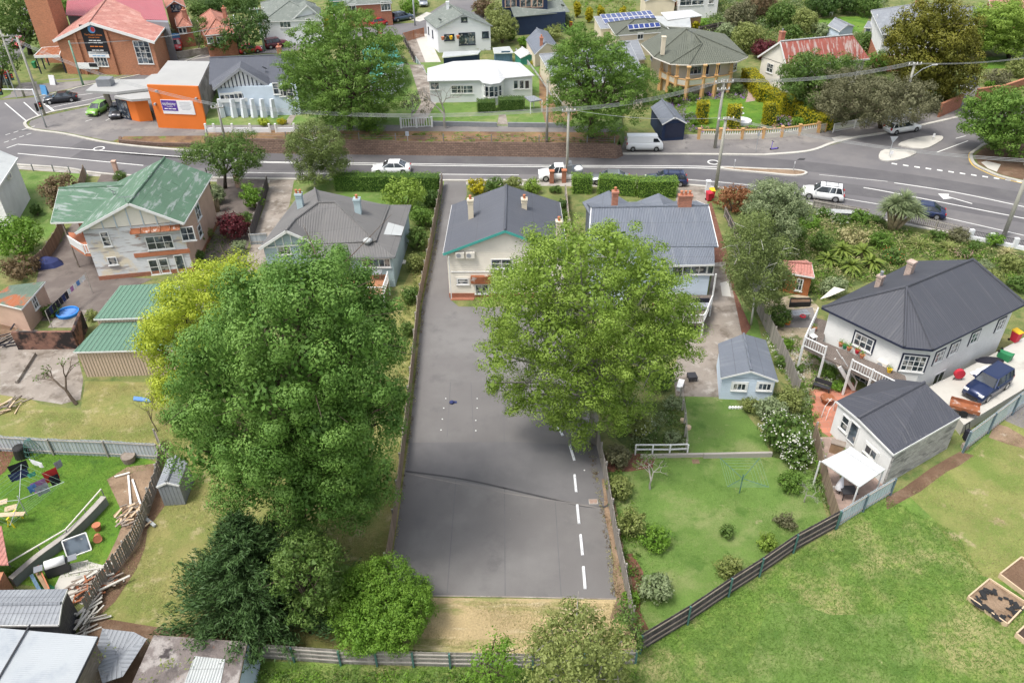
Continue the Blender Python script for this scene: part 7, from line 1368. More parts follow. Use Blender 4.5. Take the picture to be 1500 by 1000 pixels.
 if rack:
  for s_ in (-1,1): M=MB(); M.bar((rr+.2,s_*rw*.85,Hh+.08),(rf-.25,s_*rw*.85,Hh+.08),.04); M.build('roof_rail','dark_metal',root)
  for x in (rr+.5,rf-.5): M=MB(); M.bar((x,-rw*.9,Hh+.11),(x,rw*.9,Hh+.11),.05); M.build('crossbar','dark_metal',root)
 if kind=='ute':
  M=MB(); M.box((-1.75,0,1.0),(1.9,W*1.0,.1));
  for s_ in (-1,1): M.box((-1.75,s_*W*.5,1.17),(1.9,.05,.28))
  M.box((-2.68,0,1.17),(.05,W,.28)); M.build('tray','paint_silver' if canopy is None else pm,root)
  if canopy: M=MB(); M.add(*[(lambda A,B:(A+B,[(3,2,1,0),(4,5,6,7)]+[(i,(i+1)%4,4+(i+1)%4,4+i) for i in range(4)]))([(-2.65,-.9,1.3),(-.8,-.9,1.3),(-.8,.9,1.3),(-2.65,.9,1.3)],[(-2.5,-.8,2.1),(-.9,-.8,2.2),(-.9,.8,2.2),(-2.5,.8,2.1)])][0]) ; M.build('tarpaulin',canopy,root)
  else: M=MB(); M.box((-1.1,0,1.55),(.6,1.6,.8)); M.build('toolbox','mid_metal',root); M=MB(); M.lathe((-2.2,.2,1.1),[(.5,0),(.55,.25),(.3,.5),(.1,.55)],9); M.build('load_sack','sign_white',root)
 return root
car('parked_car','black sedan waiting at the line of the side street by the church','sedan','paint_black',(110,147),(71,151.5))
car('parked_car','small lime green hatchback on the car yard forecourt','hatch','paint_green',(154,160),(136,171))
car('parked_car','dark grey hatchback tucked against the orange annexe','hatch','paint_grey',(176,164),(170,175))
car('parked_car','pinkish red hatchback under the trees at the far top left','hatch','paint_red',(33,63),(24,74))
car('utility_truck','red utility with a blue tarpaulin over its tray beside the brick church','ute','paint_red',(262,62),(259,82),canopy='sign_blue',cat='ute')
car('parked_car','red hatchback parked in front of the dark hedge trees','hatch','paint_red',(352,79.5),(383,75.5))
car('parked_car','maroon four wheel drive behind the half timbered house','boxy','paint_maroon',(390,72),(421,67))
car('parked_car','bright red small car on the back street at the top','hatch','paint_red',(544,40),(569,35.5))
car('parked_car','blue grey station wagon on the back street right of the red car','suv','paint_bluegrey',(574,33),(604,27.5),rack=True)
car('parked_car','silver grey car on the grass at the top beside a pole','suv','paint_silver',(619,3),(621,13))
car('moving_car','white sedan driving on the main road behind the long hedge','sedan','paint_white',(602,252),(546,252.5))
car('utility_truck','white tray back utility with a load sack on the main road','ute','paint_white',(850,261),(790,262.5),cat='ute')
car('parked_car','silver car mostly hidden behind the middle clipped hedge','sedan','paint_silver',(917,268),(869,267))
car('parked_car','dark blue station wagon with roof bars behind the right clipped hedge','wagon','paint_navy',(1005,270),(945,268.5),rack=True)
car('delivery_van','old white van parked on the footpath by the navy garage','van','paint_white',(919,219),(967,219),cat='van')
car('parked_car','white station wagon beside the traffic islands','wagon','paint_white',(1294,196.5),(1346,188.5),rack=True)
car('parked_car','white four wheel drive with roof bars beside the weeping bush','suv','paint_white',(1227,293),(1181,287),rack=True)
car('parked_car','dark blue sedan half hidden by the cabbage palm','sedan','paint_navy',(1372,318),(1325,311))
car('parked_car','dark sedan in the driveway behind the golden conifer','sedan','paint_grey',(1425,120),(1411,136))
ZC=1.0
M=MB(); pad=pxy([(1350,572),(1404,545),(1530,478),(1600,500),(1500,569),(1412,622),(1395,600)],ZC); M.prism([(p.x,p.y) for p in pad],0,ZC); tag(M.build('concrete_yard','concrete_pale'),kind='structure')
car('parked_car','dark blue older four wheel drive on the concrete yard of the white house','boxy','paint_navy',(1468,556),(1418,589),zb=ZC,rack=False)
# ================= FENCES =================
def woodmat(name,c,c2):
 m=bpy.data.materials.new(name); m.use_nodes=True; nt=m.node_tree; b=nt.nodes['Principled BSDF']; g_=nt.nodes.new('ShaderNodeNewGeometry')
 vec=nt.nodes.new('ShaderNodeTexCoord').outputs['UV']; n1=noise(nt,mapv(nt,vec,(6,.8,1)),1.5,4)
 f=mth(nt,'MULTIPLY_ADD',g_.outputs['Random Per Island'],.6,mth(nt,'MULTIPLY',n1,.5),clamp=True); nt.links.new(mixc(nt,f,c,c2),b.inputs['Base Color']); b.inputs['Roughness'].default_value=.95; MATS[name]=m
woodmat('paling_brown',(.15,.10,.07),(.33,.25,.18)); woodmat('paling_grey',(.14,.125,.11),(.36,.33,.29)); woodmat('paling_dark',(.035,.03,.035),(.12,.10,.10)); woodmat('rail_grey',(.25,.23,.20),(.40,.37,.33)); woodmat('corrugated_fence',(.27,.31,.34),(.50,.53,.54)); woodmat('colorbond_pale',(.46,.55,.60),(.58,.66,.70))
A_('post_green',(.07,.16,.14),.6,.1,2); A_('iron_post',(.12,.17,.20),.5,.1,2)
def fence(name,label,pts,h,style='paling',m='paling_grey',postm='rail_grey',sp=2.6,zb=0.,railside=-1,group=None,gap=.004,bw=.11,jitter=.06,tilt=0.,world=False,curve=0):
 W_=[Vector(p) for p in pts] if world else pxy(pts,zb)
 if curve: W_=smoothpts(W_,curve)
 c=W_[len(W_)//2]; root=thing(name,label,'fence',(c.x,c.y,zb),0,group); rng=random.Random(len(label)*7+len(pts)); M=MB(); R_=MB(); acc=0
 def post(q,hh=None):
  Mp=MB(); Mp.box((q.x,q.y,zb+(hh or h)/2),(.1,.1,hh or h),0); Mp.build('post',postm,root,world=True)
 lastpost=None
 for i in range(len(W_)-1):
  a,b=W_[i],W_[i+1]; d=b-a; L=d.length;
  if L<.05: continue
  u=d/L; n=Vector((-u.y,u.x,0))*railside; k=max(1,round(L/ (bw+gap)))
  if style=='paling':
   for j in range(k):
    p=a+u*(L*(j+.5)/k); hh=h+rng.uniform(-jitter,jitter*.4); ln=rng.gauss(0,tilt)
    M.bar((p.x,p.y,zb+.02),(p.x+u.x*ln,p.y+u.y*ln,zb+hh),.02,L/k-gap,up=u) if False else M.add([Vector((p.x,p.y,0))+u*x+n*y+Vector((u.x*(ln if z else 0),u.y*(ln if z else 0),zb+(hh if z else .02))) for z in (0,1) for x,y in ((-(L/k-gap)/2,-.01),((L/k-gap)/2,-.01),((L/k-gap)/2,.01),(-(L/k-gap)/2,.01))],[(3,2,1,0),(4,5,6,7),(0,1,5,4),(1,2,6,5),(2,3,7,6),(3,0,4,7)])
   for z in (.35,h*.55 if h<1.4 else h*.5,h-.25) if h>1.2 else (.25,h-.2): R_.bar(a+n*.04+ZU*z,b+n*.04+ZU*z,.05,.09)
  elif style=='sheet':
   k=max(1,round(L/.8))
   for j in range(k):
    p0=a+u*(L*j/k);p1=a+u*(L*(j+1)/k); hh=h+rng.uniform(-jitter,jitter); nn=6
    for q in range(nn):
     f0=p0.lerp(p1,q/nn);f1=p0.lerp(p1,(q+1)/nn); o=n*(.02 if q%2 else -.005); M.add([f0+o,f1+o,f1+o+ZU*hh,f0+o+ZU*hh,f0+o+n*.012,f1+o+n*.012,f1+o+n*.012+ZU*hh,f0+o+n*.012+ZU*hh],[(0,1,2,3),(7,6,5,4),(0,4,5,1),(3,2,6,7),(0,3,7,4),(1,5,6,2)])
   for z in (.3,h-.15): R_.bar(a+n*.06+ZU*z,b+n*.06+ZU*z,.05,.07)
  elif style=='picket':
   k=max(1,round(L/.19))
   for j in range(k): p=a+u*(L*(j+.5)/k); M.box((p.x,p.y,zb+h/2+.03),(.09,.03,h-.04),math.atan2(u.y,u.x))
   for z in (.25,h-.2): R_.bar(a+n*.035+ZU*z,b+n*.035+ZU*z,.04,.08)
  elif style=='slats':
   for z in np.arange(.12,h,.16): M.bar(a+ZU*float(z),b+ZU*float(z),.02,.13)
  elif style=='wire':
   for z in (.3,.6,.9):
    if z<h: R_.bar(a+ZU*z,b+ZU*z,.02)
  elif style=='rail':
   for z in (h*.45,h-.05): R_.bar(a+ZU*z,b+ZU*z,.07,.09)
  m_=max(1,round(L/sp)) if not curve else 0
  if m_:
   for j in range(m_+(1 if i==len(W_)-2 else 0)): post((a+u*(L*j/m_))+n*.1,h+(.0 if style!='wire' else .05))
  else:
   acc+=L
   if lastpost is None or (a-lastpost).length>sp: post(a+n*.1); lastpost=a
 if M.v: M.build({'paling':'palings','sheet':'sheeting','picket':'pickets','slats':'slats'}[style],m,root,world=True)
 if R_.v: R_.build('rails',postm if style in('wire','rail') else 'timber_grey' if m=='paling_dark' else 'rail_grey',root,world=True)
 return root
fence('paling_fence','long brown paling fence down the left side of the car park',[(649,272),(631,370),(614,455),(604,560),(594,650),(580,770),(569,834)],1.6,m='paling_brown',sp=2.4,jitter=.08)
fence('paling_fence','weathered paling fence leaning along the right side of the car park',[(868,622),(872,645),(885,700),(894,755),(902,800),(913,850),(924,912)],1.6,sp=2.4,jitter=.2,tilt=.03,gap=.02,railside=1)
fence('paling_fence','grey paling fence with green steel posts across the bottom of the photo',[(365,962),(500,972),(660,976),(780,978),(930,972)],1.35,m='paling_grey',postm='post_green',sp=2.35,railside=-1,jitter=.03)
fence('paling_fence','dark paling fence with teal posts running diagonally beside the paddock',[(936,955),(1005,913),(1065,872),(1110,843),(1160,808),(1222,774)],1.7,m='paling_dark',postm='post_green',sp=3.0,railside=-1,jitter=.03)
fence('steel_fence','pale blue steel sheet fence between the diagonal fence and the block wall',[(1224,772),(1262,748),(1302,724)],1.6,'sheet','colorbond_pale','iron_post',2.6,jitter=.01)
fence('steel_fence','tall pale steel sheet fence beside the dark blue four wheel drive',[(1408,662),(1445,634),(1480,607),(1530,572),(1600,520)],2.0,'sheet','colorbond_pale','iron_post',2.7,jitter=.01)
fence('corrugated_fence','old grey corrugated iron fence between the dry yard and the green lawn',[(-40,655),(0,660),(80,665),(160,668),(236,672)],1.55,'sheet','corrugated_fence','rail_grey',3.,jitter=.05,railside=-1)
fence('paling_fence','crooked curving paling fence beside the bare soil and timber pile',[(238,672),(236,700),(224,735),(212,770),(195,805),(170,838),(152,862),(130,900)],1.4,m='paling_grey',sp=2.,jitter=.15,tilt=.04,gap=.03,curve=4)
fence('paling_fence','short dark fence piece between the corrugated fence and the metal shed',[(234,648),(243,672),(262,690)],1.4,m='paling_dark',sp=2.)
fence('paling_fence','paling fence between the peeling house lawn and its back yard, left',[(127,258),(118,290),(112,300)],1.5,m='paling_brown',sp=2.)
fence('paling_fence','grey brown paling fence beside the dark tarpaulin, left of the peeling house',[(96,335),(85,360),(68,385),(52,398)],1.5,m='paling_brown',sp=2.)
fence('paling_fence','dark paling fence between the two driveways behind the burgundy maple',[(394,275),(386,300),(377,330),(370,352)],1.5,m='paling_dark',sp=2.2)
fence('side_gate','pale metal gate across the old concrete driveway',[(368,358),(394,357)],1.3,'sheet','corrugated_fence','rail_grey',1.8)
fence('paling_fence','paling fence between the cream house and the blue house lawn',[(829,288),(833,330),(838,352)],1.5,m='paling_brown',sp=2.2)
fence('paling_fence','tall grey paling fence between the blue shed and the white house garden',[(1108,455),(1122,485),(1140,520),(1156,555),(1165,580)],1.7,m='paling_grey',sp=2.2,railside=1,jitter=.06)
fence('paling_fence','old paling fence along the white house side down to the steel fence',[(1190,640),(1200,690),(1212,735),(1222,770)],1.5,m='paling_brown',sp=2.,railside=1)
fence('paling_fence','low dark fence below the rust brown dome bush',[(1062,318),(1075,345),(1082,365)],1.2,m='paling_dark',sp=2.)
fence('timber_gate','small fresh timber picket gate beside the silver birch',[(1062,400),(1088,398)],1.2,'picket','timber','timber',1.5)
fence('road_fence','weathered wooden fence along the road beside the right garden, left stretch',[(1190,305),(1222,311),(1270,320)],1.1,m='paling_grey',sp=2.4)
fence('road_fence','weathered open fence along the road beside the right garden, right stretch',[(1330,327),(1370,336),(1415,347)],1.1,'picket','paling_grey','rail_grey',2.4)
t=thing('masonry_fence','low white masonry fence with black iron panels near the leaning pole','fence',tuple(P(1460,358)))
q=[(1420,350),(1450,356),(1485,363),(1530,373)]
for i in range(3):
 a=P(*q[i]);b=P(*q[i+1]); M=MB(); M.bar(a+ZU*.2,b+ZU*.2,.25,.4); M.build('base_wall','white_render',t,world=True); M=MB(); k=int((b-a).length/.14)
 for j in range(1,k): p=a.lerp(b,j/k); M.bar(p+ZU*.4,p+ZU*1.0,.025)
 M.bar(a+ZU*.95,b+ZU*.95,.04); M.build('iron_panel','dark_metal',t,world=True)
for s_ in q: a=P(*s_); M=MB(); M.box((a.x,a.y,.55),(.4,.4,1.1)); M.build('pier','white_render',t,world=True)
fence('picket_fence','white picket fence at the corner behind the white station wagon',[(1219,194),(1250,188),(1284,181),(1316,174),(1344,168)],1.2,'picket','white_trim','white_trim',2.8)
fence('garden_gate','cream timber gate at the right end of the baluster wall',[(1199,195),(1208,193)],1.2,'picket','cream_flat','tan_column',1.)
fence('rail_fence','small white two rail fence at the edge of the upper lawn',[(930,664),(955,664),(980,664),(1006,663)],.9,'rail','white_trim','white_trim',1.6)
fence('netting_fence','thin wire fence between the vegetable patch and the upper lawn',[(998,582),(1004,620),(1006,660)],1.0,'wire','rail_grey','paling_grey' if 0 else 'rail_grey',1.6)
fence('wire_fence','thin post and wire fence along the top of the retaining wall',[(305,199),(420,203),(580,205.5),(720,207),(860,209),(900,210)],.9,'wire','mid_metal','mid_metal',5.,zb=1.5)
fence('wire_fence','thin wire fence beside the road at the far left lawn',[(20,249),(80,251),(128,256)],.9,'wire','mid_metal','mid_metal',3.)
fence('front_fence','white rail and post fence before the half timbered house, left part',[(302,195),(316,194.5),(340,194),(366,193.5),(395,193)],1.0,'picket','white_render','white_trim',2.4,zb=1.5) if 0 else None
for lb,qs in (('white rendered front fence with square posts, left of the garden path',[(303,194),(315,194),(342,194),(368,194),(396,194)]),('white rendered front fence with square posts, right of the garden path',[(405,194),(432,193.5),(458,193)])):
 t=thing('front_fence',lb,'fence',tuple(P(*qs[1],1.5)));
 for i in range(len(qs)-1): a=P(*qs[i],1.5);b=P(*qs[i+1],1.5); M=MB(); M.bar(a+ZU*.3,b+ZU*.3,.15,.6); M.build('low_wall','white_render',t,world=True)
 for s_ in qs: a=P(*s_,1.5); M=MB(); M.box((a.x,a.y,2.1),(.25,.25,1.2)); M.build('post','white_trim',t,world=True)
t=thing('balustrade','white balustrade panel on the terrace left of the leafless tree','fence',tuple(P(612,188,1.5)))
a=P(588,188,1.5);b=P(633,186,1.5); posts_rail(t,[a,a.lerp(b,.5),b],1.5,1.3,'white_trim',.3,.25,.09)
t=thing('terrace_wall','low dark stone wall along the terrace footpath','wall',tuple(P(720,184,1.5)))
for (x0,y0),(x1,y1) in (((632,184),(728,186)),((744,186),(832,187))):
 a=P(x0,y0,1.5);b=P(x1,y1,1.5); M=MB(); M.bar(a+ZU*.3,b+ZU*.3,.3,.6); M.build('wall_face','lead_grey',t,world=True)
fence('laneway_fence','dark vertical metal fence along the laneway left of the white gabled house',[(592,62),(600,78),(610,96)],1.6,'sheet','paling_dark','dark_metal',3.)
fence('laneway_fence','brown slatted gate across the concrete yard by the back street',[(592,62),(606,58),(621,54)],1.7,'slats','timber_red','timber_red',2.)
fence('laneway_fence','white sheet metal fence at the side of the leafless tree',[(610,96),(622,116),(632,132)],1.6,'sheet','colorbond_pale','iron_post',3.)
fence('side_fence','pale green paling fence right of the white roofed house',[(756,84),(772,100),(790,125),(806,150),(822,178)],1.5,m='fence_palegreen' if 0 else 'corrugated_fence',sp=3.,zb=.4)
fence('dark_fence','blue painted fence beside the turquoise roofed house',[(590,92),(598,105),(606,120)],1.5,'sheet','paling_dark','dark_metal',3.)
fence('garden_fence','long dark paling fence behind the beige house back garden',[(1022,52),(1050,46),(1085,42)],1.6,m='paling_dark',sp=4.)
for lb,a,b,h_ in (('curved red brick entrance wall behind the picket fence',(1374,172),(1405,158),1.9),('red brick entrance wall right of the driveway',(1427,148),(1459,143),1.7),('long low red brick wall at the right edge behind the corner tree',(1459,143),(1520,122),1.5)):
 t=thing('brick_wall',lb,'wall',tuple(P(*a))); A1=P(*a);B1=P(*b); M=MB(); M.bar(A1+ZU*h_/2,B1+ZU*h_/2,.3,h_); M.build('wall_face','brick_red',t,world=True); M=MB(); M.bar(A1+ZU*(h_+.05),B1+ZU*(h_+.05),.36,.1); M.build('coping','brick_orange',t,world=True)
t=thing('street_wall','rough grey stone wall along the side street behind the orange building','wall',tuple(P(290,82)))
for (x0,y0),(x1,y1) in (((246,89),(308,79)),((308,79),(352,70))): A1=P(x0,y0);B1=P(x1,y1); M=MB(); M.bar(A1+ZU*.6,B1+ZU*.6,.4,1.2); M.build('wall_face','concrete_old',t,world=True)
t=thing('sleeper_wall','low grey timber sleeper wall between the two lawns','wall',tuple(P(1040,668)))
for i,((x0,y0),(x1,y1)) in enumerate((((938,670),(1030,668)),((1030,670),(1130,668)))): A1=P(x0,y0);B1=P(x1,y1); M=MB(); M.bar(A1+ZU*(.14+.06*i),B1+ZU*(.14+.06*i),.18,.28+.12*i); M.build('sleeper','rail_grey',t,world=True)
MATS['burnt_brick']=mat('burnt_brick',(.26,.12,.08),.95,.2,.6,brick=(.24,.086,.012,(.2,.16,.14)),layers=[((.025,.02,.02),.55,.50,.08,(1,1,1))],bump=('brick',.1,.01))
t=thing('burnt_wall','fire blackened brick wall at the edge of the concrete slab','wall',tuple(P(80,505)))
for (x0,y0),(x1,y1) in (((28,511),(116,510)),((116,510),(127,480))): A1=P(x0,y0);B1=P(x1,y1); M=MB(); M.bar(A1+ZU*.9,B1+ZU*.9,.25,1.8); M.build('wall_face','burnt_brick',t,world=True)
t=thing('garden_retaining_wall','dark block retaining wall with a timber handrail curving through the left yard','wall',tuple(P(120,765)))
q=smoothpts(pxy([(22,858),(60,825),(100,795),(135,762),(157,738)]),3);
M=MB();
for i in range(len(q)-1): M.bar(q[i]+ZU*.35,q[i+1]+ZU*.35,.3,.7)
M.build('wall_face','block_dark' if 0 else 'lead_grey',t,world=True); M=MB()
for i in range(len(q)-1): M.bar(q[i]+ZU*.73,q[i+1]+ZU*.73,.38,.07)
M.build('coping','concrete',t,world=True); M=MB(); a=P(12,824,1.0);b=P(96,775,1.0);c_=P(148,716,1.0); M.tube([a,b,c_],.05,6)
M.build('handrail','cream_flat',t,world=True)
for s_ in (a,a.lerp(b,.5),b,b.lerp(c_,.5),c_): M=MB(); M.bar((s_.x,s_.y,0),s_,.05); M.build('rail_post','mid_metal',t,world=True)
for x,y,lb in ((808,268,'left brick gate pillar behind the white utility'),(826,267,'right brick gate pillar beside the clipped hedge')):
 p=P(x,y); t=thing('gate_pillar',lb,'pillar',tuple(p),group='brick gate pillars'); M=MB(); M.box((0,0,.75),(.5,.5,1.5)); M.build('shaft','brick_red',t); M=MB(); M.box((0,0,1.55),(.62,.62,.12)); M.build('cap','terracotta',t)
for x,y,lb in ((349,274,'pink gate pillar at the driveway right of the round tree'),(1036,282,'white gate post at the blue house driveway'),(171,252,'small pink pillar left of the driveway bush')):
 p=P(x,y); t=thing('gate_post',lb,'post',tuple(p)); M=MB(); M.box((0,0,.7),(.45,.45,1.4)); M.build('shaft','pink_render' if x!=1036 else 'white_render',t); M=MB(); M.box((0,0,1.44),(.55,.55,.1)); M.build('cap','pink_render' if x!=1036 else 'white_render',t)
# ================= POLES AND CABLES =================
A_('pole_wood',(.36,.35,.30),.9,.15,1.); A_('pole_green',(.20,.33,.24),.8,.15,1.); A_('pole_steel',(.50,.53,.55),.4,.05,1.,metal=.5); A_('insulator',(.7,.7,.68),.4,.05,2); A_('cable',(.30,.31,.31),.6,.05,2)
def pole(label,base,topy,m='pole_wood',zb=0.,r=.15,arms=(),lamp=None,name='power_pole',top=None,aa=.1,extra=None):
 b=P(*base,zb); h=hgt(base[0],base[1],topy,zb); root=thing(name,label,'pole',tuple(b)); M=MB()
 dx=0;dy=0
 if top is not None:
  tp=P(top[0],top[1],zb+h); dx,dy=(tp.x-b.x),(tp.y-b.y);
 M.tube([(0,0,0),(dx*.5,dy*.5,h*.5),(dx,dy,h)],[r*1.15,r,r*.8],10); M.build('shaft',m,root,smooth=True)
 for k,(dz,L) in enumerate(arms):
  u=Vector((math.cos(aa),math.sin(aa),0)) if not isinstance(aa,(list,tuple)) else Vector((math.cos(aa[k]),math.sin(aa[k]),0)); c=Vector((dx,dy,h-dz)); M=MB(); M.bar(c-u*L/2+Vector((0,-.14,0)),c+u*L/2+Vector((0,-.14,0)),.1,.12); ar=M.build('crossarm','pole_wood',root)
  for j in range(4): q=c+u*(L*(j/3-.5)*.9); M=MB(); M.lathe((q.x,q.y-.14,q.z+.06),[(.05,0),(.09,.06),(.05,.12),(.07,.2),(.03,.24)],7); M.build('insulator','insulator',ar)
 if lamp:
  d=Vector((lamp[0],lamp[1],0)); s_=Vector((dx,dy,h-lamp[2])); e=s_+d+Vector((0,0,lamp[3])); M=MB(); M.tube([s_,s_+d*.5+Vector((0,0,lamp[3]*.7)),e],.04,6); a_=M.build('lamp_arm','pole_steel',root); M=MB(); u=d.normalized(); M.bar(e-u*.1,e+u*.6,.25,.12); M.build('lamp_head','insulator',a_)
 root['_top']=(b.x+dx,b.y+dy,zb+h); return root
PT={}
def reg(k,o): PT[k]=Vector(o['_top']); del o['_top']; return o
reg('A',pole('grey power pole at the left corner, behind the traffic light',(66,169),55,r=.17,name='power_pole'))
reg('B',pole('power pole with a crossarm at the far left edge',(36,142),44,arms=((.9,2.0),)))
reg('C',pole('green stained pole in front of the brick church',(122,125),60,'pole_green',r=.15))
reg('G',pole('grey power pole in front of the half timbered house',(330,206),153,zb=1.2,arms=((.4,1.6),)))
reg('H',pole('thin pale pole by the hedge trees on the back street',(352,72),22,'pole_steel',r=.1))
reg('I',pole('green stained pole with double crossarms by the red hatchback',(388,75),12,'pole_green',arms=((.2,2.6),(1.6,2.4),(2.9,2.0)),aa=.3))
reg('K',pole('plain wooden pole on the verge left of the street tree',(801,209),117,zb=1.5,r=.16,lamp=(.6,-.2,.3,.2)))
reg('L',pole('wooden power pole rising from behind the clipped hedges',(830,264),160,arms=((.2,1.6),),r=.16))
reg('M',pole('tall power pole on the footpath with crossarms, behind the front one',(1047,217),117,arms=((.3,2.4),(1.2,1.6)),r=.18))
reg('N',pole('power pole at the blue house driveway, in front of the taller one',(1048,278),172,arms=((.2,1.8),),r=.18))
reg('O',pole('power pole with a street lamp arm by the picket fence',(1315,184),92,arms=((.2,1.8),),lamp=(2.6,.3,2.0,1.6),r=.18))
reg('P',pole('thick leaning pole at the right edge beside the road',(1470,346),235,arms=((.3,1.8),),r=.2))
reg('Q',pole('pale pole on the far street beside the silver grey car',(608,38),-20,'pole_steel',r=.15))
def cable(label,a,b,sag=.6,r=.022,offs=(0,0,0),group='overhead cables'):
 o_=Vector(offs); a=a+o_;b=b+o_; n=14; pts=[];
 for k in range(n+1): t=k/n; p=a.lerp(b,t); p.z-=sag*4*t*(1-t); pts.append(p)
 M=MB(); c=pts[n//2]; M.tube(pts,r,5); root=M.build('power_cable','cable');
 root.location=(0,0,0); tag(root,label,'cable',group)
for k,dy in enumerate((-.5,-.15,.25,.6)):
 o=('nearest','second','third','farthest')[k]
 cable(f'{o} cable of four strung from the clipped hedge pole to the footpath pole',PT['L'],PT['M'],.7,offs=(0,dy,0))
 cable(f'{o} cable of four strung from the half timbered house pole to the hedge pole',PT['G'],PT['L'],1.2,offs=(0,dy,.1))
 cable(f'{o} cable of four strung from the footpath pole to the street lamp pole',PT['M'],PT['O'],.9,offs=(0,dy,0))
 if k<3: cable(f'{o} cable of three strung from the driveway pole to the leaning pole',PT['N'],PT['P'],.8,offs=(0,dy,0)); cable(f'{o} cable of three running left from the half timbered house pole',PT['G'],PT['A']+Vector((0,0,-.5)),1.,offs=(0,dy,0))
 if k<2: cable(f'{o} cable of two leaving the street lamp pole to the right edge',PT['O'],P(1560,74,8),.6,offs=(0,dy,0)); cable(f'{o} cable of two from the double crossarm pole down to the left',PT['I']+Vector((0,0,-1.5)),PT['C']+Vector((0,0,-.3)),1.,offs=(0,dy,0))
cable('single cable from the hedge pole to the driveway pole',PT['L'],PT['N'],.6); cable('single service cable from the verge pole to the hedge pole',PT['K'],PT['L'],.4)
def tlight(parent,c,a=0.,s_=1.):
 M=MB(); M.box(c,(.38*s_,.3*s_,1.05*s_),a); o=M.build('signal_head','black_plastic',parent);
 for k in range(3):
  q=rz(a,0,-.17*s_); M=MB(); M.tube([(c[0]+q[0],c[1]+q[1],c[2]+(.32-.32*k)*s_),(c[0]+q[0]*1.25,c[1]+q[1]*1.25,c[2]+(.32-.32*k)*s_)],.11*s_,10); M.build('lens',('sign_red','sign_orange','post_green')[k],o)
t=reg('D',pole('steel traffic signal mast with an arm over the junction',(68,187),130,'pole_steel',r=.1,name='traffic_light'))
for o in [x for x in bpy.data.objects if x.name.startswith('traffic_light')][:1]:
 top=PT['D']-Vector(o.location); M=MB(); e=top+Vector((-4.3,.2,-.1)); M.tube([top-Vector((0,0,.15)),e],.06,7); M.build('mast_arm','pole_steel',o); tlight(o,(e.x-.4,e.y,e.z),.5,1.4); tlight(o,(.35,-.1,3.2),.3); tlight(o,(-.4,.1,2.9),2.); o['category']='traffic light'
p=P(25,144); t=thing('traffic_light','signal post with a lit red lamp beside the corner lawn','traffic light',tuple(p)); M=MB(); M.tube([(0,0,0),(0,0,4.2)],.07,7); M.build('post','pole_steel',t); tlight(t,(-.35,0,3.2)); tlight(t,(.4,0,3.3),1.)
def signpost(label,px,py,h,w,hh,m='sign_white',a=0.,zb=0.,shape='box'):
 p=P(px,py,zb); t=thing('street_sign',label,'sign',tuple(p),a); M=MB(); M.tube([(0,0,0),(0,0,h)],.035,6); M.build('post','pole_steel',t); M=MB()
 if shape=='tri': M.add([(-w/2,-.05,h),(w/2,-.05,h),(0,-.05,h-hh),(-w/2,-.03,h),(w/2,-.03,h),(0,-.03,h-hh)],[(0,2,1),(3,4,5),(0,1,4,3),(1,2,5,4),(2,0,3,5)])
 else: M.box((0,-.05,h-hh/2),(w,.02,hh))
 M.build('sign_plate',m,t); return t
signpost('thin steel post with a small sign in front of the retaining wall',599,224,2.9,.45,.6,'sign_grey')
signpost('thin sign post on the footpath before the baluster wall',1107,222,2.6,.3,.5,'pole_steel')
signpost('give way sign seen from behind on the front traffic island',1302,229,2.6,1.0,.85,'pole_steel',zb=.14,shape='tri')
signpost('low keep left sign on the front traffic island',1304,231,.9,.4,.4,'sign_white',zb=.14)
signpost('small white marker on the rear traffic island',1366,205,.9,.3,.5,'sign_white',zb=.14)
signpost('thin white marker post by the tip of the median island',1162,250,1.2,.12,.3,'sign_white',zb=.14); signpost('thin white marker post at the left end of the median island',1075,247,1.2,.12,.3,'sign_white',zb=.14)
for x,y,m,lb in ((67,139,'sign_blue','pale blue folding board sign on the corner footpath'),(79,124,'sign_white','small white folding board sign on the church lawn')):
 p=P(x,y); t=thing('board_sign',lb,'sign',tuple(p),-.2); M=MB(); M.bar((0,-.25,0),(0,0,1.5),1.0,.04,up=(0,-1,0)); M.build('front_panel',m,t); M=MB(); M.bar((0,.25,0),(0,.02,1.5),1.0,.04,up=(0,1,0)); M.build('back_panel',m,t)
p=P(133,110); t=thing('notice_board','white notice board on dark legs standing on the church lawn','sign',tuple(p),-.12); M=MB(); M.box((0,0,1.5),(3.6,.08,1.0)); M.build('board','sign_white',t)
for x in (-1.6,0,1.6): M=MB(); M.bar((x,.05,0),(x,.05,1.9),.09); M.build('leg','dark_metal',t)
M=MB(); M.box((1.0,-.06,1.65),(1.4,.03,.6)); M.build('dark_panel','sign_black',t)
p=P(6,128); t=thing('bus_shelter','small bus shelter with a red roof at the left edge','shelter',tuple(p),-.2); M=MB(); M.box((0,0,2.4),(2.6,1.4,.3)); M.build('roof','sign_red',t); M=MB(); M.box((0,.6,1.2),(2.4,.05,2.1)); M.build('rear_pane',W_,t)
for x in (-1.2,1.2): M=MB(); M.bar((x,-.5,0),(x,-.5,2.3),.08); M.build('post','pole_steel',t)
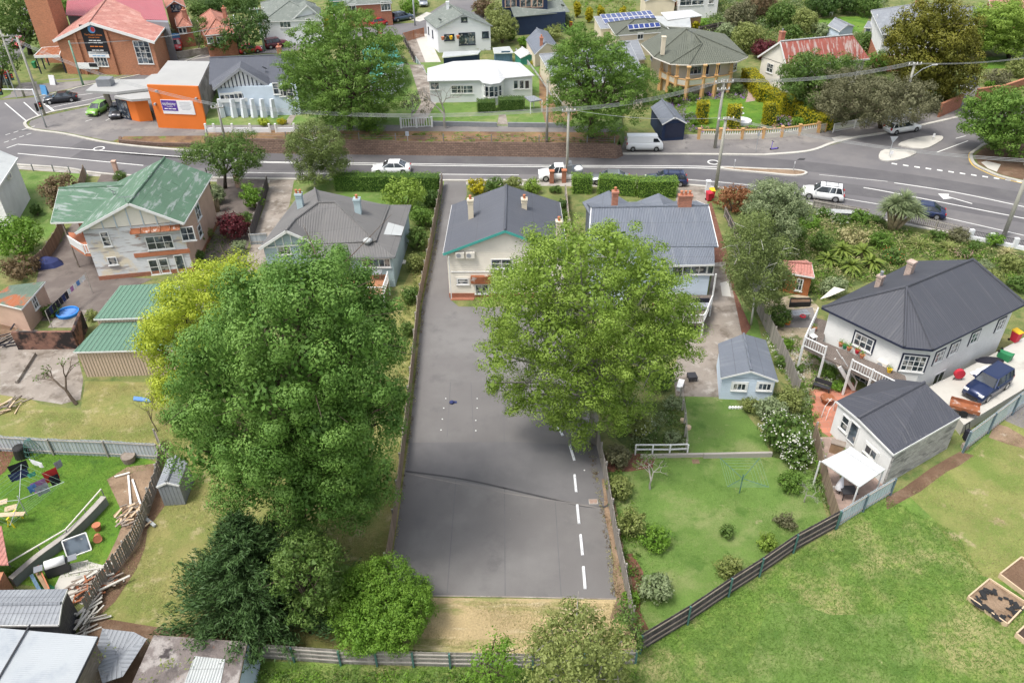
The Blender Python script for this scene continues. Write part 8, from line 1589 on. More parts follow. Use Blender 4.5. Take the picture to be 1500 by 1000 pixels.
# ================= SMALL THINGS =================
for n_,c_ in (('plastic_red',(.50,.03,.05)),('plastic_yellow',(.75,.45,.02)),('plastic_green',(.03,.20,.08)),('plastic_blue',(.03,.22,.60)),('plastic_white',(.75,.75,.73)),('plastic_purple',(.14,.10,.45)),('yellow_frame',(.75,.62,.03)),('cloth_black',(.02,.02,.03)),('cloth_navy',(.03,.04,.12)),('cloth_red',(.55,.04,.04)),('cloth_mauve',(.45,.20,.42)),('cloth_grey',(.30,.31,.36)),('cloth_white',(.75,.75,.78)),('cloth_blue',(.12,.25,.55)),('cloth_green',(.08,.40,.28)),('plywood',(.55,.42,.28)),('soil_dark',(.06,.04,.03))): A_(n_,c_,.6 if 'plastic' in n_ else .9,.08,2)
names=('second','third','fourth','fifth')
ws=[(819,628),(838,663),(843,708),(847,753),(852,798),(856,846)]; lb=['nearest the grass end','second from the grass end','third from the grass end','fourth from the grass end','fifth from the grass end','farthest, half under the tree'][::-1]
src=None
for k,(x,y) in enumerate(ws):
 p=P(x,y); nx=ws[min(k+1,5)]; pv=ws[max(k-1,0)]; d=P(*nx)-P(*pv); a=math.atan2(d.y,d.x)
 if src is None:
  src=thing('wheel_stop','white concrete wheel stop, '+lb[k],'wheel stop',tuple(p),a,'concrete wheel stops along the car park'); M=MB(); s_=[(-.1,0),(.1,0),(.06,.1),(-.06,.1)]; M.add([(-.82,y_,z_) for y_,z_ in s_]+[(.82,y_,z_) for y_,z_ in s_],[(3,2,1,0),(4,5,6,7),(0,1,5,4),(1,2,6,5),(2,3,7,6),(3,0,4,7)]); M.build('block','white_render',src)
  for x_ in (-.5,.5): M=MB(); M.cyl((x_,0,.09),.03,.02,8); M.build('bolt','dark_metal',src)
 else: put(src,'white concrete wheel stop, '+lb[k],tuple(p),a)
p=P(869,735); t=thing('drain_grate','square rusty drain grate near the right fence of the car park','grate',(p.x,p.y,.03)); M=MB(); M.box((0,0,.01),(.6,.45,.03)); M.build('frame','concrete',t); M=MB()
for k in range(7): M.box((-.22+k*.073,0,.035),(.03,.36,.02))
M.build('bars','rust',t)
for k,(x,y) in enumerate(((653,584),(650,598),(648,614),(646,630),(699,584),(699,598),(697,616),(697,631),(856,689))):
 p=P(x,y); M=MB(); M.cyl((0,0,0),.055,.02,8); o=M.build('parking_marker','white_trim'); o.location=(p.x,p.y,.03); tag(o,('left row' if k<4 else 'right row' if k<8 else 'lone')+' small white marker button on the asphalt, '+('lone one near the wheel stops' if k==8 else ('top','upper middle','lower middle','bottom')[k%4]+' one of four'),'marker','marker buttons on the car park')
p=P(662,590); t=thing('cap','small dark blue cap lying on the asphalt','cap',(p.x,p.y,.025)); M=MB(); M.lathe((0,0,0),[(.2,0),(.19,.1),(.12,.17),(.02,.19)],10); M.build('crown','cloth_navy',t,smooth=True); M=MB(); M.box((.24,.05,.02),(.28,.24,.02)); M.build('brim','cloth_navy',t)
def bin_(label,px,py,body,lid,zb=0.,a=0.,lie=False,sc=1.):
 p=P(px,py,zb); t=thing('wheelie_bin',label,'bin',tuple(p),a); t.scale=(sc,)*3
 if lie: t.rotation_euler=(math.radians(90),0,a); t.location.z+=.3
 M=MB(); A1=[(-.23,-.25,.08),(.23,-.25,.08),(.23,.25,.08),(-.23,.25,.08)];B1=[(-.29,-.33,1.0),(.29,-.33,1.0),(.29,.33,1.0),(-.29,.33,1.0)]; M.add(A1+B1,[(3,2,1,0),(4,5,6,7)]+[(i,(i+1)%4,4+(i+1)%4,4+i) for i in range(4)]); M.build('body',body,t)
 M=MB(); M.add([(-.31,-.36,1.0),(.31,-.36,1.0),(.31,.36,1.0),(-.31,.36,1.0),(-.28,-.3,1.06),(.28,-.3,1.06),(.28,.36,1.12),(-.28,.36,1.12)],[(3,2,1,0),(4,5,6,7)]+[(i,(i+1)%4,4+(i+1)%4,4+i) for i in range(4)]); M.build('lid',lid,t)
 for x in (-.25,.25): M=MB(); M.tube([(x-.03,.3,.11),(x+.03,.3,.11)],.11,10); M.build('wheel','tyre',t)
 return t
bin_('red wheelie bin with a yellow lid at the blue house driveway',1042,290,'plastic_red','plastic_yellow'); bin_('pinkish red wheelie bin beside the yellow lidded one',1038,294,'plastic_red','plastic_red',a=.3)
bin_('red wheelie bin with a yellow lid on the white house concrete yard',1485,500,'plastic_red','plastic_yellow',ZC,.4); bin_('dark green bin lying on its side by the white house wall',1460,520,'plastic_green','plastic_green',ZC,.6,True)
bin_('red wheelie bin in front of the arched brick house, left one',566,26,'plastic_red','plastic_red',a=.1); bin_('red wheelie bin in front of the arched brick house, right one',572,25,'plastic_red','plastic_red'); bin_('small red bin beside the navy house annexe',836,40,'plastic_red','plastic_yellow')
bin_('dark green bin by the brick church porch',52,100,'plastic_green','plastic_green')
def rotary(label,px,py,r,h,m='post_green',a=0.,tiltz=.25):
 p=P(px,py); t=thing('rotary_clothesline',label,'clothesline',tuple(p),a); M=MB(); M.tube([(0,0,0),(0,0,h)],.035,7); M.build('pole',m,t);
 E=[]
 for k in range(4):
  e=Vector((r*math.cos(k*math.pi/2),r*math.sin(k*math.pi/2),h+tiltz)); E.append(e); M=MB(); M.tube([(0,0,h-.35),e],.02,5); M.build('arm',m,t)
 M=MB(); c=Vector((0,0,h-.35))
 for f in (.45,.6,.74,.87,1.):
  for k in range(4): M.bar(c.lerp(E[k],f),c.lerp(E[(k+1)%4],f),.009)
 M.build('lines','pole_green',t); return t,E,p
rotary('green rotary clothesline standing on the long lower lawn',1083,722,1.9,1.75,a=.75)
t,E,p=rotary('large rotary clothesline hung with washing on the bright green lawn',40,754,2.9,1.8,'pole_steel',a=.35)
def cloth(label,c,a,w,h,m,name='towel',seed=0,zt=2.0):
 rng=random.Random(seed); o=Vector((math.cos(a),math.sin(a),0)); n=Vector((-o.y,o.x,0)); vs=[];fs=[]; nx,nz=7,5
 for i in range(nx+1):
  for j in range(nz+1):
   u=(i/nx-.5)*w; v=j/nz*h; s_=math.sin(i*1.9+seed)*.05*(j/nz)+.02*rng.uniform(-1,1); vs.append(Vector((0,0,zt-v))+o*u*(1-.08*j/nz)+n*s_)
 vs+= [v+n*.012 for v in vs]; k=(nx+1)*(nz+1)
 for i in range(nx):
  for j in range(nz): q=i*(nz+1)+j; fs+=[(q,q+1,q+nz+2,q+nz+1),(k+q,k+q+nz+1,k+q+nz+2,k+q+1)]
 M=MB(); M.add(vs,fs); ob=M.build(name,m,smooth=True); ob.location=c; tag(ob,label,'laundry'); return ob
cl=[('red towel hanging on the left rotary clothesline',72,690,.9,1.0,'cloth_red',.7),('dark brown towel beside the red one on the clothesline',78,698,.6,.8,'cloth_black',.7),('mauve towel on the rotary clothesline',55,706,.9,.9,'cloth_mauve',.7),('grey towel over the mauve one on the clothesline',60,712,.8,.8,'cloth_grey',.7),('blue shirt at the near end of the clothesline',46,712,.5,.6,'cloth_blue',.8),('black clothes pegged left on the clothesline, upper row',25,680,1.2,.7,'cloth_black',.6),('navy striped clothes pegged left on the clothesline, lower row',26,692,1.2,.7,'cloth_navy',.6),('white bedding bundled on the clothesline',52,676,1.2,.5,'cloth_white',-.4),('green cloth in the middle of the clothesline',46,694,.5,.35,'cloth_green',.7),('dark grey cloth at the far tip of the clothesline',84,677,.5,.6,'cloth_grey',.9)]
for i,(lb_,x,y,w,h,m,a) in enumerate(cl): q=P(x,y,1.9); cloth(lb_,(q.x,q.y,0),a,w,h,m,seed=i,zt=2.0)
a=P(66,455,1.9);b=P(125,400,2.2); M=MB(); M.tube([a,b],.012,4); M.bar((a.x,a.y,0),a,.06); M.bar((b.x,b.y,0),b,.06); o=M.build('washing_line','rail_grey'); tag(o,'sloping washing line across the brown back yard','clothesline')
d=(b-a); an=math.atan2(d.y,d.x); CN={}
for k in range(13):
 f=(k+.6)/13.5; q=a+d*f; mm=('cloth_black','cloth_navy','cloth_black','cloth_black','cloth_black','cloth_navy','cloth_black','cloth_white','cloth_mauve','cloth_white','cloth_blue','cloth_white','cloth_white')[k]
 cn=mm[6:]; cnt=CN[cn]=CN.get(cn,0)+1; cloth(('first','second','third','fourth','fifth')[cnt-1]+f' {cn} garment from the lower left end of the sloping washing line',(q.x,q.y,0),an,.42,.75 if k<7 else .5,mm,'garment',k,q.z)
p=P(100,460); t=thing('paddling_pool','round blue paddling pool on the concrete slab','pool',(p.x,p.y,.03)); M=MB(); M.lathe((0,0,0),[(.95,0),(1.0,.25),(.85,.25),(.82,.05)],20); M.build('rim','plastic_blue',t); M=MB(); M.cyl((0,0,.05),.82,.05,20); M.build('water','cloth_blue',t)
def bed(label,px,m,fill,h=.35,t_=.08):
 q=pxy(px); c=sum(q,Vector())/len(q); t=thing('raised_bed',label,'garden bed',tuple(c));
 for i in range(4): A1=q[i];B1=q[(i+1)%4]; M=MB(); M.bar(A1+ZU*h/2,B1+ZU*h/2,t_,h); M.build('side_board',m,t,world=True)
 M=MB(); M.slab([p_+(c-p_)*.03+ZU*(h-.12) for p_ in q],.1); M.build('soil_fill',fill,t,world=True); return t
bed('raised bed lined with black plastic and pale bark at the right edge',[(1416,878),(1447,852),(1502,888),(1473,918)],'plywood','soil_pale'); bed('raised bed of bare brown soil at the right edge, farther one',[(1462,845),(1494,820),(1540,850),(1508,880)],'plywood','soil'); bed('raised bed only just in view at the bottom right',[(1486,932),(1515,905),(1550,930),(1520,960)],'plywood','soil_dark')
q=pxy([(1420,880),(1445,858),(1496,889),(1472,912)],.30); M=MB()
rg=random.Random(3)
for k in range(60):
 f=rg.random();e=rg.choice((0,1,2,3)); A1=q[e].lerp(q[(e+1)%4],f)+Vector((rg.uniform(-.1,.1),rg.uniform(-.1,.1),0)); c=sum(q,Vector())/4; s_=A1.lerp(c,rg.uniform(.02,.3)); M.box((s_.x,s_.y,.3+rg.random()*.05),(rg.uniform(.1,.5),rg.uniform(.1,.3),.02),rg.uniform(0,3))
o=M.build('plastic_liner','black_plastic'); tag(o,'crumpled black plastic lining the nearest large raised bed','liner')
p=P(1414,643); t=thing('hand_trolley','black hand trolley with a red wheel leaning by the steel fence','trolley',tuple(p),.5); M=MB()
for x in (-.22,.22): M.tube([(x,0,.1),(x,.25,1.35)],.025,6)
M.bar((-.22,.25,1.35),(.22,.25,1.35),.05); M.box((0,-.15,.08),(.5,.35,.03)); M.build('frame','black_plastic',t); M=MB(); M.tube([(.28,.1,.15),(.34,.1,.15)],.15,12); M.build('wheel','plastic_red',t); M=MB(); M.box((0,0,.5),(.4,.35,.7)); M.build('load','cloth_black',t)
p=P(1413,655); M=MB(); M.lathe((0,0,0),[(.28,0),(.25,.2),(.24,.3)],12); o=M.build('tree_stump','timber_grey'); o.location=p; tag(o,'short round tree stump beside the hand trolley','stump')
p=P(1402,556,ZC); t=thing('hose_reel','pink hose reel trolley beside the white house wall','hose reel',tuple(p)); M=MB(); M.tube([(0,-.15,.6),(0,.15,.6)],.4,16); M.build('hose','plastic_red',t); M=MB(); M.bar((-.35,0,0),(0,0,.6),.05); M.bar((.35,0,0),(0,0,.6),.05); M.build('frame','dark_metal',t)
p=P(1450,528,ZC); t=thing('tarpaulin','crumpled black tarpaulin on the concrete beside the pale bags','tarpaulin',tuple(p)); M=MB(); M.lathe((0,0,0),[(1.0,0),(.8,.12),(.4,.2),(.1,.28)],9); M.build('folds','cloth_black',t); t.scale=(1.2,.5,1)
for k,(x,y) in enumerate(((1430,548),(1438,544),(1446,541))): p=P(x,y,ZC); M=MB(); M.lathe((0,0,0),[(.4,0),(.42,.12),(.25,.22),(.05,.24)],9); o=M.build('cement_bag','cloth_white'); o.location=p; o.scale=(1.2,.7,1); tag(o,('left','middle','right')[k]+' white bag of the three lying by the black tarpaulin','bag','white bags on the concrete')
p=P(1410,604,ZC); t=thing('trailer','small rusty brown trailer between the garage and the steel fence','trailer',tuple(p),-.5); M=MB(); M.box((0,0,.5),(2.0,1.1,.08));
for s_ in (-.55,.55): M.box((0,s_,.66),(2.0,.05,.3))
M.build('tray','rust',t)
for s_ in (-.62,.62): M=MB(); M.tube([(0,s_-.06,.3),(0,s_+.06,.3)],.3,12); M.build('wheel','tyre',t)
p=P(1210,590); t=thing('fire_pit','round rusty fire pit bowl on the terracotta patio','fire pit',(p.x,p.y,.03)); M=MB(); M.lathe((0,0,0),[(.3,0),(.32,.35),(.5,.4),(.52,.55),(.45,.5)],14); M.build('bowl','rust',t); M=MB(); M.cyl((0,0,.42),.44,.06,14); M.build('ash','concrete_pale',t)
p=P(1202,572); t=thing('garden_bench','small black iron bench at the top of the terracotta patio','bench',(p.x,p.y,.03),-.6); M=MB(); M.box((0,0,.45),(1.3,.4,.05)); M.build('seat','dark_metal',t); M=MB(); M.box((0,.2,.75),(1.3,.05,.4)); M.build('backrest','dark_metal',t)
for x in (-.6,.6): M=MB(); M.box((x,0,.22),(.06,.4,.44)); M.build('leg','dark_metal',t)
p=P(1227,722); t=thing('patio_umbrella','closed striped white patio umbrella at the end of the awning','umbrella',tuple(p)); M=MB(); M.tube([(0,0,0),(0,0,1.6)],.03,6); M.build('pole','pole_steel',t); M=MB(); M.lathe((0,0,.5),[(.3,0),(.22,.4),(.1,.9),(.02,1.2)],9); M.build('canopy','cloth_white',t)
p=P(1224,662); t=thing('cabinet','brown wooden cabinet with a plant pot on the timber deck','cabinet',tuple(p),-.5); M=MB(); M.box((0,0,.45),(.9,.5,.9)); M.build('carcass','timber',t); M=MB(); M.box((0,0,.93),(1.,.6,.05)); M.build('top','timber_grey',t)
p=P(1218,610); t=thing('garden_arch','white bent pipe garden arches beside the patio','arch',tuple(p),.6);
for k in (0,1): M=MB(); M.tube([(-.7,k*.4,0),(-.6,k*.4,1.),(0,k*.4,1.5),(.6,k*.4,1.),(.7,k*.4,0)],.03,6); M.build('hoop','white_trim',t)
p=P(1240,728); t=thing('deck_table','small dark table under the white awning','table',tuple(p)); M=MB(); M.box((0,0,.7),(1.,.8,.05)); M.build('tabletop','dark_metal',t)
for x,y in ((-.4,-.3),(.4,-.3),(-.4,.3),(.4,.3)): M=MB(); M.bar((x,y,0),(x,y,.68),.05); M.build('leg','dark_metal',t)
pots=[(1231,507,'terracotta','left end of the verandah rail'),(1237,510,'plastic_green','second along the verandah rail'),(1243,513,'terracotta','third along the verandah rail'),(1262,524,'terracotta','below the wide verandah window'),(1302,545,'plastic_yellow','by the air conditioner'),(1192,484,'terracotta','at the verandah corner'),(1255,517,'plastic_red','left of the wide verandah window')]
for x,y,m,lb_ in pots:
 p=P(x,y,2.5); t=thing('plant_pot','small plant pot on the verandah, '+lb_,'plant pot',tuple(p)); M=MB(); M.lathe((0,0,0),[(.13,0),(.2,.3),(.22,.32),(.17,.3)],10); M.build('pot',m,t); rng=np.random.default_rng(x); C=rng.normal(size=(60,3))*.11+np.array([0,0,.45]); leafmesh('plant',C,rndunit(rng,60),.1*np.ones(60),rng,'leaf_lime',t)
p=P(1190,498,2.5); t=thing('patio_chair','white patio chair at the verandah corner','chair',tuple(p),.4); M=MB(); M.box((0,0,.42),(.5,.5,.05)); M.build('seat','plastic_white',t); M=MB(); M.box((0,.24,.7),(.5,.05,.5)); M.build('backrest','plastic_white',t)
for x,y in ((-.2,-.2),(.2,-.2),(-.2,.2),(.2,.2)): M=MB(); M.bar((x,y,0),(x,y,.4),.04); M.build('leg','plastic_white',t)
p=P(1170,468); t=thing('work_table','grey trestle table with a coiled hose on it in the gravel garden','table',(p.x,p.y,.03),.15); M=MB(); M.box((0,0,.7),(1.6,.8,.05)); M.build('tabletop','roof_palegrey',t)
for x,y in ((-.7,-.3),(.7,-.3),(-.7,.3),(.7,.3)): M=MB(); M.bar((x,y,0),(x,y,.68),.05); M.build('leg','mid_metal',t)
p=P(1176,463,.78); M=MB();
for k in range(3): M.tube([(math.cos(t_*.7)*(.25-.03*k),math.sin(t_*.7)*(.25-.03*k),k*.04) for t_ in range(10)],.03,5)
o=M.build('garden_hose','plastic_red'); o.location=p; tag(o,'orange coiled hose lying on the grey trestle table','hose')
p=P(1153,474); M=MB(); M.lathe((0,0,0),[(.25,0),(.28,.3),(.2,.35)],10); o=M.build('bucket','sign_orange'); o.location=p; tag(o,'bright orange tub on the ground beside the trestle table','tub')
bed('black sided planter bed in front of the tiny timber cabin',[(1156,450),(1186,449),(1186,443),(1157,443)],'black_plastic','soil',.5)
p=P(1013,556); t=thing('brazier','small square black brazier on the concrete yard','brazier',(p.x,p.y,.03),.1); M=MB(); M.box((0,0,.35),(.7,.7,.25)); M.build('firebox','dark_metal',t)
for x,y in ((-.3,-.3),(.3,-.3),(-.3,.3),(.3,.3)): M=MB(); M.bar((x,y,0),(x,y,.25),.05); M.build('leg','dark_metal',t)
p=P(996,568); t=thing('bench_seat','white bench seat at the left edge of the concrete yard','bench',(p.x,p.y,.03),1.2); M=MB(); M.box((0,0,.42),(1.1,.45,.06)); M.build('seat','plastic_white',t)
for x in (-.45,.45): M=MB(); M.box((x,0,.2),(.06,.4,.4)); M.build('leg','plastic_white',t)
for k in range(5): p=P(1069+k*4.2,598); M=MB(); M.lathe((0,0,0),[(.10,0),(.12,.12),(.08,.2)],8); o=M.build('white_block','plastic_white'); o.location=p; tag(o,('first','second','third','fourth','fifth')[k]+' from the left of five small white blocks below the blue shed','block','white blocks in a row')
for k,(x,y) in enumerate(((1000,617),(1008,627))): p=P(x,y); M=MB(); M.lathe((0,0,0),[(.24,0),(.22,.18),(.21,.2)],10); o=M.build('log_round','plywood'); o.location=p; tag(o,('upper','lower')[k]+' sawn log round on the upper lawn edge','log','log rounds on the lawn edge')
p=P(1019,676); M=MB(); M.box((0,0,.02),(.5,.4,.05)); o=M.build('stepping_stone','soil_pale'); o.location=p; tag(o,'single square pale stepping stone below the sleeper wall','paving stone')
p=P(1240,318); t=thing('storage_box','long pale grey box inside the road fence left of the cabbage palm','box',tuple(p),-.16); M=MB(); M.bar((-2.2,0,.1),(2.2,0,.1),.1,.2); M.bar((-2.2,.1,.6),(2.2,.1,.6),.9,.06,up=(0,0,1)); M.build('board','roof_lightgrey',t); M=MB(); M.bar((-2.2,.05,.35),(2.2,.05,.35),.05,.5); M.build('front_edge','roof_lightgrey',t)
dzz=1.5
p=P(551,408,dzz); t=thing('outdoor_table','dark outdoor table on the bungalow deck','table',tuple(p)); M=MB(); M.box((0,0,.7),(1.2,.9,.05)); M.build('tabletop','lead_grey',t)
for x,y in ((-.5,-.35),(.5,-.35),(-.5,.35),(.5,.35)): M=MB(); M.bar((x,y,0),(x,y,.68),.05); M.build('leg','timber',t)
for x,y,m,lb_ in ((527,406,'plastic_red','red and white bag on the bungalow deck by the door'),(535,406,'cloth_green','green and white bag beside the red one on the deck'),(520,407,'cloth_black','black folded bag nearest the deck door')): p=P(x,y,dzz); M=MB(); M.lathe((0,0,0),[(.22,0),(.26,.3),(.18,.5),(.08,.55)],8); o=M.build('shopping_bag',m); o.location=p; tag(o,lb_,'bag')
p=P(1024,452,1.3); t=thing('deck_lounge','dark outdoor lounge on the blue house deck','sofa',tuple(p),0.); M=MB(); M.box((0,0,.3),(1.8,.8,.3)); M.build('seat','cloth_grey',t); M=MB(); M.box((0,.35,.6),(1.8,.15,.5)); M.build('backrest','cloth_black',t)
for k,(x,y) in enumerate(((23,765),(-12,770))):
 p=P(x,y); t=thing('sawhorse',('right','left')[k]+' yellow sawhorse under the plank on the bright lawn','sawhorse',tuple(p),1.4,'yellow sawhorses');
 for sx in (-.35,.35):
  for sy in (-.25,.25): M=MB(); M.bar((sx*1.2,sy,0),(sx,0,.75),.07); M.build('leg','yellow_frame',t)
 M=MB(); M.box((0,0,.76),(.95,.1,.08)); M.build('top_bar','yellow_frame',t)
a=P(36,752,.84);b=P(-60,757,.84); M=MB(); M.bar(a,b,.35,.05); o=M.build('plank','plywood'); tag(o,'long pale plank lying across the yellow sawhorses','plank')
for k,(x,y) in enumerate(((16,744),(2,736))): p=P(x,y); M=MB(); M.box((0,0,.03),(.75,.5,.03),.4); o=M.build('board','plywood'); o.location=p; tag(o,('right','left')[k]+' pale board lying flat on the lawn behind the sawhorses','board')
p=P(33,668); t=thing('compost_bin','black round compost bin by the corrugated fence','compost bin',tuple(p)); M=MB(); M.lathe((0,0,0),[(.5,0),(.42,.8),(.38,.85)],14); M.build('body','black_plastic',t); M=MB(); M.lathe((0,0,.85),[(.42,0),(.35,.08),(.05,.12)],14); M.build('lid','black_plastic',t)
p=P(52,665); t=thing('wire_cage','domed green wire garden cage beside the compost bin','cage',tuple(p)); M=MB()
for k in range(8): a=k*math.pi/8; M.tube([(.65*math.cos(a)*math.cos(s_),.65*math.sin(a)*math.cos(s_),1.5*max(0,math.sin(s_))) for s_ in [i*math.pi/10 for i in range(11)]],.018,4)
for z in (.3,.7,1.1): rr=.65*math.sqrt(max(0,1-(z/1.5)**2)); M.tube([(rr*math.cos(i*.5236),rr*math.sin(i*.5236),z) for i in range(13)],.018,4)
M.build('wire_dome','post_green',t)
p=P(190,675); t=thing('barrel_planter','dark half barrel planter beside the corrugated fence','planter',tuple(p)); M=MB(); M.lathe((0,0,0),[(.42,0),(.5,.5),(.5,.55),(.42,.5)],14); M.build('barrel','timber_grey',t); M=MB(); M.cyl((0,0,.4),.42,.08,14); M.build('soil','soil_dark',t)
for x,y,m,lb_,lie in ((144,776,'terracotta','terracotta pot standing by the block wall',0),(144,787,'terracotta','terracotta pot lying below the standing one',1)):
 p=P(x,y); t=thing('clay_pot',lb_,'pot',tuple(p)); M=MB(); M.lathe((0,0,0),[(.18,0),(.26,.45),(.28,.5),(.22,.48)],12); M.build('body',m,t)
 if lie: t.rotation_euler=(1.3,0,.5); t.location.z=.2
p=P(88,838); t=thing('barbecue','stainless barbecue with a white lid on the paved area','barbecue',(p.x,p.y,.03),.45); M=MB(); M.box((0,0,.45),(1.3,.55,.8)); M.build('cabinet','dark_metal',t); M=MB(); M.tube([(-.55,0,.9),(.55,0,.9)],.3,12); M.build('hood','paint_white',t,smooth=True); M=MB(); M.box((-.95,0,.85),(.5,.5,.04)); M.box((.95,0,.85),(.5,.5,.04)); M.build('side_shelf','mid_metal',t)
p=P(117,812); t=thing('window_sash','old glazed window sash leaning on the block wall','window',tuple(p),.5); M=MB()
for a_,b_ in (((-.7,0),(.7,0)),((-.7,1.2),(.7,1.2)),((-.7,0),(-.7,1.2)),((.7,0),(.7,1.2))): M.bar((a_[0],a_[1]*.6,a_[1]*.75+.05),(b_[0],b_[1]*.6,b_[1]*.75+.05),.07)
M.build('frame','white_trim',t); M=MB(); M.add([(-.66,.02,.07),(.66,.02,.07),(.66,.7,.93),(-.66,.7,.93)],[(0,1,2,3)]); M.build('pane',W_,t)
rg=random.Random(8)
def timber(label,x0,y0,x1,y1,m,z=.1,w=.12,name='timber_length'):
 a=P(x0,y0,z);b=P(x1,y1,z+rg.uniform(0,.15)); M=MB(); M.bar(a,b,w,w*.7); o=M.build(name,m); tag(o,label,'timber'); return o
timber('long white timber length on the bare soil, left of the pair',188,696,192,745,'white_trim'); timber('long white timber length on the bare soil, right of the pair',194,702,207,742,'white_trim'); timber('short pale timber across the top of the white pair',168,698,190,692,'cream_flat'); timber('grey metal strip lying across the crooked fence foot',206,753,227,770,'roof_lightgrey',.05,.2)
timber('blue grey board leaning on the block wall, left of the barbecue',46,842,60,868,'slate',.5,.2); timber('brown board leaning on the block wall beside the blue one',54,838,72,868,'timber',.5,.2); timber('thin tan board leaning right of the brown one',56,828,72,862,'terracotta',.6,.08)
def pile(name,label,cx,cy,n,L,sp,mats_,seed,zb=0.):
 rn=random.Random(seed); p=P(cx,cy,zb); t=thing(name,label,'timber pile',tuple(p));
 for m in mats_:
  M=MB()
  for k in range(n//len(mats_)):
   a=rn.gauss(.9,.5); l=L*rn.uniform(.5,1.1); c=Vector((rn.gauss(0,sp),rn.gauss(0,sp),rn.uniform(.05,.5))); d=Vector((math.cos(a),math.sin(a),rn.uniform(-.1,.1)))*l/2; M.bar(c-d,c+d,rn.uniform(.06,.14),rn.uniform(.03,.08))
  M.build('loose_boards',m,t)
 return t
pile('firewood_heap','scattered heap of short pale timber offcuts by the crooked fence',190,758,60,.8,.45,('plywood','timber','timber_grey'),4); pile('timber_pile','big stack of white and red boards at the corner of the paved area',140,858,54,2.2,.55,('concrete_pale','cloth_red' if 0 else 'rust','timber_grey'),5); pile('timber_pile','stack of white weatherboards beside the silver shed roof',128,908,26,1.8,.35,('concrete_pale','rail_grey'),6,.0); pile('plaster_stack','stack of pale sheets between the metal garage and silver roof',72,908,16,1.6,.4,('cream_flat','concrete_pale'),7,.6)
pile('scrap_heap','scrap timber beside the concrete slab, far left',12,598,20,1.4,.6,('timber_grey','plywood'),9); pile('burnt_beams','charred beams lying on the burnt ground, left',8,500,16,2.2,.7,('cloth_black','timber_grey'),10)
p=P(65,868); M=MB(); M.lathe((0,0,0),[(.6,0),(.5,.06),(.1,.1)],9); o=M.build('green_mat','plastic_green'); o.location=(p.x,p.y,.04); tag(o,'crumpled green tarpaulin at the foot of the block wall','tarpaulin')
p=P(68,388); t=thing('navy_tarpaulin','dark navy tarpaulin draped at the edge of the brown yard','tarpaulin',tuple(p)); M=MB(); M.lathe((0,0,0),[(1.8,0),(1.4,.5),(.7,.8),(.1,.9)],8); M.build('folds','cloth_navy',t); t.scale=(1,.6,1)
for k,(x0,y0,x1,y1) in enumerate(((25,562,52,520),)):
 a=P(x0,y0);b=P(x1,y1); M=MB(); M.bar(a+ZU*.15,b+ZU*.15,.2,.3); o=M.build('slab_upstand','concrete_old'); tag(o,'low concrete upstand crossing the pale slab','kerb')
a=P(116,572);b=P(104,592);
M=MB(); M.slab(pxy([(195,585),(220,588),(219,583),(196,580)],.15),.1); o=M.build('blue_sheet','cloth_blue'); tag(o,'strip of blue plastic at the foot of the beige shed wall','tarpaulin')
p=P(180,950); q=pxy([(150,920),(196,925),(215,935),(180,990),(150,1000),(138,960)],1.4); t=thing('shade_net','grey shade netting sagging beside the silver shed roof','net',tuple(P(175,960))); M=MB(); c=sum(q,Vector())/6-ZU*.3
for i in range(6): M.slab([q[i],q[(i+1)%6],c],.02)
M.build('netting','roof_palegrey',t,world=True)
for s_ in q[::2]: M=MB(); M.bar((s_.x,s_.y,0),s_,.06); M.build('post','rail_grey',t,world=True)
p=P(1086,180); t=thing('fountain','tiered white stone fountain on the round lawn','fountain',tuple(p)); M=MB(); M.lathe((0,0,0),[(1.3,0),(1.35,.4),(1.15,.4),(1.1,.15)],16); M.build('basin','white_render',t); M=MB(); M.lathe((-.3,0,.1),[(.35,0),(.15,.3),(.12,1.1),(.5,1.3),(.45,1.3),(.1,1.35),(.08,1.9),(.28,2.0),(.2,2.1),(.02,2.15)],12); M.build('column','white_render',t,smooth=True)
p=P(1134,219); t=thing('kick_scooter','purple electric scooter standing on the footpath','scooter',tuple(p),.3); M=MB(); M.box((0,0,.14),(1.0,.18,.07)); M.build('deck','plastic_purple',t); M=MB(); M.tube([(-.5,0,.15),(-.4,0,1.15)],.04,7); M.build('stem','plastic_purple',t); M=MB(); M.bar((-.4,-.28,1.15),(-.4,.28,1.15),.05); M.build('handlebar','black_plastic',t)
for x in (-.55,.5): M=MB(); M.tube([(x,-.03,.12),(x,.03,.12)],.12,10); M.build('wheel','tyre',t)
def chair_(label,px,py,a):
 p=P(px,py); t=thing('garden_chair',label,'chair',tuple(p),a,'white chairs on the far lawn'); M=MB(); M.box((0,0,.45),(.6,.6,.08)); M.build('seat','plastic_white',t); M=MB(); M.box((0,.28,.8),(.6,.08,.7)); M.build('backrest','plastic_white',t)
 for x,y in ((-.25,-.25),(.25,-.25),(-.25,.25),(.25,.25)): M=MB(); M.bar((x,y,0),(x,y,.42),.06); M.build('leg','plastic_white',t)
chair_('left white chair on the far lawn',1208,22,.5); chair_('right white chair on the far lawn',1217,23,-.5)
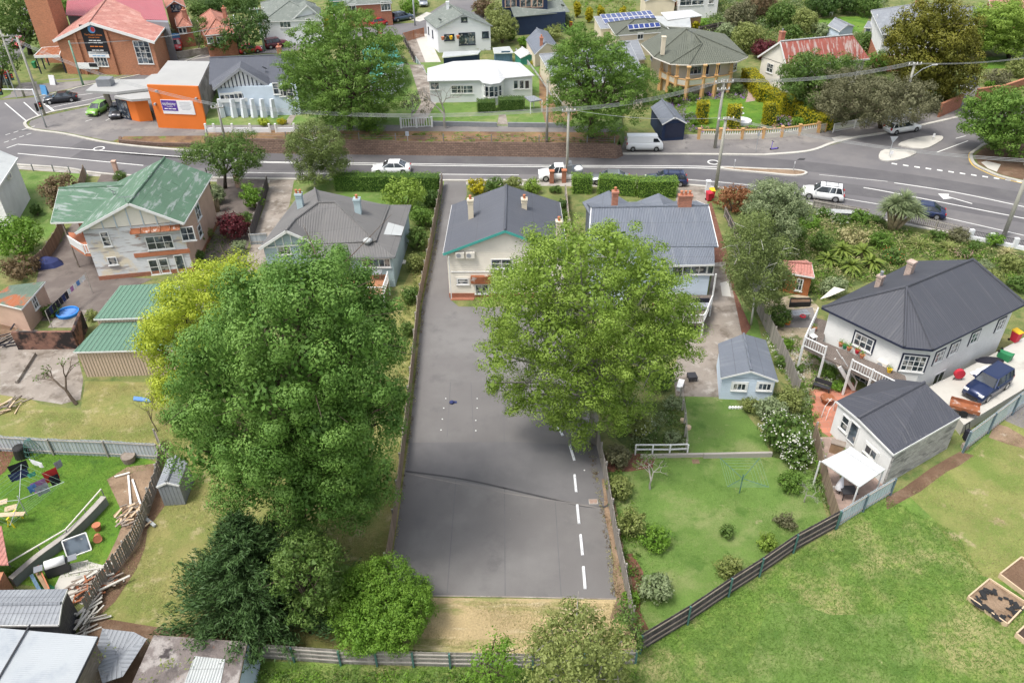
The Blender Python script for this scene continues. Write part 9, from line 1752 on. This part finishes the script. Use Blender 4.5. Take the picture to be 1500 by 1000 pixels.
for x,y,m,lb_ in ((650,80,'terracotta','left pot on the lean to ledge below the glass doors'),(662,79,'plastic_yellow','yellow topped pot on the ledge below the glass doors'),(672,78,'terracotta','right pot on the ledge below the glass doors')): p=P(x,y); t=thing('ledge_pot',lb_,'plant pot',(p.x,p.y,2.45)); M=MB(); M.lathe((0,0,0),[(.2,0),(.3,.5),(.32,.55),(.2,.5)],9); M.build('pot',m,t)
# ================= LIGHT / CAMERA =================
w=bpy.data.worlds.new('World'); SC.world=w; w.use_nodes=True; nt=w.node_tree
bg=nt.nodes['Background']; sky=nt.nodes.new('ShaderNodeTexSky'); sky.sky_type='NISHITA'; sky.sun_disc=False
SUN_EL=math.radians(66); SUN_AZ=math.radians(-122)  # azimuth measured from +Y towards +X
sky.sun_elevation=SUN_EL; sky.sun_rotation=SUN_AZ; sky.air_density=1.; sky.dust_density=3.5; sky.ozone_density=.6
hs=nt.nodes.new('ShaderNodeHueSaturation'); hs.inputs['Saturation'].default_value=.45; nt.links.new(sky.outputs[0],hs.inputs['Color']); nt.links.new(hs.outputs[0],bg.inputs[0]); bg.inputs[1].default_value=.15
sd=bpy.data.lights.new('sun','SUN'); sd.energy=1.6; sd.angle=math.radians(14); sd.color=(1,.965,.91)
so=bpy.data.objects.new('sun',sd); COL.objects.link(so)
dv=Vector((math.sin(SUN_AZ)*math.cos(SUN_EL),math.cos(SUN_AZ)*math.cos(SUN_EL),math.sin(SUN_EL)))
so.rotation_euler=dv.to_track_quat('Z','Y').to_euler(); so.location=dv*200
cd=bpy.data.cameras.new('camera'); co=bpy.data.objects.new('camera',cd); COL.objects.link(co); SC.camera=co
cd.sensor_width=36; cd.lens=36*F/1500; cd.clip_end=3000
co.matrix_world=Matrix(((_R.x,_U.x,-_fw.x,0),(_R.y,_U.y,-_fw.y,0),(_R.z,_U.z,-_fw.z,H),(0,0,0,1)))
SC.render.resolution_x=1024; SC.render.resolution_y=682
SC.view_settings.view_transform='Standard'; SC.view_settings.look='None'; SC.view_settings.gamma=1; SC.view_settings.exposure=.82
